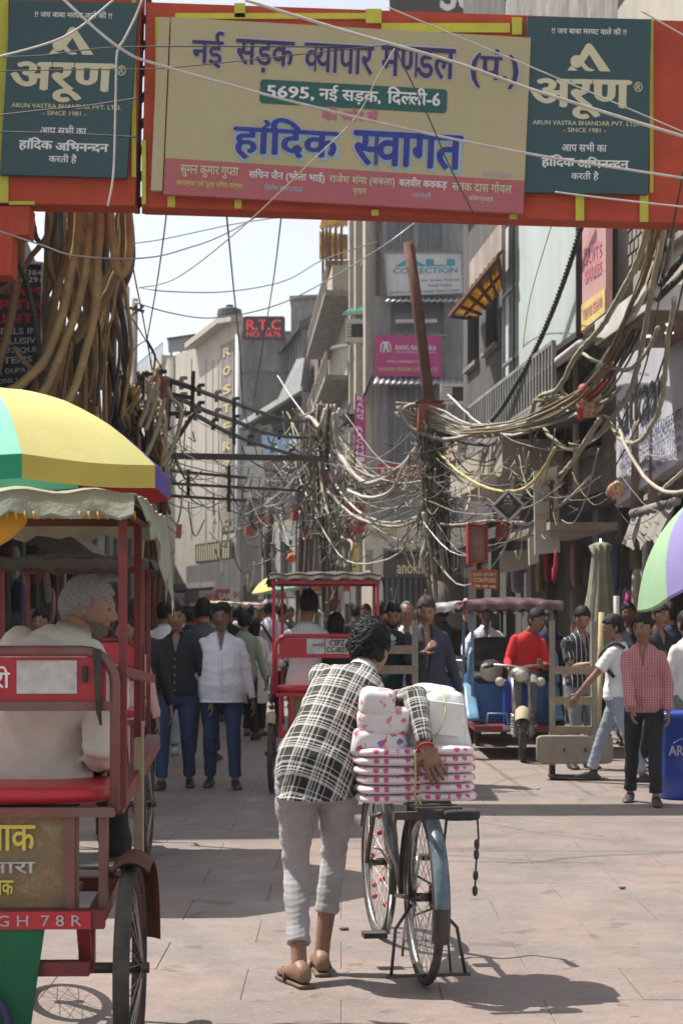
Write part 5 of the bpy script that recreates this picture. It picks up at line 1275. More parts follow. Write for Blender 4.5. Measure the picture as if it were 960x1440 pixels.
for sh, ink, bo, li, dx, dy in ((0, 'ink_cyan', .04, .003, .005, -.014), (0, 'ink_lilac', .05, .006, 0, 0), (0, 'ink_blue', .03, .012, 0, 0)):
    e = .004 if ink != 'ink_blue' else 0
    line('हा^िदक', .190 - e + dx, .225 + dy - e, .478 + e + dx, .46 + dy + e, ink, bo, li); line('स<वागत', .523 - e + dx, .225 + dy - e, .822 + e + dx, .415 + dy + e, ink, bo, li)
for s, u0, u1, ink in (('सुमन कुमार गुप<ता', .045, .205, 'ink_cream'), ('सचिन जैन (भोला भाई)'.replace('चि', 'िच'), .235, .445, 'ink_white'), ('राजेश श^मा (बबला)', .458, .64, 'ink_cream'), ('बलवीर कक<कड़', .652, .785, 'ink_white'), ('सेवक दास गोयल', .80, .965, 'ink_cream')): line(s, u0, .105, u1, .17, ink, .02)
for s, u0, u1, ink in (('संरक्षक एवं पूर्व निगम पार्षद', .035, .22, 'ink_yellow'), ('िवशेष सलाहकार', .28, .385, 'ink_lilac'), ('प्रधान', .525, .562, 'ink_cream'), ('महामंत्री', .69, .742, 'ink_lilac'), ('कोषाध्यक्ष', .848, .915, 'ink_cream')): line(s, u0, .045, u1, .09, ink, .015)
line('9871155690', .88, .20, .965, .225, 'ink_lilac', .01)
# green boards
def arun_board(label, c, d):
    q = pxquad(c, d); n = (q[1] - q[0]).cross(q[3] - q[0]).normalized(); n = n if n.y < 0 else -n
    r = thing('shop_board', label, 'sign board', (q[0] + q[1]) / 2, 0, 'green shop boards on the gateway'); m = MB(); m.prism(q, -n * .06); obj('panel', m, MATS['board_teal'], r, True)
    def L(s, u0, v0, u1, v1, ink='ink_cream', bold=.02): m = MB(); text_on(m, q, s, u0, v0, u1, v1, bold, .006); obj('lettering', m, MATS[ink], r, True)
    L('!! जय बाबा मरघट वाले की !!', .20, .905, .80, .945, 'ink_white', .02)
    L('अरूण', .05, .425, .84, .645, 'ink_cream', .035); L('®', .87, .58, .94, .64, 'ink_cream', .01)
    L('ARUN VASTRA BHANDAR PVT. LTD.', .06, .385, .92, .41, 'ink_cream', .015); L('- SINCE 1981 -', .31, .345, .65, .37, 'ink_cream', .015)
    L('आप सभी का', .30, .235, .66, .29, 'ink_white', .02); L('हा^िदक', .14, .14, .40, .215, 'ink_white', .04); L('अिभनन<दन', .43, .14, .84, .205, 'ink_white', .04); L('करती है', .38, .07, .60, .125, 'ink_white', .02)
    def poly(ps, nm='emblem'):
        m = MB(); P_ = [quad_pt(q, u, v) + n * .007 for u, v in ps]; m.add(P_, [tuple(range(len(P_)))]); obj(nm, m, MATS['ink_cream'], r, True)
    poly([(.41, .755), (.44, .80), (.475, .845), (.50, .855), (.525, .845), (.68, .695), (.59, .695), (.505, .79), (.46, .74)])
    poly([(.33, .695), (.36, .725), (.41, .70), (.40, .695)])
    m = MB(); m.add([quad_pt(q, .405 + .052 * math.cos(a), .748 + .036 * math.sin(a)) + n * .008 for a in np.linspace(0, 6.283, 21)[:-1]], [tuple(range(20))]); obj('emblem', m, MATS['ink_cream'], r, True)
    poly([(.44, .765), (.46, .745), (.50, .715), (.555, .70), (.52, .693), (.475, .697), (.44, .725)])
    return r
arun_board('right green shop board with cream Hindi name beside the cream board', [(736, 270), (910, 273), (915, 27), (741, 23)], DB - .10)
arun_board('left green shop board with cream Hindi name at the edge of the photo', [(0, 245), (178, 250), (195, 4), (15, 0)], DB - .10)

# ================================================================ cables
M('cable_brown', (.20, .125, .045), .6, 0, .25, 8, .3, 60, (.09, .06, .03), 6, .5)
M('cable_olive', (.36, .25, .10), .6, 0, .25, 8, .3, 60, (.11, .08, .04), 6, .5)
M('cable_tan', (.32, .33, .23), .65, 0, .2, 8, .3, 60, (.2, .16, .11), 6, .5)
M('cable_pale', (.44, .39, .31), .65, 0, .15, 8, .3, 60, (.28, .24, .19), 6, .5)
M('cable_white', (.55, .53, .48), .6, 0, .12, 8, .2, 60, (.35, .32, .28), 6, .4)
M('cable_yellow', (.50, .42, .16), .6, 0, .12, 8, .2, 60)
M('cable_black', (.018, .018, .018), .6, 0, .3, 8, .3, 60, (.06, .055, .05), 9, .5)
M('wire_steel', (.34, .34, .34), .4, .5, .15, 8, .1, 60)
M('wire_dark', (.06, .058, .056), .6, 0, .2, 8, .1, 60)
def smooth_pts(pts, k=6):
    """Catmull-Rom through world points"""
    out = []; n = len(pts)
    for i in range(n - 1):
        p0, p1, p2, p3 = pts[max(0, i - 1)], pts[i], pts[i + 1], pts[min(n - 1, i + 2)]
        for j in range(k):
            t = j / k; out.append(.5 * ((2 * p1) + (p2 - p0) * t + (2 * p0 - 5 * p1 + 4 * p2 - p3) * t * t + (3 * p1 - p0 - 3 * p2 + p3) * t ** 3))
    out.append(pts[-1]); return out
def cable(label, pts, r, mat, group=None, name='cable', n=6, k=6, twist=0, wob=0.0, sd=0):
    w = smooth_pts([P(*p) for p in pts], k); rr = random.Random(sd)
    if wob: w = [v + Vector((rr.uniform(-wob, wob), rr.uniform(-wob, wob), rr.uniform(-wob, wob))) for v in w]
    m = MB()
    if twist:
        # two strands wound round each other
        L = [0]; 
        for i in range(1, len(w)): L.append(L[-1] + (w[i] - w[i - 1]).length)
        N = int(L[-1] / (twist / 5)); path = []; j = 0
        for i in range(N + 1):
            s = L[-1] * i / N
            while j < len(w) - 2 and L[j + 1] < s: j += 1
            path.append(w[j].lerp(w[j + 1], (s - L[j]) / max(1e-6, L[j + 1] - L[j])))
        for ph in (0, math.pi):
            pp = []
            for i, v in enumerate(path):
                t = (path[min(i + 1, N)] - path[max(i - 1, 0)]).normalized(); x = t.cross(Vector((0, 1, 0))).normalized(); y = t.cross(x); a = 2 * math.pi * (L[-1] * i / N) / twist + ph
                pp.append(v + (x * math.cos(a) + y * math.sin(a)) * r * .8)
            m.tube(pp, r, 5)
    else: m.tube(w, r, n)
    o = obj(name, m, MATS[mat]); tag(o, label, 'cable' if name == 'cable' else 'wire', group); return o
# thick brown cables falling at the left (near)
G1 = 'thick brown cables falling past the left edge'
D = 15.9
left = [
 ([(176, 262, D), (182, 320, D), (180, 372, D), (168, 385, D), (160, 350, D), (152, 262, D)], .045, 'cable_olive', 'thick brown cable looping back up at the edge of the sky'),
 ([(146, 262, D), (138, 360, D), (135, 430, D), (122, 490, D), (105, 545, D), (92, 575, D)], .045, 'cable_olive', 'olive brown thick cable running down nearest the sky'),
 ([(128, 262, D), (124, 350, D), (112, 420, D), (92, 480, D), (72, 530, D), (50, 570, D)], .045, 'cable_olive', 'long straight thick cable crossing the others at left'),
 ([(112, 262, D), (110, 330, D), (98, 390, D), (85, 450, D), (60, 510, D), (18, 548, D), (-20, 560, D)], .05, 'cable_olive', 'thick cable bending left just above the parasol'),
 ([(100, 262, D + .4), (98, 340, D + .4), (82, 400, D + .4), (72, 450, D + .4), (58, 520, D + .4), (40, 575, D + .4)], .048, 'cable_brown', 'darker brown thick cable behind the tan ones'),
 ([(170, 262, D + .3), (174, 340, D + .3), (158, 400, D + .3), (135, 440, D + .3), (104, 480, D + .3)], .05, 'cable_brown', 'orange brown cable crossing down to the left with a cut end'),
 ([(90, 470, D + .5), (82, 520, D + .5), (62, 560, D + .5)], .06, 'cable_brown', 'short dark orange cable low beside the parasol'),
 ([(36, 262, D + .2), (30, 350, D + .2), (22, 410, D + .2), (8, 480, D + .2), (-15, 560, D + .2)], .045, 'cable_brown', 'thick cable crossing in front of the black sign'),
 ([(60, 262, D + .5), (70, 320, D + .5), (45, 360, D + .5), (15, 400, D + .5), (-20, 420, D + .5)], .03, 'cable_brown', 'brown cable curling left over the black sign'),
 ([(152, 262, D + 2), (150, 360, D + 2), (158, 430, D + 2), (172, 490, D + 2), (180, 545, D + 3), (190, 600, D + 4), (198, 640, D + 5)], .04, 'cable_brown', 'long brown cable snaking down right of the bundle'),
 ([(140, 262, D + 2), (142, 400, D + 2), (150, 480, D + 2), (162, 530, D + 3), (172, 580, D + 4), (190, 640, D + 5)], .045, 'cable_brown', 'dark brown cable behind falling to the lower tangle'),
 ([(118, 262, D + 2.5), (125, 380, D + 2.5), (138, 450, D + 2.5), (146, 520, D + 3), (160, 590, D + 4), (185, 650, D + 5)], .06, 'cable_black', 'fat black cable falling in the middle of the left bundle'),
 ([(82, 262, D + 1), (76, 330, D + 1), (70, 348, D + 1), (52, 335, D + 1), (45, 300, D + 1)], .03, 'cable_black', 'black cable loop hanging under the gateway'),
 ([(25, 365, D + .1), (38, 400, D + .1), (50, 450, D + .1), (56, 500, D + .1), (60, 560, D + .1)], .03, 'cable_black', 'black cable hanging across the black sign'),
 ([(20, 490, D + .1), (35, 510, D + .1), (50, 520, D + .1), (70, 520, D + .1)], .03, 'cable_brown', 'short brown cable stub at the foot of the black sign'),
]
for i, (pts, r, m_, lab) in enumerate(left): cable(lab, pts, r * .9, m_, G1, k=8, n=8, wob=.004, sd=i)
rr = random.Random(11)
for i in range(50):
    x = rr.uniform(66, 180); x2 = 55 + (x - 66) * .9 + rr.uniform(-12, 28); d = D + rr.uniform(.8, 3.2); m_ = rr.choice(['cable_brown', 'cable_black', 'cable_brown', 'cable_olive', 'cable_olive', 'wire_dark'])
    y2 = rr.uniform(540, 640)
    cable({'cable_brown': 'thin brown', 'cable_black': 'thin black', 'cable_olive': 'thin olive', 'wire_dark': 'thin dark grey'}[m_] + ' cable inside the falling bundle at left', [(x, 262, d), (x + rr.uniform(-12, 14), 360, d), (x * .6 + x2 * .4 + rr.uniform(-12, 12), 430, d), (x * .3 + x2 * .7 + rr.uniform(-14, 14), 500, d), (x2, y2, d)], rr.uniform(.012, .034), m_, 'thin cables inside the falling bundle at left', k=5, sd=i, wob=.006)
# lower left tangle at the iron frame (d ~ 18-22)
for i in range(46):
    a = (rr.uniform(165, 225), rr.uniform(515, 580), rr.uniform(18, 21)); b = (rr.uniform(190, 238), rr.uniform(640, 740), rr.uniform(18, 21))
    c1 = (rr.uniform(170, 236), rr.uniform(585, 640), rr.uniform(18, 20))
    mt_ = rr.choice(['cable_tan', 'cable_brown', 'cable_olive', 'cable_black', 'cable_brown', 'cable_olive']); cable('frayed %s cable in the knot, ending %s of the iron frame' % ({'cable_tan': 'tan', 'cable_brown': 'brown', 'cable_olive': 'olive', 'cable_black': 'black'}[mt_], 'well below' if b[1] > 690 else 'just below'), [a, (a[0] * .6 + c1[0] * .4 + rr.uniform(-8, 8), (a[1] + c1[1]) / 2, a[2]), c1, b], rr.uniform(.012, .03), mt_, 'cables knotted beside the iron frame at left', k=5, sd=i + 50, wob=.01)
for i, pts in enumerate([[(236, 545), (242, 560), (255, 575), (250, 610), (238, 640), (228, 655)], [(232, 560), (225, 590), (215, 620), (206, 640)], [(222, 550), (214, 580), (205, 605)], [(214, 545), (206, 575), (196, 600)]]):
    cable(['pale thick cable end curling down at the iron frame', 'white cable beside the iron frame', 'grey bent cable stub', 'second grey bent cable stub farther left'][i], [(x, y, 17.5) for x, y in pts], .024, 'cable_tan', None, k=6)
# left main pole under the knot
t = thing('utility_pole', 'rusty pole wrapped in dark cables right of the big parasol', 'pole', P(218, 882, 21) * 1)
q = MB(); q.tube([P(212, 900, 20.5), P(214, 760, 20.5), P(220, 640, 20.5), P(224, 530, 20.5)], .13, 10); obj('mast', q, MATS['rust'], t, True)
for k in range(9):
    q = MB(); x = rr.uniform(198, 226); q.tube(smooth_pts([P(x, 885, 20.2), P(x + rr.uniform(-8, 8), 800, 20.2), P(x + rr.uniform(-8, 12), 700, 20.2), P(x + rr.uniform(0, 12), 620, 20.2)], 5), rr.uniform(.015, .035), 6); obj('clamped_cable', q, MATS[rr.choice(['cable_brown', 'cable_black', 'cable_pale', 'rust'])], t, True)
# iron frame
t = thing('cable_gantry', 'black angle iron cable frame standing out against the pale house', 'frame', P(240, 600, 22))
for a, b in (((205, 525), (275, 548)), ((240, 540), (236, 600)), ((272, 522), (270, 584)), ((205, 548), (272, 560)), ((236, 582), (272, 582)), ((272, 582), (235, 640)), ((200, 555), (240, 605))): q = MB(); q.bar(P(a[0], a[1], 22), P(b[0], b[1], 22), .05); obj('iron_bar', q, MATS['metal_dark'], t, True)
# aerial bundled conductors with clamps
for j, ys in enumerate([[(205, 526), (250, 538), (290, 553), (330, 567), (380, 584), (420, 592), (455, 585), (490, 588)], [(205, 548), (250, 560), (290, 578), (330, 592), (380, 610), (430, 615), (480, 605)], [(235, 582), (270, 582), (310, 603), (350, 620), (400, 636), (430, 642), (470, 640)]]):
    t = thing('aerial_cable', ['upper', 'middle', 'lowest'][j] + ' black spaced cable sagging across the street from the iron frame', 'cable', P(ys[0][0], ys[0][1], 22), 0, 'black spaced cables with clamps')
    pts = [(x, y, 22 + (x - 205) * .062) for x, y in ys]; w = smooth_pts([P(*p) for p in pts], 8)
    m = MB(); m.tube(w, .038, 6); obj('core', m, MATS['cable_black'], t, True)
    for k in range(4, len(w) - 2, 5): m = MB(); m.box(w[k], (.06, .1, .16)); m.box(w[k] + Vector((.04, -.03, .08)), (.10, .05, .05)); obj('clamp', m, MATS['cable_tan' if k % 2 else 'metal_dark'], t, True)
for j, (a, b, r_) in enumerate((((235, 641, 24), (455, 645, 30), .09), ((240, 662, 24), (345, 672, 27), .035), ((240, 680, 24), (420, 690, 29), .035), ((238, 697, 24), (345, 704, 27), .035))):
    m = MB(); m.bar(P(*a), P(*b), r_ if j == 0 else .04); tag(obj('iron_bar', m, MATS['metal_dark']), ['long thick black bar spanning the lane', 'upper thin black bar under the long bar', 'middle thin black bar reaching the centre pole', 'lowest thin black bar'][j], 'bar', 'iron bars across the lane')
for x, y0, y1 in ((265, 660, 698), (322, 655, 720), (329, 560, 625)):
    m = MB(); m.bar(P(x, y0, 25.2), P(x, y1, 25.2), .05); tag(obj('iron_bar', m, MATS['metal_dark']), 'short upright bar joining the thin bars at column %s' % ('left', 'middle', 'upper')[(265, 322, 329).index(x)], 'bar', 'iron bars across the lane')
# centre poles
def pole(label, pts, r, mat='rust', cabs=8, d=0):
    t = thing('utility_pole', label, 'pole', P(pts[0][0], 882, pts[0][2])); q = MB(); q.tube([P(*p) for p in pts], r, 10); obj('mast', q, MATS[mat], t, True)
    for k in range(cabs):
        o = rr.uniform(-r * 1.3, r * 1.3); y0 = rr.uniform(0, .3)
        q = MB(); base = [P(*p) for p in pts]; pp = smooth_pts([v + Vector((o + rr.uniform(-.05, .05), -r * 1.05, 0)) for v in base], 4); q.tube(pp[int(len(pp) * y0 * .5):], rr.uniform(.012, .03), 5)
        obj('clamped_cable', q, MATS[rr.choice(['cable_black', 'cable_brown', 'cable_pale', 'cable_white', 'cable_black', 'rust'])], t, True)
    return t
pole('dark pole in the middle of the street tangle carrying orange boxes', [(425, 880, 38), (430, 760, 38), (434, 660, 38), (436, 585, 38)], .16, 'metal_dark', 12)
pole('second dark pole left of the red rickshaw canopy', [(378, 880, 48), (376, 780, 48), (380, 700, 48)], .12, 'metal_dark', 6)
pole('thick rusty pole between the upright magenta sign and the centre', [(466, 860, 36), (462, 760, 36), (455, 650, 36), (458, 570, 36)], .2, 'rust', 14)
pole('tall leaning rust red tube rising past the white torn sign', [(606, 585, 30), (600, 540, 30), (588, 440, 30), (574, 341, 30)], .10, 'rust', 0)
pole('fat dark pole crusted with cables before the dark shop front', [(628, 885, 27), (620, 800, 27), (612, 720, 27), (606, 640, 27), (598, 575, 27)], .15, 'rust', 22)
q = MB(); q.loft([(P(630, 885, 27), Vector((.26, 0, 0)), Vector((0, .26, 0))), (P(627, 808, 27), Vector((.24, 0, 0)), Vector((0, .24, 0)))], 14); tag(obj('pole_base', q, MATS['concrete_old']), 'pale concrete sleeve round the foot of the fat dark pole', 'pole base')
# meter boxes
for i, (x, y, w, h, d, lab) in enumerate(((602, 588, 34, 42, 26.8, 'large orange meter box high on the fat dark pole'), (370, 732, 16, 14, 47.5, 'small orange box left of the street centre'), (351, 745, 12, 15, 47, 'tiny rust orange box at far left of the boxes'), (430, 751, 14, 15, 37.5, 'orange box low on the centre pole'), (416, 722, 11, 20, 37.8, 'narrow orange box above the low one on the centre pole'), (458, 676, 10, 26, 35.5, 'tall rust red box on the thick rusty pole'), (251, 748, 8, 18, 60, 'far orange box on the blue grey house'))):
    t = thing('meter_box', lab, 'meter box', P(x, y, d), 0, 'orange meter boxes on the poles'); W_ = w / F * d; H_ = h / F * d
    m = MB(); m.box((0, 0, 0), (W_, .22, H_), Matrix.Rotation(.25 * (-1) ** i, 3, 'Z') @ Matrix.Rotation(.08 * (-1) ** i, 3, 'Y')); put(m.mesh('case'), 'case', MATS['meter_orange'], t)
    m = MB(); m.box((0, 0, H_ / 2 + .02), (W_ * 1.12, .3, .03), Matrix.Rotation(.25 * (-1) ** i, 3, 'Z')); put(m.mesh('lid'), 'lid', MATS['rust'], t)
m = MB(); m.box(P(685, 685, 25.5), (.26, .2, .36)); tag(obj('junction_box', m, MATS['sign_beige']), 'grey junction box on the beige column right of the tangle', 'box')
# long traced cables on the right
GR = 'long pale cables sweeping to the right'
tr = [
 ([(822, 300, 21), (800, 372, 22), (775, 440, 23), (748, 500, 24), (722, 545, 25), (700, 580, 26), (672, 606, 27), (640, 612, 27), (600, 600, 27), (575, 575, 27)], .024, 'cable_black', 'black twisted cable plunging from the gateway in front of the blank hoarding', .16),
 ([(965, 355, 15), (920, 410, 17), (880, 455, 19), (845, 510, 21), (800, 560, 23), (750, 590, 25), (700, 605, 26), (650, 606, 27)], .020, 'cable_black', 'upper black twisted cable sweeping from the right edge', .14),
 ([(965, 380, 15), (915, 430, 17), (885, 470, 19), (850, 530, 21), (810, 570, 23), (760, 605, 25), (700, 625, 26), (640, 618, 27), (590, 590, 27)], .020, 'cable_black', 'lower black twisted cable sweeping from the right edge', .14),
]
for pts, r, m_, lab, tw in tr: cable(lab, pts, r, m_, 'black twisted cables on the right', k=10, twist=tw)
tr = [
 ([(917, 296, 15.6), (895, 370, 16), (868, 420, 17), (845, 460, 18), (810, 500, 20), (785, 545, 21), (755, 560, 23), (740, 595, 24), (710, 598, 26), (650, 600, 27)], .032, 'cable_tan', 'thick tan cable from the gateway bending past the poster'),
 ([(930, 296, 15.6), (922, 380, 16), (900, 440, 17), (870, 480, 18), (848, 520, 19), (832, 545, 20), (800, 560, 21), (752, 563, 23)], .03, 'cable_brown', 'brown cable dropping beside the stone grille'),
 ([(938, 296, 15.6), (918, 400, 16), (905, 470, 17), (895, 520, 18), (880, 560, 19), (850, 600, 20), (830, 620, 21), (800, 632, 22), (770, 610, 23), (755, 580, 24), (752, 560, 24)], .03, 'cable_tan', 'big pale loop hanging below the red cloth bundle'),
 ([(948, 420, 15), (938, 480, 16), (930, 560, 17), (915, 600, 17.5), (895, 622, 18), (872, 618, 19), (860, 600, 19.5)], .025, 'cable_tan', 'tan cable looping over the lavender sign letters'),
 ([(870, 600, 19), (880, 630, 18.5), (905, 670, 18), (935, 692, 17), (975, 690, 16)], .022, 'cable_pale', 'pale cable running out right under the lavender sign'),
 ([(975, 650, 16), (940, 680, 17), (926, 695, 17.5)], .022, 'cable_pale', 'short pale cable at the right edge below the lavender sign'),
 ([(843, 590, 20), (820, 625, 21), (800, 655, 22), (776, 680, 23)], .035, 'cable_pale', 'straight pale rod slanting across the dark balcony'),
 ([(820, 498, 20), (845, 512, 19), (880, 520, 18), (905, 500, 17), (925, 460, 16)], .022, 'cable_tan', 'tan cable swinging under the white canopy'),
 ([(785, 545, 21), (800, 560, 21), (820, 575, 20.5), (850, 565, 20), (872, 545, 19)], .022, 'cable_tan', 'tan cable crossing the red cloth bundle'),
 ([(790, 575, 22), (820, 585, 21), (850, 585, 20), (862, 600, 20)], .018, 'cable_pale', 'thin pale cable over the dark opening'),
 ([(560, 575, 27), (600, 580, 27), (640, 600, 26.5), (690, 600, 26), (740, 590, 25), (790, 560, 22)], .03, 'cable_pale', 'thick pale cable from the fat pole to the right'),
 ([(560, 585, 27), (590, 612, 27), (620, 640, 26.5), (640, 660, 26), (670, 680, 25), (700, 690, 24), (735, 688, 23), (760, 665, 22), (780, 630, 21)], .022, 'cable_yellow', 'yellowish cable sagging below the junction box'),
 ([(560, 572, 26.8), (575, 600, 26.8), (620, 618, 26.5), (660, 612, 26), (690, 602, 25.5)], .035, 'cable_pale', 'fattest pale cable curving from the fat pole top'),
 ([(630, 555, 27), (650, 575, 26.5), (680, 600, 26), (720, 612, 25), (760, 600, 24)], .02, 'cable_white', 'white cable arching off the orange box'),
 ([(470, 580, 34), (474, 620, 34), (480, 640, 34), (495, 665, 33), (520, 680, 32), (560, 660, 30), (590, 625, 28)], .05, 'cable_pale', 'pale cable draped from the rusty pole to the fat pole'),
 ([(458, 575, 35), (450, 600, 35), (440, 590, 36), (430, 585, 37)], .05, 'cable_pale', 'pale hooked cable on top of the centre pole'),
 ([(478, 575, 34), (470, 600, 34), (478, 640, 34), (500, 670, 33), (515, 690, 33)], .045, 'cable_white', 'white bundle falling beside the upright magenta sign'),
 ([(578, 640, 28), (565, 660, 28.5), (550, 690, 29), (520, 700, 30), (490, 690, 32)], .03, 'cable_white', 'white arc below the dark red sign'),
 ([(640, 700, 26), (680, 700, 25), (720, 735, 24), (760, 730, 23), (800, 700, 22), (830, 670, 21)], .02, 'cable_pale', 'pale cable sagging across the tall beige board'),
 ([(450, 640, 36), (470, 680, 35), (505, 720, 33), (545, 735, 31), (590, 725, 28), (612, 700, 27)], .025, 'cable_white', 'white cable sagging over the beige sign'),
 ([(610, 735, 27), (640, 738, 26), (690, 732, 25), (740, 735, 24)], .018, 'cable_pale', 'straight thin cable from the fat pole to the diamond sign'),
 ([(610, 640, 27), (640, 670, 26.5), (660, 690, 26), (655, 720, 25.5)], .02, 'cable_pale', 'dangling cable right of the fat pole'),
 ([(596, 720, 26.6), (598, 760, 26.6), (592, 785, 26.6), (600, 810, 26.6)], .03, 'cable_white', 'white cloth strip knotted and dangling from the pole'),
 ([(460, 690, 35), (490, 720, 33), (520, 735, 31), (560, 740, 30), (600, 725, 27)], .03, 'cable_pale', 'pale cable crossing above the beige sign'),
 ([(445, 610, 36), (455, 700, 35), (475, 750, 34), (495, 765, 33), (488, 800, 33)], .03, 'cable_pale', 'hanging pale cable behind the red canopy'),
]
for i, (pts, r, m_, lab) in enumerate(tr): cable(lab, pts, r, m_, GR, k=8, n=7, wob=.006, sd=i + 200)
# random droopers between nodes
nodes = {'C': (434, 640, 38), 'C2': (456, 640, 36), 'P': (606, 650, 27), 'P2': (612, 720, 27), 'R': (740, 665, 24), 'R2': (800, 665, 21.5), 'R3': (860, 660, 19.5), 'L': (225, 620, 21), 'L2': (330, 690, 30), 'K': (376, 700, 47), 'T': (700, 600, 26), 'B': (480, 720, 34), 'F': (410, 600, 45), 'Z': (950, 660, 17)}
links = [('L', 'C', 5), ('L', 'L2', 8), ('L2', 'C', 8), ('K', 'C', 15), ('C', 'C2', 14), ('C2', 'P', 14), ('C', 'B', 11), ('B', 'P2', 12), ('P', 'R', 5), ('P2', 'R', 6), ('T', 'R2', 2), ('R', 'R2', 5), ('R2', 'R3', 5), ('R3', 'Z', 3), ('P', 'T', 5), ('F', 'C2', 9), ('R', 'R3', 3), ('C', 'P', 7), ('B', 'C2', 8), ('P2', 'R2', 3)]
NN = {'C': 'the dark centre pole', 'C2': 'the thick rusty pole', 'P': 'the fat crusted pole', 'P2': 'the foot of the fat pole', 'R': 'the diamond sign', 'R2': 'the tall beige board', 'R3': 'the lavender sign', 'L': 'the left iron frame', 'L2': 'the upright bar', 'K': 'the far left dark pole', 'T': 'the grey junction box', 'B': 'the red hanging sign', 'F': 'the tin roofed house', 'Z': 'the right edge'}
cnt = 0
# the sheaf of pale cables leaving the fat pole to the right
for i in range(17):
    e = rr.uniform(-1, 1); f = rr.uniform(-1, 1)
    pts = [(562 + rr.uniform(-8, 10), 572 + rr.uniform(-6, 14), 26.9), (585 + 8 * e, 572 + 18 * f + 8, 26.8), (620, 590 + 16 * f + 4 * e, 26.6), (655, 603 + 12 * f, 26.2), (700, 604 + 9 * f - 3 * e, 25.6), (745 + 8 * e, 590 + 8 * f, 24.5), (785 + 20 * e, 565 + 14 * f, 22.5)][:rr.choice([6, 7, 7])]
    cable('%s cable in the sheaf leaving the fat pole to the right' % ['pale', 'whitish', 'tan'][i % 3], pts, rr.uniform(.010, .022), ['cable_pale', 'cable_white', 'cable_tan'][i % 3], 'sheaf of cables leaving the fat pole to the right', k=7, sd=i + 900, wob=.005)
for i in range(9):
    e = rr.uniform(-1, 1); x0 = rr.choice([918, 932, 940, 948])
    pts = [(x0 + 4 * e, 296, 15.6), (x0 - 12 + 5 * e, 370 + 8 * e, 16.3), (x0 - 38 + 5 * e, 440, 17.2), (x0 - 66 + 6 * e, 500 + 5 * e, 18.2), (x0 - 100 + 8 * e, 548 + 8 * e, 19.6), (x0 - 150 + 10 * e, 580 + 10 * e, 21.5), (x0 - 210, 600 + 8 * e, 24), (x0 - 270, 606 + 6 * e, 26)]
    cable('%s cable falling from the gateway along the twisted black ones' % ['tan', 'brown', 'black'][i % 3], pts, rr.uniform(.010, .020), ['cable_tan', 'cable_brown', 'cable_black'][i % 3], 'cables falling from the gateway at right', k=7, sd=i + 950, wob=.004)
for a, b, k in links:
    for i in range(k):
        A = nodes[a]; B = nodes[b]; j = lambda s: rr.gauss(0, s)
        p0 = (A[0] + j(14), A[1] + j(34), A[2] + j(.5)); p1 = (B[0] + j(14), B[1] + j(34), B[2] + j(.5)); sag = abs(j(34)) + 6; f1 = rr.uniform(.25, .4); f2 = rr.uniform(.6, .75)
        mid1 = tuple(p0[q_] * (1 - f1) + p1[q_] * f1 for q_ in range(3)); mid2 = tuple(p0[q_] * (1 - f2) + p1[q_] * f2 for q_ in range(3))
        w = (mid1[0], mid1[1] + sag * .85, mid1[2]), (mid2[0], mid2[1] + sag * .9, mid2[2])
        far = mid1[2] / 27
        mt_ = rr.choice(['cable_pale', 'cable_tan', 'cable_tan', 'wire_dark', 'cable_black', 'cable_white', 'wire_dark', 'wire_steel', 'cable_olive'])
        cable('%s wire drooping from %s to %s' % ({'cable_pale': 'pale', 'cable_tan': 'tan', 'wire_dark': 'dark grey', 'cable_black': 'black', 'cable_white': 'whitish', 'wire_steel': 'grey', 'cable_olive': 'olive brown'}[mt_], NN[a], NN[b]), [p0, w[0], w[1], p1], rr.choice([.005, .006, .008, .012]) * max(.8, far), mt_, 'thin wires drooping between the poles', 'wire', 5, 5, sd=cnt, wob=.008); cnt += 1
# dangling loops and ends below nodes: fine mass nobody could count
m1 = MB(); m2 = MB()
for i in range(420):
    nm = rr.choice(['C', 'C2', 'P', 'P2', 'R', 'K', 'B', 'P', 'C', 'L', 'L2', 'P2', 'C2', 'B']); A = nodes[nm]; x = A[0] + rr.gauss(0, 20); y = A[1] + rr.gauss(10, 42); d = A[2] + rr.gauss(-.1, .3)
    L = rr.uniform(12, 55); dx = rr.gauss(0, 16); pts = [(x, y, d), (x + dx * .2, y + L * .5, d), (x + dx, y + L, d + rr.uniform(-.2, .2)), (x + dx * 1.6 + rr.gauss(0, 8), y + L * rr.uniform(.3, 1.1), d)]
    (m1 if i % 2 else m2).tube(smooth_pts([P(*p) for p in pts], 4), rr.uniform(.006, .014) * d / 27, 4)
tag(obj('wire_tangle', m1, MATS['cable_tan']), 'pale loose wire ends hanging in knots from the poles', 'wires', None, 'stuff')
tag(obj('wire_tangle', m2, MATS['wire_dark']), 'dark loose wire ends hanging in knots from the poles', 'wires', None, 'stuff')
# dried grass like crust on the fat pole
m = MB()
for i in range(260):
    y = rr.uniform(575, 740); c = P(612 + (y - 640) * .07 + rr.gauss(0, 9), y, 26.8 + rr.gauss(0, .12)); m.tube([c, c + Vector((rr.gauss(0, .08), rr.gauss(0, .05), -rr.uniform(.1, .45)))], [.012, .003], 4)
tag(obj('cable_crust', m, M('crust_brown', (.13, .10, .06), .95, 0, .4, 9, .3, 60)), 'shaggy brown mass of old tape and fibres on the fat pole', 'debris', None, 'stuff')
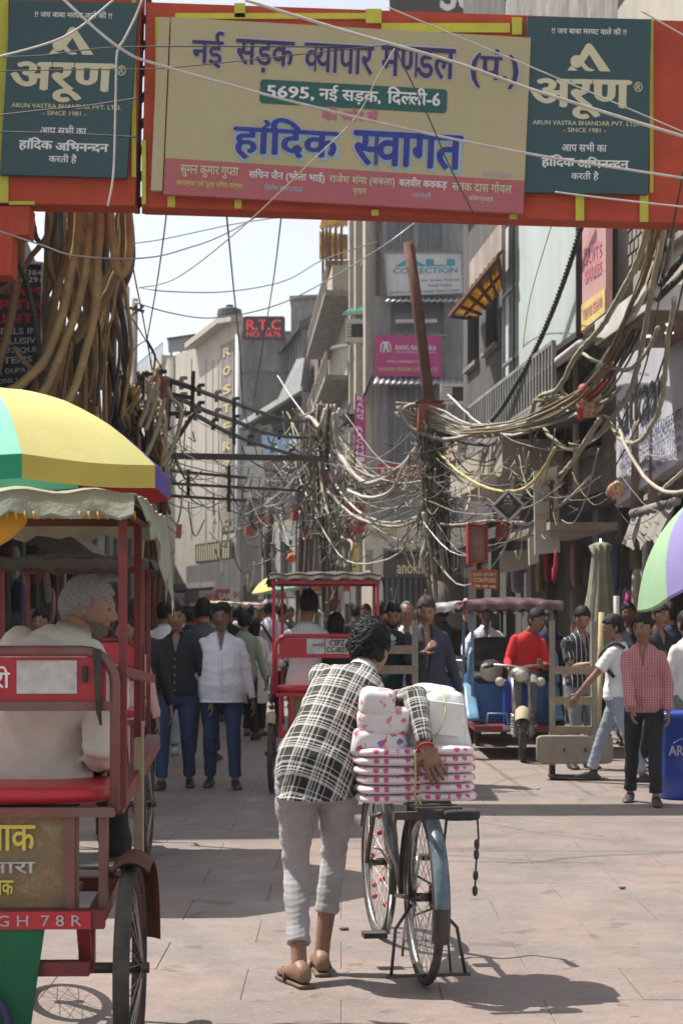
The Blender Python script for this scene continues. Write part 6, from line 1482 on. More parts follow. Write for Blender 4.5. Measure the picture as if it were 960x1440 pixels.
# overhead wires (in front of the gateway and against the sky)
ow = [
 ([(-10, 82, 12), (90, 52, 12), (160, 0, 12)], .010, 'cable_white', 'white wire rising to the right across the left green board'),
 ([(80, -10, 12), (165, 66, 12), (178, 74, 12), (480, 108, 12), (700, 168, 12), (970, 196, 12)], .0, '', ''),
 ([(85, -5, 12), (168, 67, 12), (240, 96, 12.2), (480, 160, 12.5), (720, 212, 13), (970, 252, 13)], .015, 'cable_white', 'thick white rope wire slanting across the cream board below the headline'),
 ([(345, 0, 12), (480, 42, 12), (640, 88, 12), (760, 130, 12), (970, 195, 12)], .016, 'cable_white', 'upper white rope wire slanting down to the right over the cream board'),
 ([(545, 10, 11.5), (640, 50, 11.5), (760, 100, 11.5), (970, 190, 11.5)], .007, 'cable_white', 'thin white wire above the bracketed letters'),
 ([(200, 0, 12), (190, 25, 12), (175, 55, 12), (165, 75, 12), (163, 130, 12), (160, 240, 12), (152, 290, 12)], .011, 'cable_white', 'white wire hanging down over the right side of the left green board'),
 ([(-10, 80, 12.5), (60, 78, 12.5), (180, 66, 12.5), (480, 66, 12.5)], .007, 'wire_dark', 'dark wire crossing the left green board level with the emblem'),
 ([(-10, 100, 12.5), (100, 98, 12.5), (240, 95, 12.5), (480, 70, 12.5), (560, 62, 12.5)], .006, 'wire_dark', 'dark wire through the lower half of the headline letters'),
 ([(-10, 163, 12.5), (60, 155, 12.5), (115, 150, 12.5), (195, 138, 12.5)], .009, 'wire_dark', 'dark wire over the small English line on the left green board'),
 ([(-10, 185, 12.5), (100, 188, 12.5), (195, 193, 12.5)], .009, 'wire_dark', 'dark straight wire low on the left green board'),
 ([(555, 68, 12.5), (530, 110, 12.5), (500, 165, 12.5), (440, 225, 12.5), (340, 320, 13), (250, 390, 14), (195, 405, 14)], .007, 'cable_pale', 'thin pale wire slanting down left over the blue letters'),
 ([(555, 68, 12.5), (600, 160, 12.5), (630, 230, 12.5), (665, 300, 12.5)], .008, 'wire_dark', 'dark wire falling right over the blue letters'),
 ([(900, 15, 12), (970, 55, 12)], .008, 'cable_white', 'short white wire at the top right corner'),
 ([(780, 270, 12), (860, 280, 12), (970, 292, 12)], .009, 'cable_white', 'white wire along the bottom of the right red beam'),
 ([(0, 325, 14), (60, 345, 14), (110, 360, 14), (200, 363, 15), (260, 350, 16), (330, 322, 18), (470, 240, 20)], .010, 'wire_steel', 'grey wire swinging up right under the gateway'),
 ([(150, 345, 18), (220, 338, 18), (330, 315, 19), (400, 305, 20)], .008, 'wire_steel', 'thin grey wire in the sky just under the gateway'),
 ([(200, 405, 22), (240, 410, 22), (320, 410, 23), (400, 395, 24), (455, 365, 26), (530, 340, 27)], .012, 'wire_steel', 'sagging grey wire across the middle of the sky'),
 ([(190, 425, 24), (240, 440, 24), (300, 447, 25), (380, 432, 26), (450, 400, 28), (540, 345, 30), (600, 300, 30)], .014, 'wire_steel', 'lowest sagging wire across the sky above the roofs'),
 ([(235, 295, 16), (228, 350, 17), (219, 410, 18), (207, 478, 20)], .010, 'wire_dark', 'dark wire falling steeply to the left pole'),
 ([(318, 295, 16), (328, 400, 20), (338, 500, 24), (342, 570, 26), (362, 640, 28)], .012, 'wire_dark', 'dark wire falling past the gold letters'),
 ([(396, 300, 16), (385, 390, 20), (372, 470, 24), (358, 560, 27)], .010, 'wire_dark', 'dark wire falling past the red lettered roof sign'),
 ([(180, 320, 18), (188, 380, 19), (200, 440, 20), (207, 478, 20), (214, 520, 21)], .012, 'wire_dark', 'dark wire with knots at the edge of the left bundle'),
 ([(207, 478, 20), (190, 490, 20), (175, 520, 20)], .010, 'wire_dark', 'short stay wire left of the wire knot'),
 ([(207, 478, 20), (218, 500, 20), (216, 520, 20)], .018, 'wire_dark', 'short frayed wire end under the wire knot'),
 ([(160, 410, 21), (200, 470, 21), (240, 540, 22)], .012, 'wire_dark', 'wire slanting down right from the bundle to the iron frame'),
 ([(960, 240, 14), (930, 400, 16), (905, 520, 17), (870, 600, 19), (840, 660, 20)], .012, 'wire_dark', 'thin dark wire over the lavender sign'),
 ([(975, 330, 14), (940, 480, 16), (900, 590, 18), (850, 680, 20)], .014, 'wire_dark', 'second dark wire slanting over the lavender sign'),
 ([(780, 300, 20), (745, 420, 24), (735, 500, 26), (745, 540, 26)], .008, 'wire_dark', 'hair thin wire hanging in front of the blank hoarding'),
]
for i, (pts, r, m_, lab) in enumerate(ow):
    if r: cable(lab, pts, r * .72, m_, 'overhead wires', 'wire', 6, 8, sd=i)
# red cloth bundle hanging on the right
t = thing('cloth_bundle', 'red and floral cloth bundle caught in the cables at right', 'cloth', P(830, 560, 20.3))
m = MB(); m.sbox(P(828, 568, 20.3), (.30, .22, .34), 2.4, 20, 14, Matrix.Rotation(.5, 3, 'Y'), .06, 4)
fl = bpy.data.materials.new('floral_cloth'); MATS['floral_cloth'] = fl; nt, ns, ls, p = nodes_of(fl); co = coord(nt); ls.new(ramp(nt, noise(nt, 14, 2, co), [(.38, (.5, .45, .3)), (.47, (.5, .06, .05)), (.53, (.5, .45, .38)), (.62, (.55, .40, .05))]), p.inputs['Base Color']); p.inputs['Roughness'].default_value = .8
obj('bundle', m, fl, t, True)
m = MB(); m.sbox(P(842, 545, 20.2), (.12, .1, .34), 2.4, 16, 10, Matrix.Rotation(.9, 3, 'Y'), .08, 5); m.sbox(P(822, 550, 20.15), (.14, .1, .2), 2.4, 16, 10, Matrix.Rotation(-.5, 3, 'Y'), .08, 6); m.sbox(P(815, 582, 20.2), (.07, .07, .16), 2.4, 12, 8, None, .08, 7); m.sbox(P(858, 516, 20.2), (.06, .06, .2), 2.4, 12, 8, Matrix.Rotation(.9, 3, 'Y'), .08, 8); obj('ribbon', m, M('cloth_red', (.55, .02, .04), .6, 0, .1, 9), t, True)
t = thing('cloth_bundle', 'small orange and red packet hanging under the lavender sign', 'cloth', P(866, 690, 19.4)); m = MB(); m.sbox(P(865, 690, 19.4), (.2, .12, .2), 2.6, 16, 10, None, .08, 9); obj('bundle', m, fl, t, True)
# small orange flag and garland
m = MB(); m.sbox(P(410, 785, 40), (.22, .1, .26), 2.4, 12, 8, Matrix.Rotation(.5, 3, 'Y'), .1, 3); tag(obj('flag', m, M('flag_orange', (.7, .18, .03), .7, 0, .1, 5)), 'small crumpled orange flag in the centre of the tangle', 'flag')
m = MB(); m.sbox(P(780, 800, 22), (.07, .07, .4), 2.4, 12, 10, Matrix.Rotation(.1, 3, 'Y'), .12, 3); tag(obj('garland', m, M('garland_red', (.42, .03, .09), .8, 0, .2, 30)), 'thin red garland hanging before the shutters', 'garland')
# ================================================================ vehicles
M('paint_red', (.29, .018, .022), .45, 0, .25, 6, .3, 70, (.055, .030, .024), 16, .85)
for nm in ('tin_yellow', 'tin_green'): translucent(MATS[nm], .55)
M('paint_red_clean', (.48, .02, .035), .3, 0, .08, 4, .1, 50, (.25, .03, .03), 5, .25)
M('rail_worn', (.20, .045, .04), .45, .1, .25, 7, .3, 60, (.15, .12, .11), 5, .75)
M('vinyl_red', (.50, .02, .03), .35, 0, .1, 4, .3, 30, (.3, .03, .03), 5, .3)
M('paint_blue', (.03, .17, .42), .4, 0, .15, 4, .15, 50, (.08, .08, .08), 6, .4)
M('paint_lightblue', (.14, .33, .50), .4, 0, .12, 4, .15, 50, (.15, .15, .15), 6, .4)
M('paint_deepblue', (.015, .06, .38), .3, 0, .12, 4, .1, 50, (.05, .06, .12), 6, .3)
M('tyre_black', (.022, .022, .022), .85, 0, .2, 10, .4, 60, (.13, .11, .09), 7, .5)
M('steel', (.45, .45, .45), .35, .85, .12, 6, .1, 60, (.2, .14, .10), 8, .4)
M('steel_dark', (.06, .06, .062), .45, .6, .2, 6, .1, 60, (.12, .08, .06), 8, .5)
M('wood_plank', (.36, .28, .19), .85, 0, .25, 4, .4, 60, (.16, .12, .09), 5, .5, True)
M('wood_board', (.30, .255, .20), .85, 0, .2, 3, .4, 60, (.15, .13, .11), 4, .4)
M('canvas_green', (.30, .34, .27), .9, 0, .12, 5, .5, 40, (.22, .17, .08), 3, .55)
M('canvas_dark', (.05, .045, .04), .8, 0, .2, 5, .4, 40, (.14, .12, .09), 3, .4)
M('canvas_cream', (.42, .36, .24), .85, 0, .15, 5, .4, 40, (.2, .16, .1), 3, .4)
M('canvas_redbrown', (.065, .026, .026), .5, 0, .3, 5, .5, 40, (.15, .08, .075), 4, .4)
M('canvas_pink', (.50, .28, .26), .8, 0, .15, 5, .4, 40, (.3, .2, .18), 3, .4)
M('cloth_yellow', (.55, .30, .03), .85, 0, .12, 5, .3, 60)
M('cloth_green', (.012, .14, .06), .85, 0, .15, 5, .4, 60, (.01, .05, .03), 3, .5)
M('lens_amber', (.5, .16, .03), .3, 0, .1, 4, 0)
M('lens_clear', (.55, .52, .42), .25, 0, .1, 4, 0)
M('plate_white', (.55, .54, .52), .6, 0, .05, 5, .1, 40, (.2, .17, .15), 14, .5)
M('bamboo', (.42, .34, .18), .7, 0, .2, 8, .3, 40)
def grunge(name, base, stops, scale):
    m = bpy.data.materials.new(name); MATS[name] = m; nt, ns, ls, p = nodes_of(m); co = coord(nt)
    c = ramp(nt, noise(nt, scale, 8, co, .75, 1.5), stops); c = mix(nt, ramp(nt, noise(nt, scale * .4, 5, co), [(.42, (0, 0, 0)), (.6, (1, 1, 1))]), c, base); ls.new(c, p.inputs['Base Color']); p.inputs['Roughness'].default_value = .7; bump(nt, p, noise(nt, 60, 4, co), .3)
grunge('painted_tin', (.17, .14, .07), [(.3, (.06, .05, .045)), (.42, (.22, .18, .07)), (.5, (.26, .12, .08)), (.58, (.26, .22, .10)), (.7, (.36, .27, .27))], 12)

def wheel(parent, c, r, heading=0.0, tw=.022, spokes=32, name='wheel', rim='steel', hubw=.05):
    """wheel in the parent's local frame; axle along local x turned by heading"""
    w = bpy.data.objects.new(name, None); COL.objects.link(w); w.parent = parent; w.location = c; w.rotation_euler = (0, 0, heading); w.empty_display_size = .05
    ring = lambda rr_, n=40: [(0, rr_ * math.cos(2 * math.pi * i / n), rr_ * math.sin(2 * math.pi * i / n)) for i in range(n)]
    m = MB(); m.tube(ring(r - tw), tw, 10, closed=True); put(m.mesh('tyre'), 'tyre', MATS['tyre_black'], w)
    m = MB(); m.tube(ring(r - tw * 2.1), tw * .55, 8, closed=True); put(m.mesh('rim'), 'rim', MATS[rim], w)
    m = MB(); m.cyl((-hubw, 0, 0), (hubw, 0, 0), .018, n=10); m.cyl((-hubw * .8, 0, 0), (-hubw * .7, 0, 0), .035, n=12); m.cyl((hubw * .7, 0, 0), (hubw * .8, 0, 0), .035, n=12); put(m.mesh('hub'), 'hub', MATS['steel_dark'], w)
    m = MB()
    for k in range(spokes):
        a = 2 * math.pi * k / spokes; b = a + .35 * (1 if (k // 2) % 2 else -1); sx = (1 if k % 2 else -1) * hubw * .75
        m.tube([(sx, .033 * math.cos(b), .033 * math.sin(b)), (0, (r - tw * 2.2) * math.cos(a), (r - tw * 2.2) * math.sin(a))], .0016, 4, False)
    o = put(m.mesh('spokes'), 'spokes', MATS['steel'], w); o['kind'] = 'stuff'
    return w
def mudguard(parent, c, r, a0, a1, w, mat, heading=0, name='mudguard', th=.006):
    m = MB(); n = 20; vs = []; Rm = Matrix.Rotation(heading, 3, 'Z')
    for i in range(n + 1):
        a = R(a0 + (a1 - a0) * i / n)
        for k in range(7):
            t = (k - 3) / 3; rr_ = r - .025 * t * t * (w / .05) * .6
            for off in (0, -th): vs.append(Vector(c) + Rm @ Vector((t * w / 2, (rr_ + off) * math.cos(a), (rr_ + off) * math.sin(a))))
    fs = []
    for i in range(n):
        for k in range(6):
            b = i * 14 + k * 2; fs += [(b, b + 2, b + 16, b + 14), (b + 1, b + 15, b + 17, b + 3)]
        fs += [(i * 14, i * 14 + 14, i * 14 + 15, i * 14 + 1), (i * 14 + 12, i * 14 + 13, i * 14 + 27, i * 14 + 26)]
    m.add(vs, fs, True); return put(m.mesh(name), name, MATS[mat], parent)
def part(root, name, m, mat): return put(m.mesh(name), name, MATS[mat], root)
def rounded_rail(w, z0, z1, y, rr_=.10, n=6):
    pts = [(-w / 2, y, z0)]
    for k in range(n + 1): a = math.pi - math.pi / 2 * k / n; pts.append((-w / 2 + rr_ + rr_ * math.cos(a), y, z1 - rr_ + rr_ * math.sin(a)))
    for k in range(n + 1): a = math.pi / 2 - math.pi / 2 * k / n; pts.append((w / 2 - rr_ + rr_ * math.cos(a), y, z1 - rr_ + rr_ * math.sin(a)))
    pts.append((w / 2, y, z0)); return [Vector(p) for p in pts]

# ---------------------------------------------------------------- the loaded bicycle
BH = R(8.6)
bk = thing('bicycle', 'old black roadster bicycle with blue rear mudguard and white parcels on its carrier', 'bicycle', (GX(595, 6.89) , 6.89 + .0, 0), BH)
RW = .35
wheel(bk, (0, 0, RW), RW, 0, .019, 40); fwl = wheel(bk, (0, 1.06, RW), RW, R(1.5), .019, 36)
m = MB()
for k in range(9): a = k * .7; m.sphere((0.012 * (-1) ** k, .21 * math.cos(a) * (1 - .2 * (k % 2)), .21 * math.sin(a) * (1 - .2 * (k % 2))), .014, 8, 6)
part(fwl, 'spoke_bead', m, 'paint_red_clean')
mudguard(bk, (0, 0, RW), RW + .03, -8, 200, .07, 'steel_dark')
M('paint_oldblue', (.06, .115, .155), .4, .1, .25, 9, .25, 60, (.20, .22, .23), 9, .6)
m = mudguard(bk, (0, -.004, RW), RW + .037, 98, 178, .058, 'paint_oldblue')
mudguard(bk, (0, 1.06, RW), RW + .03, 20, 165, .06, 'steel_dark')
m = MB(); hd0, hd1 = Vector((0, .86, .60)), Vector((0, .80, .86)); st0, bb = Vector((0, .27, .80)), Vector((0, .44, .29))
m.tube([st0, bb], .016, 8); m.tube([hd0 + Vector((0, 0, .03)), bb], .018, 8); m.tube([hd1 + Vector((0, 0, -.03)), st0 + Vector((0, 0, -.04))], .016, 8); m.tube([hd0, hd1], .02, 8)
for s in (-1, 1): m.tube([bb + Vector((s * .03, 0, 0)), Vector((s * .055, 0, RW))], .010, 6); m.tube([st0 + Vector((0, 0, -.05)), Vector((s * .05, .1, .62)), Vector((s * .055, 0, RW))], .008, 6)
part(bk, 'frame', m, 'steel_dark')
m = MB()
for s in (-1, 1): m.tube([hd0, Vector((s * .05, .90, .58)), Vector((s * .055, 1.06, RW))], .011, 8)
part(bk, 'fork', m, 'steel_dark')
m = MB(); hb_ = hd1 + Vector((0, 0, .10)); m.tube([hd1, hb_], .013, 8); m.tube([hb_ + Vector((-.27, -.20, -.02)), hb_ + Vector((-.25, -.05, .01)), hb_ + Vector((-.14, .06, .02)), hb_, hb_ + Vector((.14, .06, .02)), hb_ + Vector((.25, -.05, .01)), hb_ + Vector((.27, -.20, -.02))], .012, 8); part(bk, 'handlebar', m, 'steel')
for s in (-1, 1): m = MB(); m.cyl(hb_ + Vector((s * .262, -.12, -.008)), hb_ + Vector((s * .272, -.23, -.022)), .018); part(bk, 'grip', m, 'tyre_black')
m = MB(); m.loft([(Vector((0, .12, .87)), Vector((.10, 0, 0)), Vector((0, 0, .03))), (Vector((0, .22, .875)), Vector((.11, 0, 0)), Vector((0, 0, .03))), (Vector((0, .42, .865)), Vector((.03, 0, 0)), Vector((0, 0, .025)))], 12); part(bk, 'saddle', m, 'tyre_black')
m = MB()
for s in (-1, 1): m.bar((s * .075, -.30, .735), (s * .075, .22, .735), .014); m.tube([(s * .075, -.12, .73), (s * .06, -.01, RW)], .006, 6)
for y in (-.30, -.2, -.1, 0, .1, .22): m.bar((-.09, y, .742), (.09, y, .742), .03, .006)
part(bk, 'carrier', m, 'steel_dark')
m = MB(); m.box((-.08, -.31, .715), (.20, .03, .03)); m.sbox((.085, -.30, .715), (.15, .09, .045), 4); part(bk, 'carrier_pad', m, 'tyre_black')
m = MB(); m.tube([(.15, -.31, .71), (.155, -.31, .62), (.145, -.31, .52), (.14, -.31, .40)], .004, 6)
for z in (.60, .56, .48, .42): m.sbox((.148 + (.6 - z) * -.04, -.31, z), (.022, .022, .04), 2.5, 10, 6)
part(bk, 'hanging_strap', m, 'tyre_black')
m = MB()
for s in (-1, 1): m.tube([(s * .05, 0, RW - .03), (s * .125, -.06, .235), (s * .15, -.10, .06)], .007, 6)
m.bar((-.17, -.10, .055), (.17, -.10, .055), .018, .012); m.tube([(.10, -.06, .055), (.09, 0, RW - .05)], .005, 6); part(bk, 'rear_stand', m, 'steel_dark')
m = MB(); m.cyl((.03, .44, .29), (.04, .44, .29), .095, n=20); m.tube([(.045, .44, .38), (.045, 0, RW + .045)], .005, 5); m.tube([(.045, .44, .20), (.045, 0, RW - .045)], .005, 5); m.cyl((.03, 0, RW), (.05, 0, RW), .05, n=14); part(bk, 'chain_set', m, 'rust')
for s, a in ((-1, R(250)), (1, R(70))):
    e = Vector((s * .075, .44 + .165 * math.cos(a), .29 + .165 * math.sin(a))); m = MB(); m.tube([(s * .05, .44, .29), e], .009, 6); part(bk, 'crank', m, 'steel')
    m = MB(); m.box(e + Vector((s * .06, 0, 0)), (.10, .075, .022)); part(bk, 'pedal', m, 'tyre_black')
m = MB(); m.tube([(-.055, 0.02, RW), (-.09, -.05, .2), (-.09, -.02, .12)], .006, 6); m.tube([(-.06, .30, .45), (-.10, .34, .56), (-.10, .36, .60)], .008, 6); m.tube([(-.13, .42, .50), (-.10, .42, .49), (-.04, .5, .40)], .006, 6); part(bk, 'lever', m, 'steel')
m = MB(); m.sbox((.075, .02, .32), (.05, .09, .12), 4); part(bk, 'dynamo', m, 'tyre_black')
# parcels
def dotted(name, base, dot, scale, thr=.28, dot2=None):
    mm = bpy.data.materials.new(name); MATS[name] = mm; nt, ns, ls, p = nodes_of(mm); co = coord(nt, scale=(1, 1, 1.0))
    v = ns.new('ShaderNodeTexVoronoi'); v.inputs['Scale'].default_value = scale; v.inputs['Randomness'].default_value = .25; ls.new(co, v.inputs['Vector'])
    d = math_(nt, 'LESS_THAN', math_(nt, 'ADD', v.outputs['Distance'], math_(nt, 'MULTIPLY', noise(nt, 90, 2, co), .25)), thr + .12)
    c = mix(nt, math_(nt, 'MULTIPLY', d, .92), base, dot)
    if dot2: v2 = noise(nt, 16, 3, co); c = mix(nt, ramp(nt, v2, [(.56, (0, 0, 0)), (.6, (1, 1, 1))]), c, dot2)
    ls.new(c, p.inputs['Base Color']); p.inputs['Roughness'].default_value = .4; p.inputs['Subsurface Weight'].default_value = 0; bump(nt, p, noise(nt, 30, 3, co), .35, .01)
dotted('parcel_paper', (.72, .62, .64), (.60, .03, .13), 24, .30)
dotted('bag_print', (.68, .64, .64), (.62, .09, .12), 17, .26, (.62, .2, .18))
dotted('bag_blue', (.66, .63, .65), (.12, .10, .42), 15, .22, (.60, .08, .10))
M('bag_white', (.76, .77, .74), .28, 0, .03, 5, .9, 14, (.60, .62, .58), 6, .3)
lx, ly = 0.0, -.03
lc = lambda px, py, d=6.72: P(px, py, d)
GP = 'flat white parcels with pink print stacked on the carrier'
bz = ZZ(1130, 6.8); hgt_ = .037; k = 0
for j in range(6):
    z = bz + hgt_ * (j + .5)
    for side in (0, 1):
        x0, x1 = ((496, 604), (572, 668))[side]; x0 += rnd.uniform(-3, 3) + (j == 5) * 2; x1 += rnd.uniform(-3, 3)
        zz_ = z + (.0 if side == 0 else .008)
        c = Vector(((GX(x0, 6.85) + GX(x1, 6.85)) / 2, 6.93, zz_)); m = MB(); m.sbox((0, 0, 0), (GX(x1, 6.85) - GX(x0, 6.85), .34, hgt_ * 1.16), 3.4, 36, 14, None, .014, k)
        o = put(m.mesh('parcel'), 'parcel', MATS['parcel_paper']); o.location = c; o.rotation_euler = (0, rnd.uniform(-.012, .012), BH * .6 + rnd.uniform(-.04, .04))
        tag(o, '%s flat pink printed parcel in the %s stack on the bicycle carrier' % (['lowest', 'second from bottom', 'third from bottom', 'third from top', 'second from top', 'topmost'][j], ['left', 'right'][side]), 'parcel', GP); k += 1
top_z = bz + hgt_ * 6
for i, (x, y, w, h, mat, lab) in enumerate(((533, 1045, 80, 36, 'bag_blue', 'lowest bag of blue and red printed packets above the left parcels'), (540, 1015, 76, 36, 'bag_print', 'middle plastic bag of red printed packets under the man\'s arm'), (530, 988, 52, 36, 'bag_print', 'topmost small bag of red printed packets beside the man\'s ribs'))):
    m = MB(); m.sbox((0, 0, 0), (w / 350, .26, h / 350 * 1.2), 4.2, 36, 18, Matrix.Rotation((.06, -.08, .12)[i], 3, 'Y'), .016, i + 20); o = put(m.mesh('packet_bag'), 'packet_bag', MATS[mat]); o.location = P(x, y, 6.93); tag(o, lab, 'bag')
for i, (x, y, w, h, lab, ry, dd) in enumerate(((606, 1034, 92, 46, 'lowest white plastic bag on the right parcels by the hand', .05, 6.92), (610, 1003, 84, 66, 'big white plastic bag with a flat square pack inside', -.15, 6.95), (603, 982, 72, 42, 'topmost white plastic bag of the load', .1, 7.0), (634, 1026, 40, 74, 'thin crumpled white bag at the right side of the load', -.2, 6.98))):
    m = MB(); m.sbox((0, 0, 0), (w / 350, .26, h / 350), 3.6, 48, 28, Matrix.Rotation(ry, 3, 'Y'), .022, i + 30); o = put(m.mesh('plastic_bag'), 'plastic_bag', MATS['bag_white']); o.location = P(x + 4, y, dd + .10); tag(o, lab, 'bag')
m = MB(); m.box((0, 0, 0), (.14, .08, .13), Matrix.Rotation(.12, 3, 'Y')); o = put(m.mesh('carton'), 'carton', MATS['bag_white']); o.location = P(625, 1010, 6.90); tag(o, 'square white pack pressed against the front of the big white bag', 'pack')
m = MB(); m.tube(smooth_pts([P(583, 1055, 6.74), P(584, 1090, 6.74), P(583, 1118, 6.74), P(588, 1142, 6.74)], 5), .004, 6); m.tube(smooth_pts([P(583, 1118, 6.735), P(591, 1130, 6.73), P(588, 1148, 6.74)], 4), .005, 5); m.tube(smooth_pts([P(583, 1056, 6.74), P(610, 1040, 6.84), P(626, 1000, 6.84), P(618, 968, 6.98)], 5), .003, 5); tag(obj('string', m, MATS['cable_yellow']), 'yellow string tied round the parcels on the carrier', 'string')

# ---------------------------------------------------------------- cycle rickshaws
def slat_mesh(): pass
def rickshaw(label, loc, rz, paint='paint_red', canopy='canvas_dark', big=False, group='pedal rickshaws in the street', plate=None, W_=1.0, wf=1.25):
    t = thing('cycle_rickshaw', label, 'rickshaw', loc, rz, group); hw = W_ / 2
    wheel(t, (-hw - .02, 0, .34), .34, 0, .024 if big else .022, 36, rim='rust'); wheel(t, (hw + .02, 0, .34), .34, 0, .026 if big else .022, 36, rim='rust'); wheel(t, (.02, wf, .33), .33, R(6), .02, 30)
    m = MB(); m.cyl((-hw - .08, 0, .34), (hw + .08, 0, .34), .018); part(t, 'axle', m, 'steel_dark')
    m = MB()
    for s in (-1, 1):
        m.bar((s * (hw - .08), -.10, .52), (s * (hw - .10), .62, .52), .05); m.bar((s * (hw - .12), 0, .52), (s * (hw - .12), 0, .33), .05); m.bar((s * (hw - .12), -.1, .50), (s * (hw - .12), 0, .34), .04)
    m.bar((-hw + .05, -.12, .52), (hw - .05, -.12, .52), .05, .06); m.bar((-hw + .08, .62, .52), (hw - .08, .62, .52), .05); m.bar((0, .6, .5), (0, .95, .62), .045); m.bar((0, .95, .62), (0, wf - .15, .92), .04)
    m.bar((-hw + .1, -.1, .36), (hw - .1, -.1, .36), .045); part(t, 'chassis', m, paint)
    m = MB(); m.tube([(0, wf, .33), (0, wf - .08, .62), (0, wf - .18, .98)], .02, 8); m.tube([(-.25, wf - .38, 1.0), (-.2, wf - .2, 1.02), (0, wf - .15, .98), (.2, wf - .2, 1.02), (.25, wf - .38, 1.0)], .014, 8); part(t, 'handlebar', m, 'steel')
    m = MB(); m.loft([(Vector((0, .66, .96)), Vector((.10, 0, 0)), Vector((0, 0, .035))), (Vector((0, .92, .95)), Vector((.03, 0, 0)), Vector((0, 0, .03)))], 10); m.cyl((0, .75, .94), (0, .8, .6), .016); part(t, 'saddle', m, 'tyre_black')
    # box, seat
    m = MB(); m.box((-.0 if big else -.04, -.085, .70), (W_ - .27 if big else W_ - .34, .012, .30)); part(t, 'rear_panel', m, 'painted_tin' if big else 'painted_tin')
    m = MB(); m.box((-.04, .22, .54), (W_ - .3, .5, .02)); m.box((-.04 - (W_ - .34) / 2, .15, .7), (.012, .45, .3)); part(t, 'seat_box', m, paint)
    m = MB()
    for s in (-1, 1):
        m.bar((s * (hw - .16), -.10, .54), (s * (hw - .16), -.10, .86), .03); m.bar((s * (hw - .06), -.06, .54), (s * (hw - .06), -.06, .86), .03)
    m.bar((-hw + .02, -.11, .855), (hw - .02, -.11, .855), .035, .03); part(t, 'seat_frame', m, 'rail_worn' if big else paint)
    m = MB(); m.sbox((-.01, .17, .902), (W_ - .04, .52, .066), 5, 40, 14); part(t, 'seat', m, 'vinyl_red')
    pts = rounded_rail(W_ - .04, .86, 1.365, -.10, .10); m = MB(); m.tube(pts, .017, 8); part(t, 'back_rail', m, 'rail_worn' if big else paint)
    m = MB(); m.bar((-hw + .03, -.10, 1.19), (hw - .03, -.10, 1.19), .026, .03); part(t, 'back_bar', m, 'rail_worn' if big else paint)
    m = MB(); m.box((0, -.085, 1.275), (W_ - .10, .012, .14)); part(t, 'backrest', m, 'paint_red_clean')
    q4 = [Vector((x, -.098, z)) for x, z in ((-hw + .02, 1.20), (hw - .02, 1.20), (hw - .02, 1.345), (-hw + .02, 1.345))]
    # canopy
    posts = ((-hw + .0, -.05), (hw - .0, -.05), (-hw + .03, .80), (hw - .03, .80))
    for x, y in posts: m = MB(); m.bar((x, y, .60 if y > 0 else .86), (x, y, 1.83), .026, .026); part(t, 'canopy_post', m, paint)
    m = MB()
    for y in (-.12, .86): m.bar((-hw - .02, y, 1.83), (hw + .02, y, 1.83), .028)
    for x in (-hw, hw): m.bar((x, -.12, 1.83), (x, .86, 1.83), .035)
    part(t, 'canopy_frame', m, 'rust' if big else paint)
    for k in range(5): m = MB(); x = -hw + W_ * (k + .5) / 5; m.bar((x, -.12, 1.85), (x, .86, 1.87), .05, .015); part(t, 'canopy_slat', m, 'wood_plank')
    return t, q4, hw
def canopy_cloth(t, hw, mat, z=1.87, droop=(.05, .05), front=.92, back=-.16, crown=.04, name='canopy', seed=0, sidef=None):
    m = MB(); nx, ny = 26, 18; vs = []; rr_ = random.Random(seed)
    for j in range(ny + 1):
        for i in range(nx + 1):
            u, v = i / nx, j / ny; x = -hw - .05 + (2 * hw + .1) * u; y = back + (front - back) * v
            z_ = z + crown * (1 - (2 * u - 1) ** 2) * (1 - (2 * v - 1) ** 4) + .008 * math.sin(u * 30 + v * 9) + .006 * math.sin(v * 40)
            vs.append((x, y, z_))
    idx = lambda i, j: j * (nx + 1) + i
    fs = [(idx(i, j), idx(i + 1, j), idx(i + 1, j + 1), idx(i, j + 1)) for j in range(ny) for i in range(nx)]
    # skirts
    def skirt(path, L, out):
        base = len(vs); n = len(path)
        for k, i in enumerate(path):
            p = Vector(vs[i]); l = L(k / (n - 1)) * (1 + .15 * math.sin(k * 2.1)) ; vs.append(tuple(p + Vector(out) * .02 + Vector((0, 0, -l * .5)))); vs.append(tuple(p + Vector(out) * (.035 + .012 * math.sin(k * 1.3)) + Vector((0, 0, -l))))
        for k in range(n - 1):
            fs.append((path[k], path[k + 1], base + 2 * (k + 1), base + 2 * k)); fs.append((base + 2 * k, base + 2 * k + 2, base + 2 * k + 3, base + 2 * k + 1))
    skirt([idx(i, 0) for i in range(nx + 1)], lambda u: droop[0], (0, -1, 0)); skirt([idx(i, ny) for i in range(nx + 1)], lambda u: droop[0], (0, 1, 0))
    skirt([idx(0, j) for j in range(ny + 1)], lambda u: droop[1], (-1, 0, 0)); skirt([idx(nx, j) for j in range(ny + 1)], sidef or (lambda u: droop[1]), (1, 0, 0))
    m.add(vs, fs, True); n = len(m.v); lo = [(x, y, z_ - .006) for x, y, z_ in vs]; m.add(lo, [f[::-1] for f in fs], True)
    return part(t, name, m, mat)
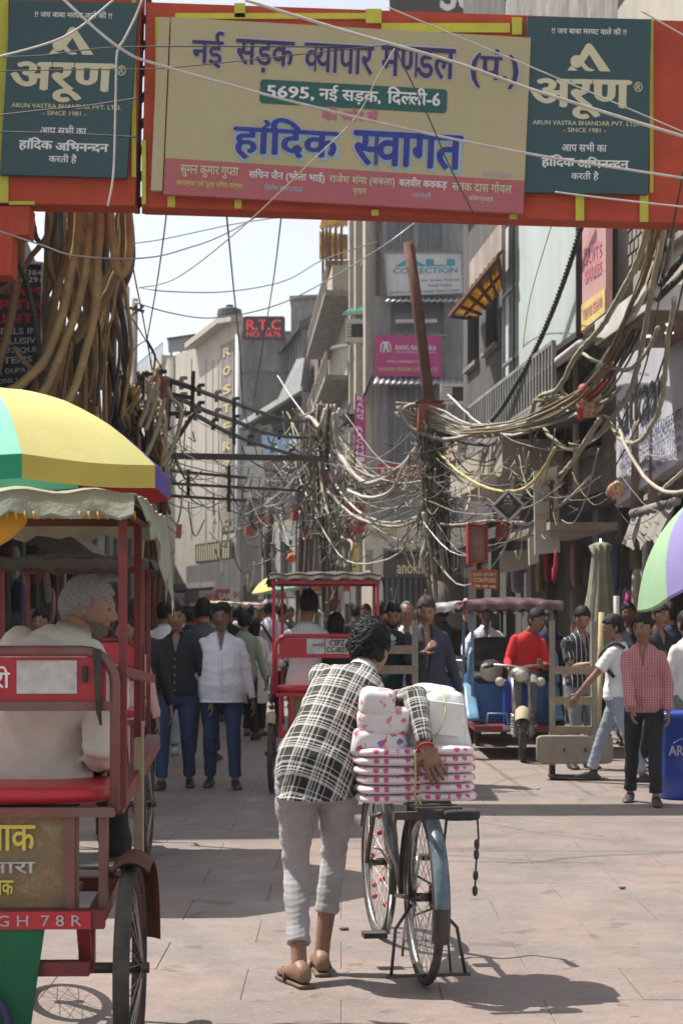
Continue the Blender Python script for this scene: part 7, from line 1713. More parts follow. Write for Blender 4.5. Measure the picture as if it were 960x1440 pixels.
# near one, cut by the left edge
nr, q4, hw = rickshaw('near red cycle rickshaw with faded green canvas roof cut by the left edge', (-1.20, 5.50, 0), R(1.6), 'paint_red', 'canvas_green', True, W_=1.0, wf=1.15)
canopy_cloth(nr, hw, 'canvas_green', 1.865, (.075, .06), 1.15, -.18, .03, seed=2, sidef=lambda u: .08 + .34 * max(0, u - .1))
m = MB()
for k in range(40): x = -hw - .05 + (2 * hw + .1) * k / 39; m.tube([(x, -.205, 1.80), (x + .004, -.21, 1.775)], [.006, .002], 4)
o = part(nr, 'fringe', m, 'cloth_yellow'); o['kind'] = 'stuff'
m = MB(); m.loft([(Vector((.06, -.02, z)), Vector((w * .75, 0, 0)), Vector((0, .05, 0))) for z, w in ((1.83, .19), (1.77, .17), (1.72, .10), (1.69, .03))], 16); part(nr, 'hanging_cloth', m, 'cloth_yellow')
m = MB(); text_on(m, q4, 'िमत्रो', .50, .2, .655, .80, .02, .006); part(nr, 'lettering', m, 'ink_white')
m = MB(); m.box((.265, -.097, 1.282), (.19, .006, .105)); part(nr, 'plate', m, 'plate_white')
m = MB(); m.box((.385, -.105, 1.29), (.016, .02, .05)); m.tube([(.425, -.12, 1.37), (.43, -.13, 1.28), (.432, -.125, 1.17), (.438, -.12, 1.13)], [.013, .014, .009, .004], 6); part(nr, 'knotted_strap', m, 'dark_cloth' if 'dark_cloth' in MATS else 'tyre_black')
bq_ = [Vector((x, -.096, z)) for x, z in ((-.32, .56), (.365, .56), (.365, .84), (-.32, .84))]
m = MB(); text_on(m, bq_, 'नवाक', .50, .62, .80, .90, .02, .004); text_on(m, bq_, 'अक', .60, .12, .70, .28, .02, .004); part(nr, 'lettering', m, 'ink_yellow')
m = MB(); text_on(m, bq_, 'मेरा नारा', .38, .36, .80, .54, .015, .004); part(nr, 'lettering', m, 'plate_white')
m = MB(); m.box((-.05, -.152, .52), (.92, .006, .055)); part(nr, 'bumper_strip', m, 'paint_red_clean')
m = MB(); bs = [Vector((x, -.158, z)) for x, z in ((-.5, .495), (.4, .495), (.4, .545), (-.5, .545))]; text_on(m, bs, 'A M R A T  S I N G H  7 8 R', .2, .15, .98, .85, .0, .003); part(nr, 'lettering', m, 'plate_white')
m = MB(); n_ = 14; vs = []
for j in range(13):
    for i in range(n_ + 1): u = i / n_; v = j / 12; vs.append((-.62 + (.62 + .265 - .07 * v) * u, -.135 - .02 * math.sin(u * 20 + v * 3) * v - .01, .495 - .50 * v))
fs = [(j * (n_ + 1) + i, (j + 1) * (n_ + 1) + i, (j + 1) * (n_ + 1) + i + 1, j * (n_ + 1) + i + 1) for j in range(12) for i in range(n_)]
m.add(vs, fs, True); m.add([(x, y + .006, z) for x, y, z in vs], [f[::-1] for f in fs], True); fl_ = part(nr, 'green_flap', m, 'cloth_green')
m = MB(); m.tube([(.07 + .085 * math.cos(a), -.185, .20 + .10 * math.sin(a)) for a in np.linspace(0, 6.283, 25)[:-1]], .014, 6, closed=True); m.tube([(.07 + .03 * math.cos(a), -.185, .18 + .03 * math.sin(a)) for a in np.linspace(0, 6.283, 13)[:-1]], .010, 6, closed=True); m.tube([(.04, -.185, .24), (.11, -.185, .26)], .01, 6); part(nr, 'painted_ring', m, 'ink_navy')
mudguard(nr, (hw + .03, 0, .34), .38, 5, 110, .12, 'rust'); mudguard(nr, (-hw - .03, 0, .34), .38, 5, 110, .12, 'rust')
m = MB(); m.box((hw + .015, .35, .80), (.03, .06, .52), None); part(nr, 'side_board', m, 'wood_plank')
m = MB(); m.bar((hw - .03, .0, .86), (hw + .03, .78, 1.02), .05); m.bar((hw - .01, -.02, 1.30), (hw + .02, .80, 1.25), .03); part(nr, 'arm_rail', m, 'paint_red')
m = MB(); m.cyl((-.2, wf_ := .35, .62), (.5, .35, .62), .014); part(nr, 'cross_rod', m, 'steel')
# one just ahead of it
nr2, _, hw2 = rickshaw('second red rickshaw standing ahead of the near one, dark figure beside it', (GX(104, 10.6), 10.6, 0), R(2), 'paint_red', W_=.86)
canopy_cloth(nr2, hw2, 'canvas_dark', 1.86, (.06, .06), seed=5)
# middle one with number plate
mr, q4, hw = rickshaw('red cycle rickshaw with white number plate carrying two passengers up the street', (GX(458, 14.85) + .0, 14.85, 0), R(-1.0), 'paint_red_clean', W_=.90)
canopy_cloth(mr, hw - .05, 'canvas_cream', 1.885, (.0, .0), .95, -.12, .02, seed=8)
canopy_cloth(mr, hw - .02, 'canvas_dark', 1.90, (.045, .09), .98, -.16, .025, seed=9, name='canopy_cover')
m = MB(); m.box((.10, -.097, 1.275), (.20, .006, .13)); m.box((-.085, -.097, 1.275), (.155, .006, .13)); part(mr, 'plate', m, 'plate_white')
pq_ = [Vector((x, -.102, z)) for x, z in ((0, 1.21), (.20, 1.21), (.20, 1.34), (0, 1.34))]
m = MB(); text_on(m, pq_, 'CSPZ', .18, .55, .82, .92, .03, .003); text_on(m, pq_, 'CC-0033', .06, .10, .94, .46, .03, .003); text_on(m, [v + Vector((-.165, 0, 0)) for v in pq_], 'नई दिल<ली', .25, .5, .75, .7, .01, .003); part(mr, 'lettering', m, 'ink_black')
mudguard(mr, (-hw - .02, 0, .34), .37, 20, 130, .08, 'canvas_cream')

# ---------------------------------------------------------------- e-rickshaws
def e_rickshaw(label, loc, rz, body, canopy, side, full=True):
    """forward = +Y"""
    t = thing('electric_rickshaw', label, 'rickshaw', loc, rz, 'battery rickshaws parked at the right')
    for s in (-1, 1): wheel(t, (s * .44, -.2, .24), .24, 0, .05, 0, rim='steel_dark', hubw=.05)
    wheel(t, (0, 1.75, .27), .27, R(-6), .042, 16, rim='steel', hubw=.06)
    m = MB(); m.box((0, .45, .33), (.96, 1.9, .05)); part(t, 'floor', m, 'paint_red'); m = MB(); m.box((0, 1.41, .33), (.98, .02, .07)); part(t, 'front_bumper', m, 'paint_red')
    m = MB(); m.box((0, .35, .58), (.92, .5, .44)); part(t, 'seat_box', m, body)
    m = MB(); m.box((0, .606, .59), (.70, .012, .34)); m.bar((-.40, .61, .40), (-.40, .61, .80), .03); m.bar((.40, .61, .40), (.40, .61, .80), .03); part(t, 'box_panel', m, body)
    m = MB(); qz = [Vector((x, .625, z)) for x, z in ((.10, .60), (-.10, .60), (-.10, .68), (.10, .68))]; text_on(m, qz, 'YATRI', .05, .1, .95, .9, .03, .003); part(t, 'lettering', m, 'ink_white')
    m = MB(); m.sbox((0, .36, .86), (.92, .5, .10), 5, 30, 10); part(t, 'seat', m, 'tyre_black'); m = MB(); m.sbox((0, .08, 1.12), (.92, .09, .42), 5, 30, 10); part(t, 'seat_back', m, 'tyre_black'); m = MB(); m.sbox((0, -.45, .84), (.92, .5, .10), 5, 30, 10); part(t, 'rear_seat', m, 'tyre_black')
    m = MB(); m.box((0, .60, 1.03), (.90, .04, .05)); part(t, 'hand_rail', m, 'steel_dark')
    for s in (-1, 1):
        for y in (.62, -.75): m = MB(); m.bar((s * .45, y, .35), (s * .45, y, 1.72), .035); part(t, 'roof_post', m, side)
        m = MB(); m.tube([(s * .47, .62, .80), (s * .50, .75, .82), (s * .49, .70, 1.12), (s * .46, .62, 1.2)], .022, 8); part(t, 'arm_rail', m, side)
        m = MB(); m.loft([(Vector((s * .47, y, z)), Vector((.07, 0, 0)), Vector((0, .0, .02))) for y, z in ((.35, .78), (.55, .74), (.68, .60), (.85, .50), (1.05, .42))], 10, power=4); part(t, 'wheel_fairing', m, side)
        m = MB(); m.box((s * .45, -.1, .62), (.03, .9, .5)); part(t, 'side_panel', m, body)
        m = MB(); m.tube([(s * .085, 1.75, .27), (s * .085, 1.68, .50)], .032, 8); m.tube([(s * .085, 1.68, .50), (s * .085, 1.56, .92)], .02, 8)
        for k in range(9): z = .30 + k * .026; y = 1.75 - (z - .27) * .3; m.tube([(s * .085 + .042 * math.cos(a), y + .042 * math.sin(a), z) for a in np.linspace(0, 6.283, 11)[:-1]], .006, 4, closed=True)
        part(t, 'fork_leg', m, 'steel')
        m = MB(); m.cyl((s * .22, 1.50, .85), (s * .22, 1.54, .85), .05, n=14); part(t, 'indicator', m, 'lens_clear')
    mudguard(t, (0, 1.75, .27), .33, 40, 130, .16, 'canvas_cream', R(-6))
    m = MB(); m.loft([(Vector((0, 1.52 + y, .93 + z)), Vector((w, 0, 0)), Vector((0, 0, h))) for y, z, w, h in ((-.08, .02, .06, .05), (0, 0, .12, .09), (.08, -.01, .10, .08), (.10, -.01, .07, .06))], 16); part(t, 'headlight', m, 'steel')
    m = MB(); m.cyl((0, 1.615, .92), (0, 1.63, .92), .062, n=16); part(t, 'headlight_lens', m, 'lens_clear')
    m = MB(); m.tube([(-.36, 1.36, 1.0), (-.3, 1.40, 1.03), (-.1, 1.50, 1.02), (0, 1.52, 1.0), (.1, 1.50, 1.02), (.3, 1.40, 1.03), (.36, 1.36, 1.0)], .014, 8); part(t, 'handlebar', m, 'steel')
    for s in (-1, 1): m = MB(); m.cyl((s * .28, 1.42, 1.03), (s * .38, 1.35, 1.0), .022); part(t, 'grip', m, 'tyre_black')
    m = MB(); m.cyl((0, 1.5, 1.0), (0, 1.1, .45), .028); m.bar((0, 1.1, .45), (0, .7, .36), .05); part(t, 'steering_column', m, body)
    m = MB(); m.sbox((0, .98, .82), (.34, .32, .1), 5); m.box((0, .98, .56), (.26, .26, .44)); part(t, 'driver_seat', m, 'paint_deepblue')
    m = MB(); m.tube([(.12, 1.42, .36), (.14, 1.44, .50), (.34, 1.44, .50), (.36, 1.42, .36)], .012, 6); part(t, 'bumper_hoop', m, side)
    m = MB(); m.cyl((.24, .66, .95), (.24, .70, .95), .13, n=20); part(t, 'horn', m, 'lens_clear'); m = MB(); m.sbox((-.08, .68, .93), (.22, .12, .24), 3.5); part(t, 'battery_case', m, 'paint_deepblue')
    m = MB(); m.box((.10, 1.425, .345), (.16, .01, .05)); part(t, 'plate', m, 'plate_white')
    m = MB(); m.bar((-.48, .8, 1.70), (.48, .8, 1.70), .03); m.bar((-.48, -.85, 1.70), (.48, -.85, 1.70), .03); part(t, 'roof_frame', m, 'steel_dark')
    canopy_cloth(t, .50, canopy, 1.73, (.10, .07), .88, -.95, .05, seed=4)
    return t
eA = e_rickshaw('blue battery rickshaw with red brown roof and its driver in red', (GX(712, 20.0), 20.0, 0), R(180), 'paint_blue', 'canvas_redbrown', 'paint_lightblue')
m = MB(); m.sbox((.52, .55, 1.64), (.05, .5, .26), 3, 16, 10, None, .04, 3); part(eA, 'side_flap', m, 'canvas_pink')
eB = e_rickshaw('rear battery rickshaw with grey roof and deep blue front, half hidden', (GX(662, 22.6), 22.6, 0), R(178), 'paint_deepblue', 'tin_sheet', 'metal_dark')
m = MB(); m.sbox((.0, 1.45, .72), (.24, .2, .55), 3.5, 20, 14); part(eB, 'front_cowl', m, 'paint_deepblue')
m = MB(); m.cyl((.0, 1.56, .86), (.0, 1.6, .86), .07, n=16); part(eB, 'lamp', m, 'lens_clear')

# ---------------------------------------------------------------- hand trucks
def hand_truck(label, x, d, wide, tall, rungs, box=True):
    t = thing('hand_truck', label, 'hand truck', (x, d, 0), R(-3), 'wooden hand trucks standing upright'); hw = wide / 2
    for s in (-1, 1): m = MB(); m.bar((s * hw, .03, .12), (s * hw * .98, .10, tall), .055, .07); part(t, 'rail', m, 'wood_board')
    for z in rungs: m = MB(); m.bar((-hw, .06, z), (hw, .06, z), .045, .075); part(t, 'rung', m, 'wood_plank')
    if box:
        m = MB(); m.sbox((.0, -.08, .285), (.72, .09, .27), 9, 40, 12); part(t, 'plank', m, 'wood_board')
        for s in (-.1, .1): m = MB(); m.cyl((s, -.13, .29), (s, -.15, .285), .014); part(t, 'bolt', m, 'steel_dark')
    for s in (-1, 1): m = MB(); m.cyl((s * hw - .02, .12, .1), (s * hw + .03, .12, .1), .10, n=20); part(t, 'wheel', m, 'tyre_black')
    m = MB(); m.box((0, -.06, .03), (wide + .08, .22, .02)); m.bar((-hw, -.14, .05), (hw, -.14, .03), .02); part(t, 'toe_plate', m, 'steel_dark')
    return t
hand_truck('upright wooden hand truck with a wide grey plank before the striped shirt man', GX(806, 16.2), 16.2, .40, 1.50, (.46, .74, 1.03))
m = MB(); m.cyl(P(841, 1010, 16.7), P(845, 861, 16.7), .028); m.cyl(P(833, 1070, 16.5), P(842, 940, 16.6), .03); tag(obj('handle_pole', m, MATS['bamboo']), 'pale wooden pole leaning right of the hand truck', 'pole')
hand_truck('upright wooden ladder like hand truck behind the bending man', GX(555, 15.2), 15.2, .36, 1.50, (1.06, 1.24, .6), False)

# ---------------------------------------------------------------- parasols
def parasol(label, c, rad, h, cols, lower, tilt=0, n=8, val=.13, rot0=0, top=.42, polemat='steel', group='bright beach parasols'):
    t = thing('parasol', label, 'parasol', (c[0], c[1], 0), 0, group); Tm = Matrix.Rotation(tilt, 3, 'Y')
    m = MB(); m.cyl((0, 0, 0), (0, 0, h + (.05 if tilt else top - .02)), .022); part(t, 'pole', m, polemat)
    pf = [(0, 1), (.25, .96), (.5, .80), (.75, .50), (.92, .17), (1.0, 0)]; prof = [(f, top * float(np.interp(f, [p_[0] for p_ in pf], [p_[1] for p_ in pf]) * .25 + .75 * (1 - f ** 2.3))) for f in np.linspace(0, 1, 13)]
    for k in range(n):
        m = MB(); vs = []; a0 = rot0 + 2 * math.pi * k / n; a1 = rot0 + 2 * math.pi * (k + 1) / n; S_ = 8
        for f, z in prof:
            for i in range(S_ + 1):
                u = i / S_; a = a0 + (a1 - a0) * u; rr_ = rad * f * (1 - .055 * math.sin(math.pi * u)); vs.append(Tm @ Vector((rr_ * math.cos(a), rr_ * math.sin(a), z - .02 * f * math.sin(math.pi * u))) + Vector((0, 0, h)))
        fs = [(j * (S_ + 1) + i, j * (S_ + 1) + i + 1, (j + 1) * (S_ + 1) + i + 1, (j + 1) * (S_ + 1) + i) for j in range(12) for i in range(S_)]
        m.add(vs, fs, True); m.add([Vector(v) + Tm @ Vector((0, 0, -.006)) for v in vs], [f[::-1] for f in fs], True); pn = part(t, 'panel', m, cols[k % len(cols)])
        m = MB(); base = [Vector(v) for v in vs[-(S_ + 1):]]; vv = []
        for v in base: vv += [v, v + Tm @ Vector((0, 0, -val))]
        m.add(vv, [(2 * i, 2 * i + 1, 2 * i + 3, 2 * i + 2) for i in range(S_)], True); m.add([Vector(v) + Vector((0, .004, 0)) - Vector((v[0], v[1], 0)) * .004 for v in vv], [(2 * i, 2 * i + 2, 2 * i + 3, 2 * i + 1) for i in range(S_)], True)
        put(m.mesh('valance'), 'valance', MATS[lower[k % len(lower)]], pn)
        m = MB(); m.tube([Tm @ Vector((rad * f * math.cos(a0), rad * f * math.sin(a0), z - .02)) + Vector((0, 0, h)) for f, z in prof], .006, 5); part(t, 'rib', m, 'steel')
    return t
for nm, c in (('par_yellow', (.80, .74, .30)), ('par_mint', (.33, .74, .58)), ('par_red', (.55, .05, .06)), ('par_violet', (.16, .12, .42)), ('par_green', (.03, .42, .22)), ('par_ochre', (.66, .56, .12)), ('par_palegreen', (.40, .60, .38)), ('par_lilac', (.34, .30, .58)), ('par_blue', (.05, .12, .55))):
    m_ = M(nm, c, .8, 0, .06, 3, .25, 30); translucent(m_, .3)
parasol('big near parasol of yellow and mint panels at the left', (GX(-30, 10.2), 10.2, 0), 1.19, ZZ(664, 10.2), ['par_violet', 'par_red', 'par_mint', 'par_yellow', 'par_red', 'par_violet', 'par_mint', 'par_yellow'], ['par_violet', 'par_red', 'par_green', 'par_ochre', 'par_red', 'par_violet', 'par_green', 'par_ochre'], 0, 8, .13, R(-22), .50)
parasol('tilted parasol of pale green and lilac panels at the right edge', (GX(1022, 12.5), 12.5, 0), .82, ZZ(762, 12.5), ['par_lilac', 'par_palegreen', 'par_lilac', 'par_palegreen', 'par_palegreen', 'par_lilac', 'par_yellow', 'par_lilac'], ['par_lilac', 'par_palegreen', 'par_lilac', 'par_palegreen', 'par_palegreen', 'par_lilac', 'par_yellow', 'par_lilac'], R(-38), 8, .02, R(-10), .40)
parasol('small far parasol of blue, mint and yellow left of the red rickshaw', (GX(392, 33), 33, 0), .55, ZZ(829, 33), ['par_yellow', 'par_mint', 'par_blue'], ['par_yellow', 'par_mint', 'par_blue'], R(-8), 6, .03, R(20), .28)
t = thing('closed_parasol', 'tall closed dusty green parasol standing before the shutters', 'parasol', P(845, 882, 20.5) * 1); t.location.z = 0
m = MB(); cx_ = 0; secs = []
for z, w in ((.75, .03), (.8, .30), (1.3, .24), (1.9, .14), (2.3, .10), (2.42, .13), (2.46, .05)): secs.append((Vector((0, 0, z)), Vector((w, 0, 0)), Vector((0, w, 0))))
m.loft(secs, 32); m.v = [(x * (1 + .16 * math.sin(9 * math.atan2(y, x))), y * (1 + .16 * math.sin(9 * math.atan2(y, x))), z) for x, y, z in m.v]; part(t, 'cloth', m, 'canvas_green'); m = MB(); m.cyl((0, 0, 0), (0, 0, 2.5), .025); part(t, 'pole', m, 'steel')
m = MB(); m.cyl(P(868, 1000, 15.8), P(866, 838, 15.8), .03); tag(obj('metal_post', m, MATS['metal_grey']), 'grey metal post right of the backpack man', 'post')
# blue drum
dr = thing('drum', 'tall deep blue plastic bin with white lettering at the right edge', 'bin', (GX(958, 14.4), 14.4, 0)); m = MB()
m.loft([(Vector((0, 0, z)), Vector((w, 0, 0)), Vector((0, w, 0))) for z, w in ((0, .18), (.02, .20), (.3, .215), (.66, .235), (.68, .26), (.72, .26), (.73, .24))], 28, power=3.2); part(dr, 'tub', m, 'paint_deepblue')
qd = [Vector((x, -.255, z)) for x, z in ((-.16, .30), (.16, .30), (.16, .52), (-.16, .52))]; m = MB(); text_on(m, qd, 'ARISTO', .0, .35, 1, .72, .03, .003); m.tube([(.13 * math.cos(a), -.262, .45 + .07 * math.sin(a)) for a in np.linspace(.4, 2.74, 14)], .004, 5); part(dr, 'lettering', m, 'ink_lilac')
# far rickshaw roofs
for i, (x, y, d, w, mt) in enumerate(((303, 845, 34, 34, 'canvas_cream'), (342, 846, 36, 40, 'canvas_pink'))):
    t, _, h_ = rickshaw(['far rickshaw with a cream roof showing above the crowd', 'far rickshaw with a pink roof showing above the crowd'][i], (GX(x, d), d, 0), 0, 'paint_red', W_=.9); canopy_cloth(t, h_, mt, 1.92, (.06, .06), seed=i)
# litter
for i, (x, y) in enumerate(((755, 1110), (874, 1250), (483, 1308))):
    m = MB(); m.sbox((0, 0, 0), (.05, .04, .012), 2.2, 10, 6, None, .1, i); o = put(m.mesh('litter'), 'litter', MATS['canvas_cream' if i == 0 else 'rust']); o.location = (GX(x, GD(y)), GD(y), .008); tag(o, ['scrap of cream paper on the ground below the trolley', 'brown speck of litter on the paving at right', 'brown speck of litter near the bare leg'][i], 'litter')
# ================================================================ main figures
plaid('plaid_cloth', (.016, .017, .02), (.62, .60, .55), 'fuv', .105, .105)
M('trouser_pale', (.40, .385, .40), .9, 0, .12, 8, .35, 240, (.21, .155, .11), 3.2, .35)
M('dark_cloth', (.016, .016, .02), .9, 0, .2, 9, .3, 260)
mx, my = GX(440, 6.95), 6.98
main_man = person('young man in black and white checked shirt bending over his loaded bicycle', (mx, my, 0), R(0), 1.66,
    lean=(.36, .54), twist=R(4), hipshift=(.02, .0), pz=.875,
    lh=(.10, .80, .98), rh=(GX(597, 6.80) - mx, 6.76 - my, ZZ(1050, 6.76)), ep=((-1, .2, .2), (.45, -1, .3)),
    lf=(GX(421, 6.9) - mx, -.12), rf=(GX(452, 7.15) - mx, .12), ftz=(0.0, .0), lpole=(-.1, 1, 0), rpole=(.1, 1, 0),
    look=(.38, .85, -.22), headoff=(-.015, .0, -.01), tmat=MATS['plaid_cloth'], pmat=MATS['trouser_pale'], smat=MATS['sandal_brown'], shoes='sandal', voxel=.0065, fold=.0028,
    hem=.80, uv=True, detail=True, hvol=1.05, cuff=(.22, .42), feetdir=((-.45, 1), (-.1, 1)), curl=.35, seed=3, hstyle='short', handdir=(None, (.14, -.10, -.32)), handn=((0, 1, 0), (0, 1, .1)), neckfwd=.0)

# wrist band of the young man
jm = J[main_man.name]
w_ = jm['W'][1]; e_ = jm['E'][1]; ax = (w_ - e_).normalized(); xx = ax.cross(Vector((0, 1, 0))).normalized(); yy = ax.cross(xx)
m = MB(); m.tube([w_ + ax * .004 + (xx * math.cos(a) + yy * math.sin(a)) * .031 for a in np.linspace(0, 6.283, 19)[:-1]], .005, 6, closed=True); put(m.mesh('wrist_band'), 'wrist_band', MATS['par_red'], main_man)
M('shirt_white', (.66, .66, .72), .9, 0, .05, 9, .3, 200); M('shirt_offwhite', (.60, .57, .50), .9, 0, .06, 6, .35, 120, (.45, .40, .33), 4, .4)
M('shirt_black', (.012, .013, .018), .85, 0, .2, 9, .3, 200); M('jeans_blue', (.022, .035, .085), .9, 0, .25, 5, .4, 200, (.05, .07, .13), 3, .4); M('jeans_grey', (.16, .175, .19), .9, 0, .2, 5, .4, 200)
M('jeans_light', (.26, .31, .36), .9, 0, .2, 5, .4, 200); M('tshirt_white', (.68, .68, .66), .9, 0, .05, 9, .3, 200); M('tshirt_red', (.55, .018, .022), .85, 0, .08, 9, .3, 200); M('shirt_greyblue', (.07, .08, .10), .9, 0, .15, 9, .3, 200)
M('shirt_green', (.26, .31, .24), .9, 0, .1, 9, .3, 200); M('kurta_white', (.64, .61, .57), .9, 0, .08, 9, .3, 200); M('shirt_brown', (.10, .055, .035), .9, 0, .15, 9, .3, 200); M('shirt_navy', (.015, .022, .06), .9, 0, .15, 9, .3, 200)
M('shirt_teal', (.012, .04, .045), .9, 0, .15, 9, .3, 200); M('jacket_slate', (.035, .042, .065), .85, 0, .2, 9, .35, 150); M('shirt_lightblue', (.22, .32, .45), .9, 0, .1, 9, .3, 200); M('backpack_black', (.016, .016, .018), .7, 0, .25, 9, .4, 80)
striped('pink_check', (.36, .085, .10), (.50, .33, .33), .020, .0045, 0, .020); striped('navy_stripe', (.015, .018, .03), (.55, .55, .55), .045, .006, 0); striped('lilac_stripe', (.56, .50, .60), (.10, .08, .12), .085, .007, 0); striped('white_check', (.64, .66, .66), (.42, .45, .46), .03, .004, 0, .03)
def at(px, py): d = GD(py); return (GX(px, d), d, 0)
def at_d(px, d): return (GX(px, d), d, 0)
def face_px(v): return v
def H_(top, d, lean=0): return ZZ(top, d) * .985
# driver with grey hair in the near rickshaw
old = person('grey haired bearded man in off white shirt seated on the near rickshaw looking right', (-.975, 5.82, 0), R(-8), 1.66, pz=.945, hipshift=(-.08, 0), lean=(.26, .06), shoulder_w=.175, girth=1.12,
    lf=(-.16, .42), rf=(.10, .42), ftz=(.50, .50), lpole=(0, .6, 1), rpole=(0, .6, 1), rh=(.13, .12, .95), lh=(-.30, .25, .93), ep=((-.6, -1, 0), (.15, -1, -.3)),
    look=(1, .10, -.08), headoff=(.0, .0, -.055), sleeve='rolled', hem=.86, tmat=MATS['shirt_offwhite'], pmat=MATS['dark_cloth'], hair=MATS['hair_grey'], beard=MATS['beard_grey'], skin=MATS['skin_brown'], voxel=.008, fold=.0042, detail=True, hvol=.35, headk=.92, seed=12, collar=True, shirtlen=.012)
person('man in white shirt and blue jeans with big belly walking toward the camera', at(311, 1107), R(183), H_(848, 15.4), tmat=MATS['shirt_white'], pmat=MATS['jeans_blue'], belly=.085, girth=1.14, look=(.12, 1, -.05), rh=(.32, .05, .82), lh=(-.30, .02, .80), lf=(-.13, .12), rf=(.10, -.08), hstyle='short', skin=MATS['skin_dark'], seed=21, voxel=.010, hem=.80, fold=.003, shirtlen=.01)
person('man in black shirt and dark jeans walking beside the white shirt man', at(249, 1108), R(178), H_(849, 15.3), tmat=MATS['shirt_black'], pmat=MATS['jeans_blue'], girth=1.08, belly=.03, look=(-.15, 1, 0), lh=(-.33, .05, .80), rh=(.30, .05, .82), lf=(-.10, -.12), rf=(.12, .14), hstyle='buzz', seed=22, hem=.88, voxel=.011)
person('man in pink checked shirt and black trousers striding past the blue bin', at(905, 1130), R(168), H_(866, 13.95) + .02, tmat=MATS['pink_check'], pmat=MATS['dark_cloth'], girth=1.0, look=(.35, 1, -.05), lean=(.02, .03), rh=(.10, .28, .86), lh=(-.22, .12, .84), lf=(-.10, .18), rf=(.12, -.16), skin=MATS['skin_brown'], shirtlen=.008, seed=23, voxel=.0095, hem=.83, fold=.003, collar=True)
bp = person('man in white T-shirt with black backpack walking left in light jeans', at(868, 1103), R(62), H_(867, 15.6) + .02, top='tshirt', sleeve='short', tmat=MATS['tshirt_white'], pmat=MATS['jeans_light'], look=(-.5, 1, -.15), lh=(-.28, .34, .90), rh=(.24, -.10, .84), lf=(-.08, -.28), rf=(.08, .30), seed=24, voxel=.0105, hem=.86, collar=False)
j = J[bp.name]; m = MB(); m.sbox(j['sh'] - j['fwu'] * .20 - j['up'] * .20, (.30, .17, .44), 3.6, 28, 18, None, .01, 5); put(m.mesh('backpack'), 'backpack', MATS['backpack_black'], bp)
m = MB()
for s in (-1, 1): m.tube(smooth_pts([j['sh'] - j['fwu'] * .10 + j['axu'] * s * .10 + j['up'] * .04, j['sh'] + j['axu'] * s * .11 + j['up'] * .085, j['sh'] + j['fwu'] * .13 + j['axu'] * s * .12 - j['up'] * .05, j['sh'] + j['axu'] * s * .17 - j['up'] * .22 - j['fwu'] * .02], 4), .018, 6)
put(m.mesh('strap'), 'strap', MATS['backpack_black'], bp)
person('man in black and white striped short sleeved shirt looking at his phone', at_d(815, 17.4), R(200), H_(852, 17.4), top='shirt', sleeve='short', tmat=MATS['navy_stripe'], pmat=MATS['jeans_grey'], look=(.25, .9, -.35), lh=(-.06, .34, 1.14), rh=(.06, .34, 1.12), seed=25, voxel=.011, hem=.86, girth=1.05, skin=MATS['skin_light'])
m = MB(); m.box((GX(799, 17.06), 17.05, ZZ(908, 17.05)), (.075, .02, .14), Matrix.Rotation(.7, 3, 'X')); tag(obj('phone', m, MATS['tyre_black']), 'dark phone held by the striped shirt man', 'phone')
rd = person('young driver in red T-shirt sitting sideways in the blue battery rickshaw', at_d(735, 19.0), R(180), 1.66, pz=.90, top='tshirt', sleeve='long', tmat=MATS['tshirt_red'], pmat=MATS['jeans_grey'], lean=(-.14, .16), lf=(-.05, .40), rf=(.12, .46), ftz=(.34, .34), lpole=(0, .6, 1), rpole=(0, .6, 1), look=(-.75, .8, -.1), headoff=(-.04, 0, 0), lh=(-.17, .42, 1.02), rh=(.20, .38, 1.0), ep=((-.35, -.3, -1), (.35, -.3, -1)), seed=26, voxel=.011, hvol=1.1, hem=.86, collar=False, shoes='sandal', smat=MATS['sandal_brown'], cuff=(.25, .3))
person('driver in white shirt at the bars of the grey roofed battery rickshaw', at_d(682, 21.6), R(188), 1.66, pz=.95, tmat=MATS['shirt_white'], pmat=MATS['dark_cloth'], lf=(-.1, .4), rf=(.1, .4), ftz=(.35, .35), lpole=(0, .6, 1), rpole=(0, .6, 1), rh=(.36, .40, 1.08), lh=(-.2, .3, 1.0), ep=((-1, -.5, 0), (1, -.5, -.2)), look=(.2, 1, -.2), skin=MATS['skin_dark'], seed=27, voxel=.012, girth=1.05)
# passengers of the middle rickshaw
person('man in pale checked shirt riding upright in the middle rickshaw, seen from behind', at_d(431, 15.25), 0, 1.66, pz=.975, tmat=MATS['white_check'], pmat=MATS['dark_cloth'], lf=(-.1, .42), rf=(.1, .42), ftz=(.52, .52), lpole=(0, .6, 1), rpole=(0, .6, 1), lh=(-.24, .3, 1.1), rh=(.2, .32, 1.1), look=(-.1, 1, 0), seed=28, voxel=.011, headoff=(.02, 0, .03), shirtlen=.01)
person('smaller dark haired passenger in black beside the pale shirt rider', at_d(472, 15.25), 0, 1.50, pz=.98, tmat=MATS['shirt_black'], pmat=MATS['dark_cloth'], lf=(-.1, .36), rf=(.1, .36), ftz=(.5, .5), lpole=(0, .6, 1), rpole=(0, .6, 1), lh=(-.2, .3, 1.1), rh=(.2, .3, 1.1), look=(.1, 1, 0), seed=29, voxel=.012, hvol=1.5, headoff=(0, 0, -.02))
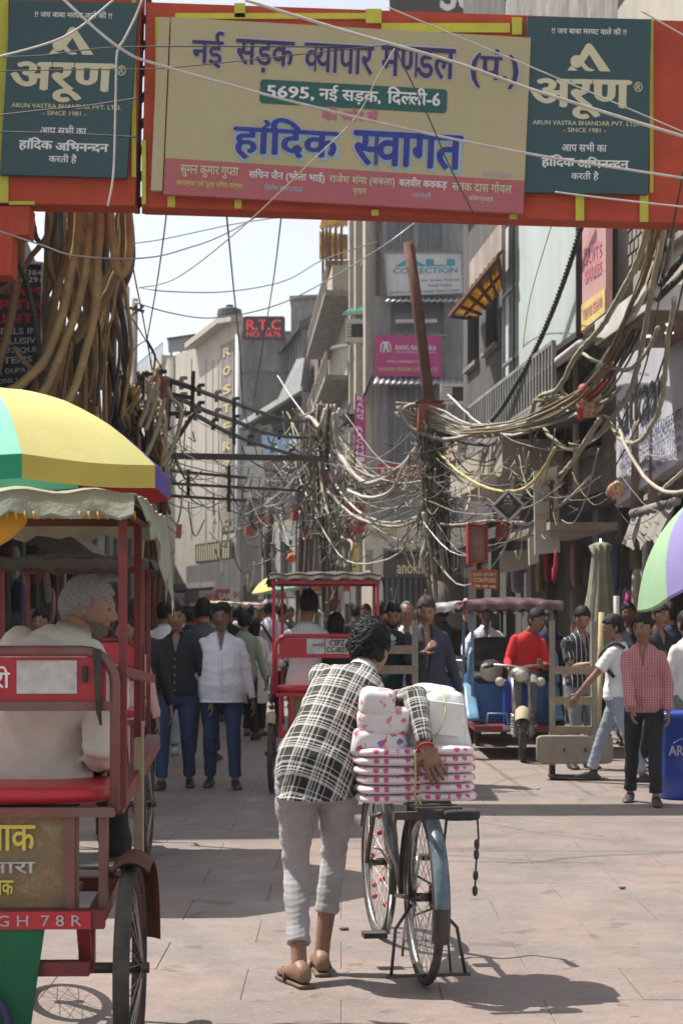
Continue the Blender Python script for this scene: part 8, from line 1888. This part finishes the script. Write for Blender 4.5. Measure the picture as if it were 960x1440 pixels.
# men behind the cyclist
ad = person('bearded man in black T-shirt with white leaf emblem behind the wooden ladder truck', at_d(552, 15.9), R(176), H_(846, 15.9), top='tshirt', sleeve='long', tmat=MATS['shirt_teal'], pmat=MATS['dark_cloth'], look=(-.1, 1, -.25), beard=MATS['beard_black'], seed=30, voxel=.011, skin=MATS['skin_light'], collar=False, girth=1.04)
j = J[ad.name]; ce = Vector((0.0, .165, 1.345 * j['k']))
m = MB()
for a, l in ((-.62, .055), (0, .07), (.62, .055)):
    dv = Vector((math.sin(a), 0, math.cos(a))); sv_ = Vector((dv.z, 0, -dv.x)); b0 = ce + dv * .004
    m.add([b0, b0 + dv * l * .55 + sv_ * .020, b0 + dv * l, b0 + dv * l * .55 - sv_ * .020], [(0, 1, 2, 3)])
for k in range(3): m.box(ce + Vector((0, 0, -.006 - k * .011)), (.075 - .012 * k, .002, .006))
put(m.mesh('emblem'), 'emblem', MATS['ink_white'], ad)
person('man in open slate jacket over brown clothes looking down at his hands', at_d(598, 15.7), R(186), H_(838, 15.7), top='jacket', tmat=MATS['jacket_slate'], pmat=MATS['shirt_brown'], look=(.1, 1, -.3), rh=(.05, .32, 1.22), lh=(-.32, .03, .82), seed=31, voxel=.011, hair=M('hair_brown', (.05, .03, .02), .7, 0, .4, 60, .5, 150), skin=MATS['skin_light'], girth=1.1, hem=.70, shirtlen=.015)
person('white haired man in pale shirt standing behind the two men at the ladder', at_d(571, 19.0), R(180), H_(847, 19), tmat=MATS['white_check'], pmat=MATS['jeans_grey'], hair=MATS['hair_grey'], hstyle='bald', seed=32, voxel=.014)
person('person in slate blue shirt seen from behind near the grey roofed rickshaw', at_d(622, 22.5), R(20), H_(846, 22.5), tmat=MATS['shirt_greyblue'], pmat=MATS['dark_cloth'], seed=33, voxel=.014)
# crowd left of centre
person('man in dark grey shirt walking away right behind the white shirt man', at_d(285, 18.2), R(-5), H_(841, 18.2), tmat=MATS['shirt_greyblue'], pmat=MATS['dark_cloth'], seed=34, voxel=.013, rf=(.1, .2), lf=(-.1, -.15))
person('man in white T-shirt walking away behind the black shirt man', at_d(231, 19.4), R(10), H_(846, 19.4), top='tshirt', sleeve='short', tmat=MATS['tshirt_white'], pmat=MATS['jeans_light'], seed=35, voxel=.013, shoes='shoe', smat=MATS['shoe_white'], rf=(.1, -.2), lf=(-.1, .15), girth=1.1)
person('man in pale green shirt walking away beside the woman in white', at_d(343, 21.6), R(-8), H_(860, 21.6), tmat=MATS['shirt_green'], pmat=MATS['dark_cloth'], seed=36, voxel=.013, rf=(.1, .18), lf=(-.1, -.15))
person('woman in long white kurta with dark hair among the crowd', at_d(357, 22.6), R(-12), H_(868, 22.6), top='kurta', hem=.48, tmat=MATS['kurta_white'], pmat=MATS['dark_cloth'], hstyle='long', seed=37, voxel=.013, collar=False, shirtlen=.03, shoes='sandal')
st = person('man in lilac striped shirt and cap with dark strap, walking away', at_d(380, 23.0), R(0), H_(840, 23.0), tmat=MATS['lilac_stripe'], pmat=MATS['dark_cloth'], seed=38, voxel=.013, smat=MATS['shoe_white'], girth=1.1, lf=(-.12, -.15), rf=(.12, .2))
j = J[st.name]; m = MB(); m.tube(smooth_pts([j['sh'] + Vector((-.12, -.11, .06)), j['sh'] + Vector((0, -.155, -.12)), j['sh'] + Vector((.16, -.14, -.36))], 4), .016, 6); put(m.mesh('strap'), 'strap', MATS['backpack_black'], st)
m = MB(); m.sphere(j['head'] + Vector((0, 0, .055)), (.098, .115, .085), 18, 10); m.loft([(j['head'] + Vector((0, .10, .06)), Vector((.08, 0, 0)), Vector((0, .0, .008))), (j['head'] + Vector((0, .17, .05)), Vector((.06, 0, 0)), Vector((0, 0, .006)))], 12); put(m.mesh('cap'), 'cap', MATS['plate_white'], st)
# templates for the far crowd, front and back views
kmap = None
def crowd(i, src, px, d, top, rz, tm, pm, lab, hair_m=None):
    c = copy_tree(src); c.location = at_d(px, d); s = ZZ(top, d) / 1.70; c.scale = (s * .98, s, s); c.rotation_euler = (0, 0, rz); c['label'] = lab; c['group'] = 'far crowd in the lane'
    for o in bpy.data.objects:
        if o.parent == c:
            nm = o.name.split('.')[0]; mt = tm if nm in ('shirt', 'tshirt', 'kurta', 'collar') else pm if nm == 'trousers' else None
            if mt: o.material_slots[0].link = 'OBJECT'; o.material_slots[0].material = MATS[mt]
    return c
ta = person('man in dark blue shirt walking away deep in the crowd behind the dark grey shirt', at_d(265, 27), R(5), 1.70, tmat=MATS['shirt_navy'], pmat=MATS['jeans_blue'], seed=40, voxel=.018, lf=(-.1, -.2), rf=(.1, .2), group='far crowd in the lane')
tb = person('man in brown shirt walking toward the camera deep in the crowd', at_d(326, 29), R(178), 1.70, tmat=MATS['shirt_brown'], pmat=MATS['jeans_grey'], seed=41, voxel=.018, lf=(-.1, .2), rf=(.1, -.15), group='far crowd in the lane')
ta['label'] = 'man in dark blue shirt deep in the crowd behind the white T-shirt'
cr = [(0, 300, 25, 852, 'shirt_green', 'jeans_blue', 'man in green shirt just above the white shirt man'), (1, 318, 26, 850, 'shirt_black', 'dark_cloth', 'dark dressed man facing the camera behind the white shirt man'), (0, 334, 28, 853, 'shirt_white', 'dark_cloth', 'man in white shirt from behind, right of the dark dressed man'), (0, 247, 30, 848, 'shirt_white', 'jeans_grey', 'man in white shirt from behind at the left of the lane'), (1, 225, 33, 851, 'shirt_lightblue', 'dark_cloth', 'man in light blue shirt near the left shops'),
      (0, 351, 31, 852, 'shirt_greyblue', 'jeans_blue', 'man in slate shirt behind the woman in white'), (1, 366, 35, 855, 'kurta_white', 'kurta_white', 'man all in white facing the camera in the far lane'), (0, 278, 36, 855, 'tshirt_red', 'jeans_blue', 'man in red shirt far down the lane'), (1, 291, 42, 858, 'shirt_white', 'jeans_grey', 'small far man in white shirt and grey jeans'), (0, 310, 48, 860, 'shirt_navy', 'dark_cloth', 'small far man in navy in the lane centre'), (0, 341, 44, 858, 'shirt_offwhite', 'jeans_grey', 'small far man in cream shirt right of centre'),
      (1, 210, 26, 850, 'shirt_brown', 'dark_cloth', 'man in brown shirt beside the near rickshaw roof'), (0, 395, 30, 850, 'shirt_greyblue', 'dark_cloth', 'man in slate shirt seen through the middle rickshaw'), (1, 408, 36, 855, 'shirt_pinkish' if 'shirt_pinkish' in MATS else 'shirt_green', 'jeans_blue', 'man in green shirt seen through the middle rickshaw'), (0, 500, 33, 853, 'shirt_black', 'dark_cloth', 'dark man behind the young man bending'), (1, 516, 28, 852, 'shirt_navy', 'jeans_blue', 'man in navy shirt left of the bearded man'), (0, 535, 24, 848, 'shirt_brown', 'dark_cloth', 'man in brown shirt half hidden by the bearded man'),
      (1, 641, 27, 856, 'shirt_black', 'dark_cloth', 'dark man between the two battery rickshaws'), (0, 862, 20.5, 852, 'shirt_lightblue', 'jeans_blue', 'man in light blue shirt at the shops behind the backpack man'), (1, 884, 21, 850, 'shirt_navy', 'dark_cloth', 'man in navy shirt at the shops behind the pink checked man'), (1, 925, 17.5, 852, 'shirt_black', 'dark_cloth', 'dark man in the shade under the right parasol'), (0, 942, 18.6, 850, 'shirt_navy', 'dark_cloth', 'man in navy at the shop under the right parasol'), (0, 838, 22, 856, 'shirt_black', 'dark_cloth', 'dark man at the foot of the closed parasol'), (0, 968, 15.2, 862, 'kurta_white', 'jeans_grey', 'man in white cut off by the right edge'),
      (1, 770, 21.5, 858, 'shirt_navy', 'dark_cloth', 'dark figure behind the red shirted driver'), (0, 193, 13.8, 846, 'shirt_black', 'dark_cloth', 'black clad figure standing ahead of the near rickshaw'), (1, 176, 13.2, 870, 'sign_pink', 'sign_pink', 'woman in pink beside the black clad figure'), (1, 60, 15.5, 860, 'shirt_brown', 'dark_cloth', 'man in brown in the shaded shop at far left')]
for i, (k, px, d, top, tm, pm, lab) in enumerate(cr): crowd(i, (ta, tb)[k], px, d, top, (R(rnd.uniform(-25, 25)) + (R(180) if k else 0)), tm, pm, lab)
# ---------------------------------------------------------------- dusty air
hz = bpy.data.materials.new('dusty_air'); hz.use_nodes = True; nt = hz.node_tree; nt.nodes.clear(); o_ = nt.nodes.new('ShaderNodeOutputMaterial'); v_ = nt.nodes.new('ShaderNodeVolumePrincipled')
v_.inputs['Color'].default_value = (.92, .94, .97, 1); v_.inputs['Density'].default_value = .0006; v_.inputs['Anisotropy'].default_value = .25; nt.links.new(v_.outputs[0], o_.inputs['Volume'])
m = MB(); m.box((0, 60, 12.5), (110, 190, 27.5)); hzo = obj('haze', m, hz); hzo['kind'] = 'stuff'
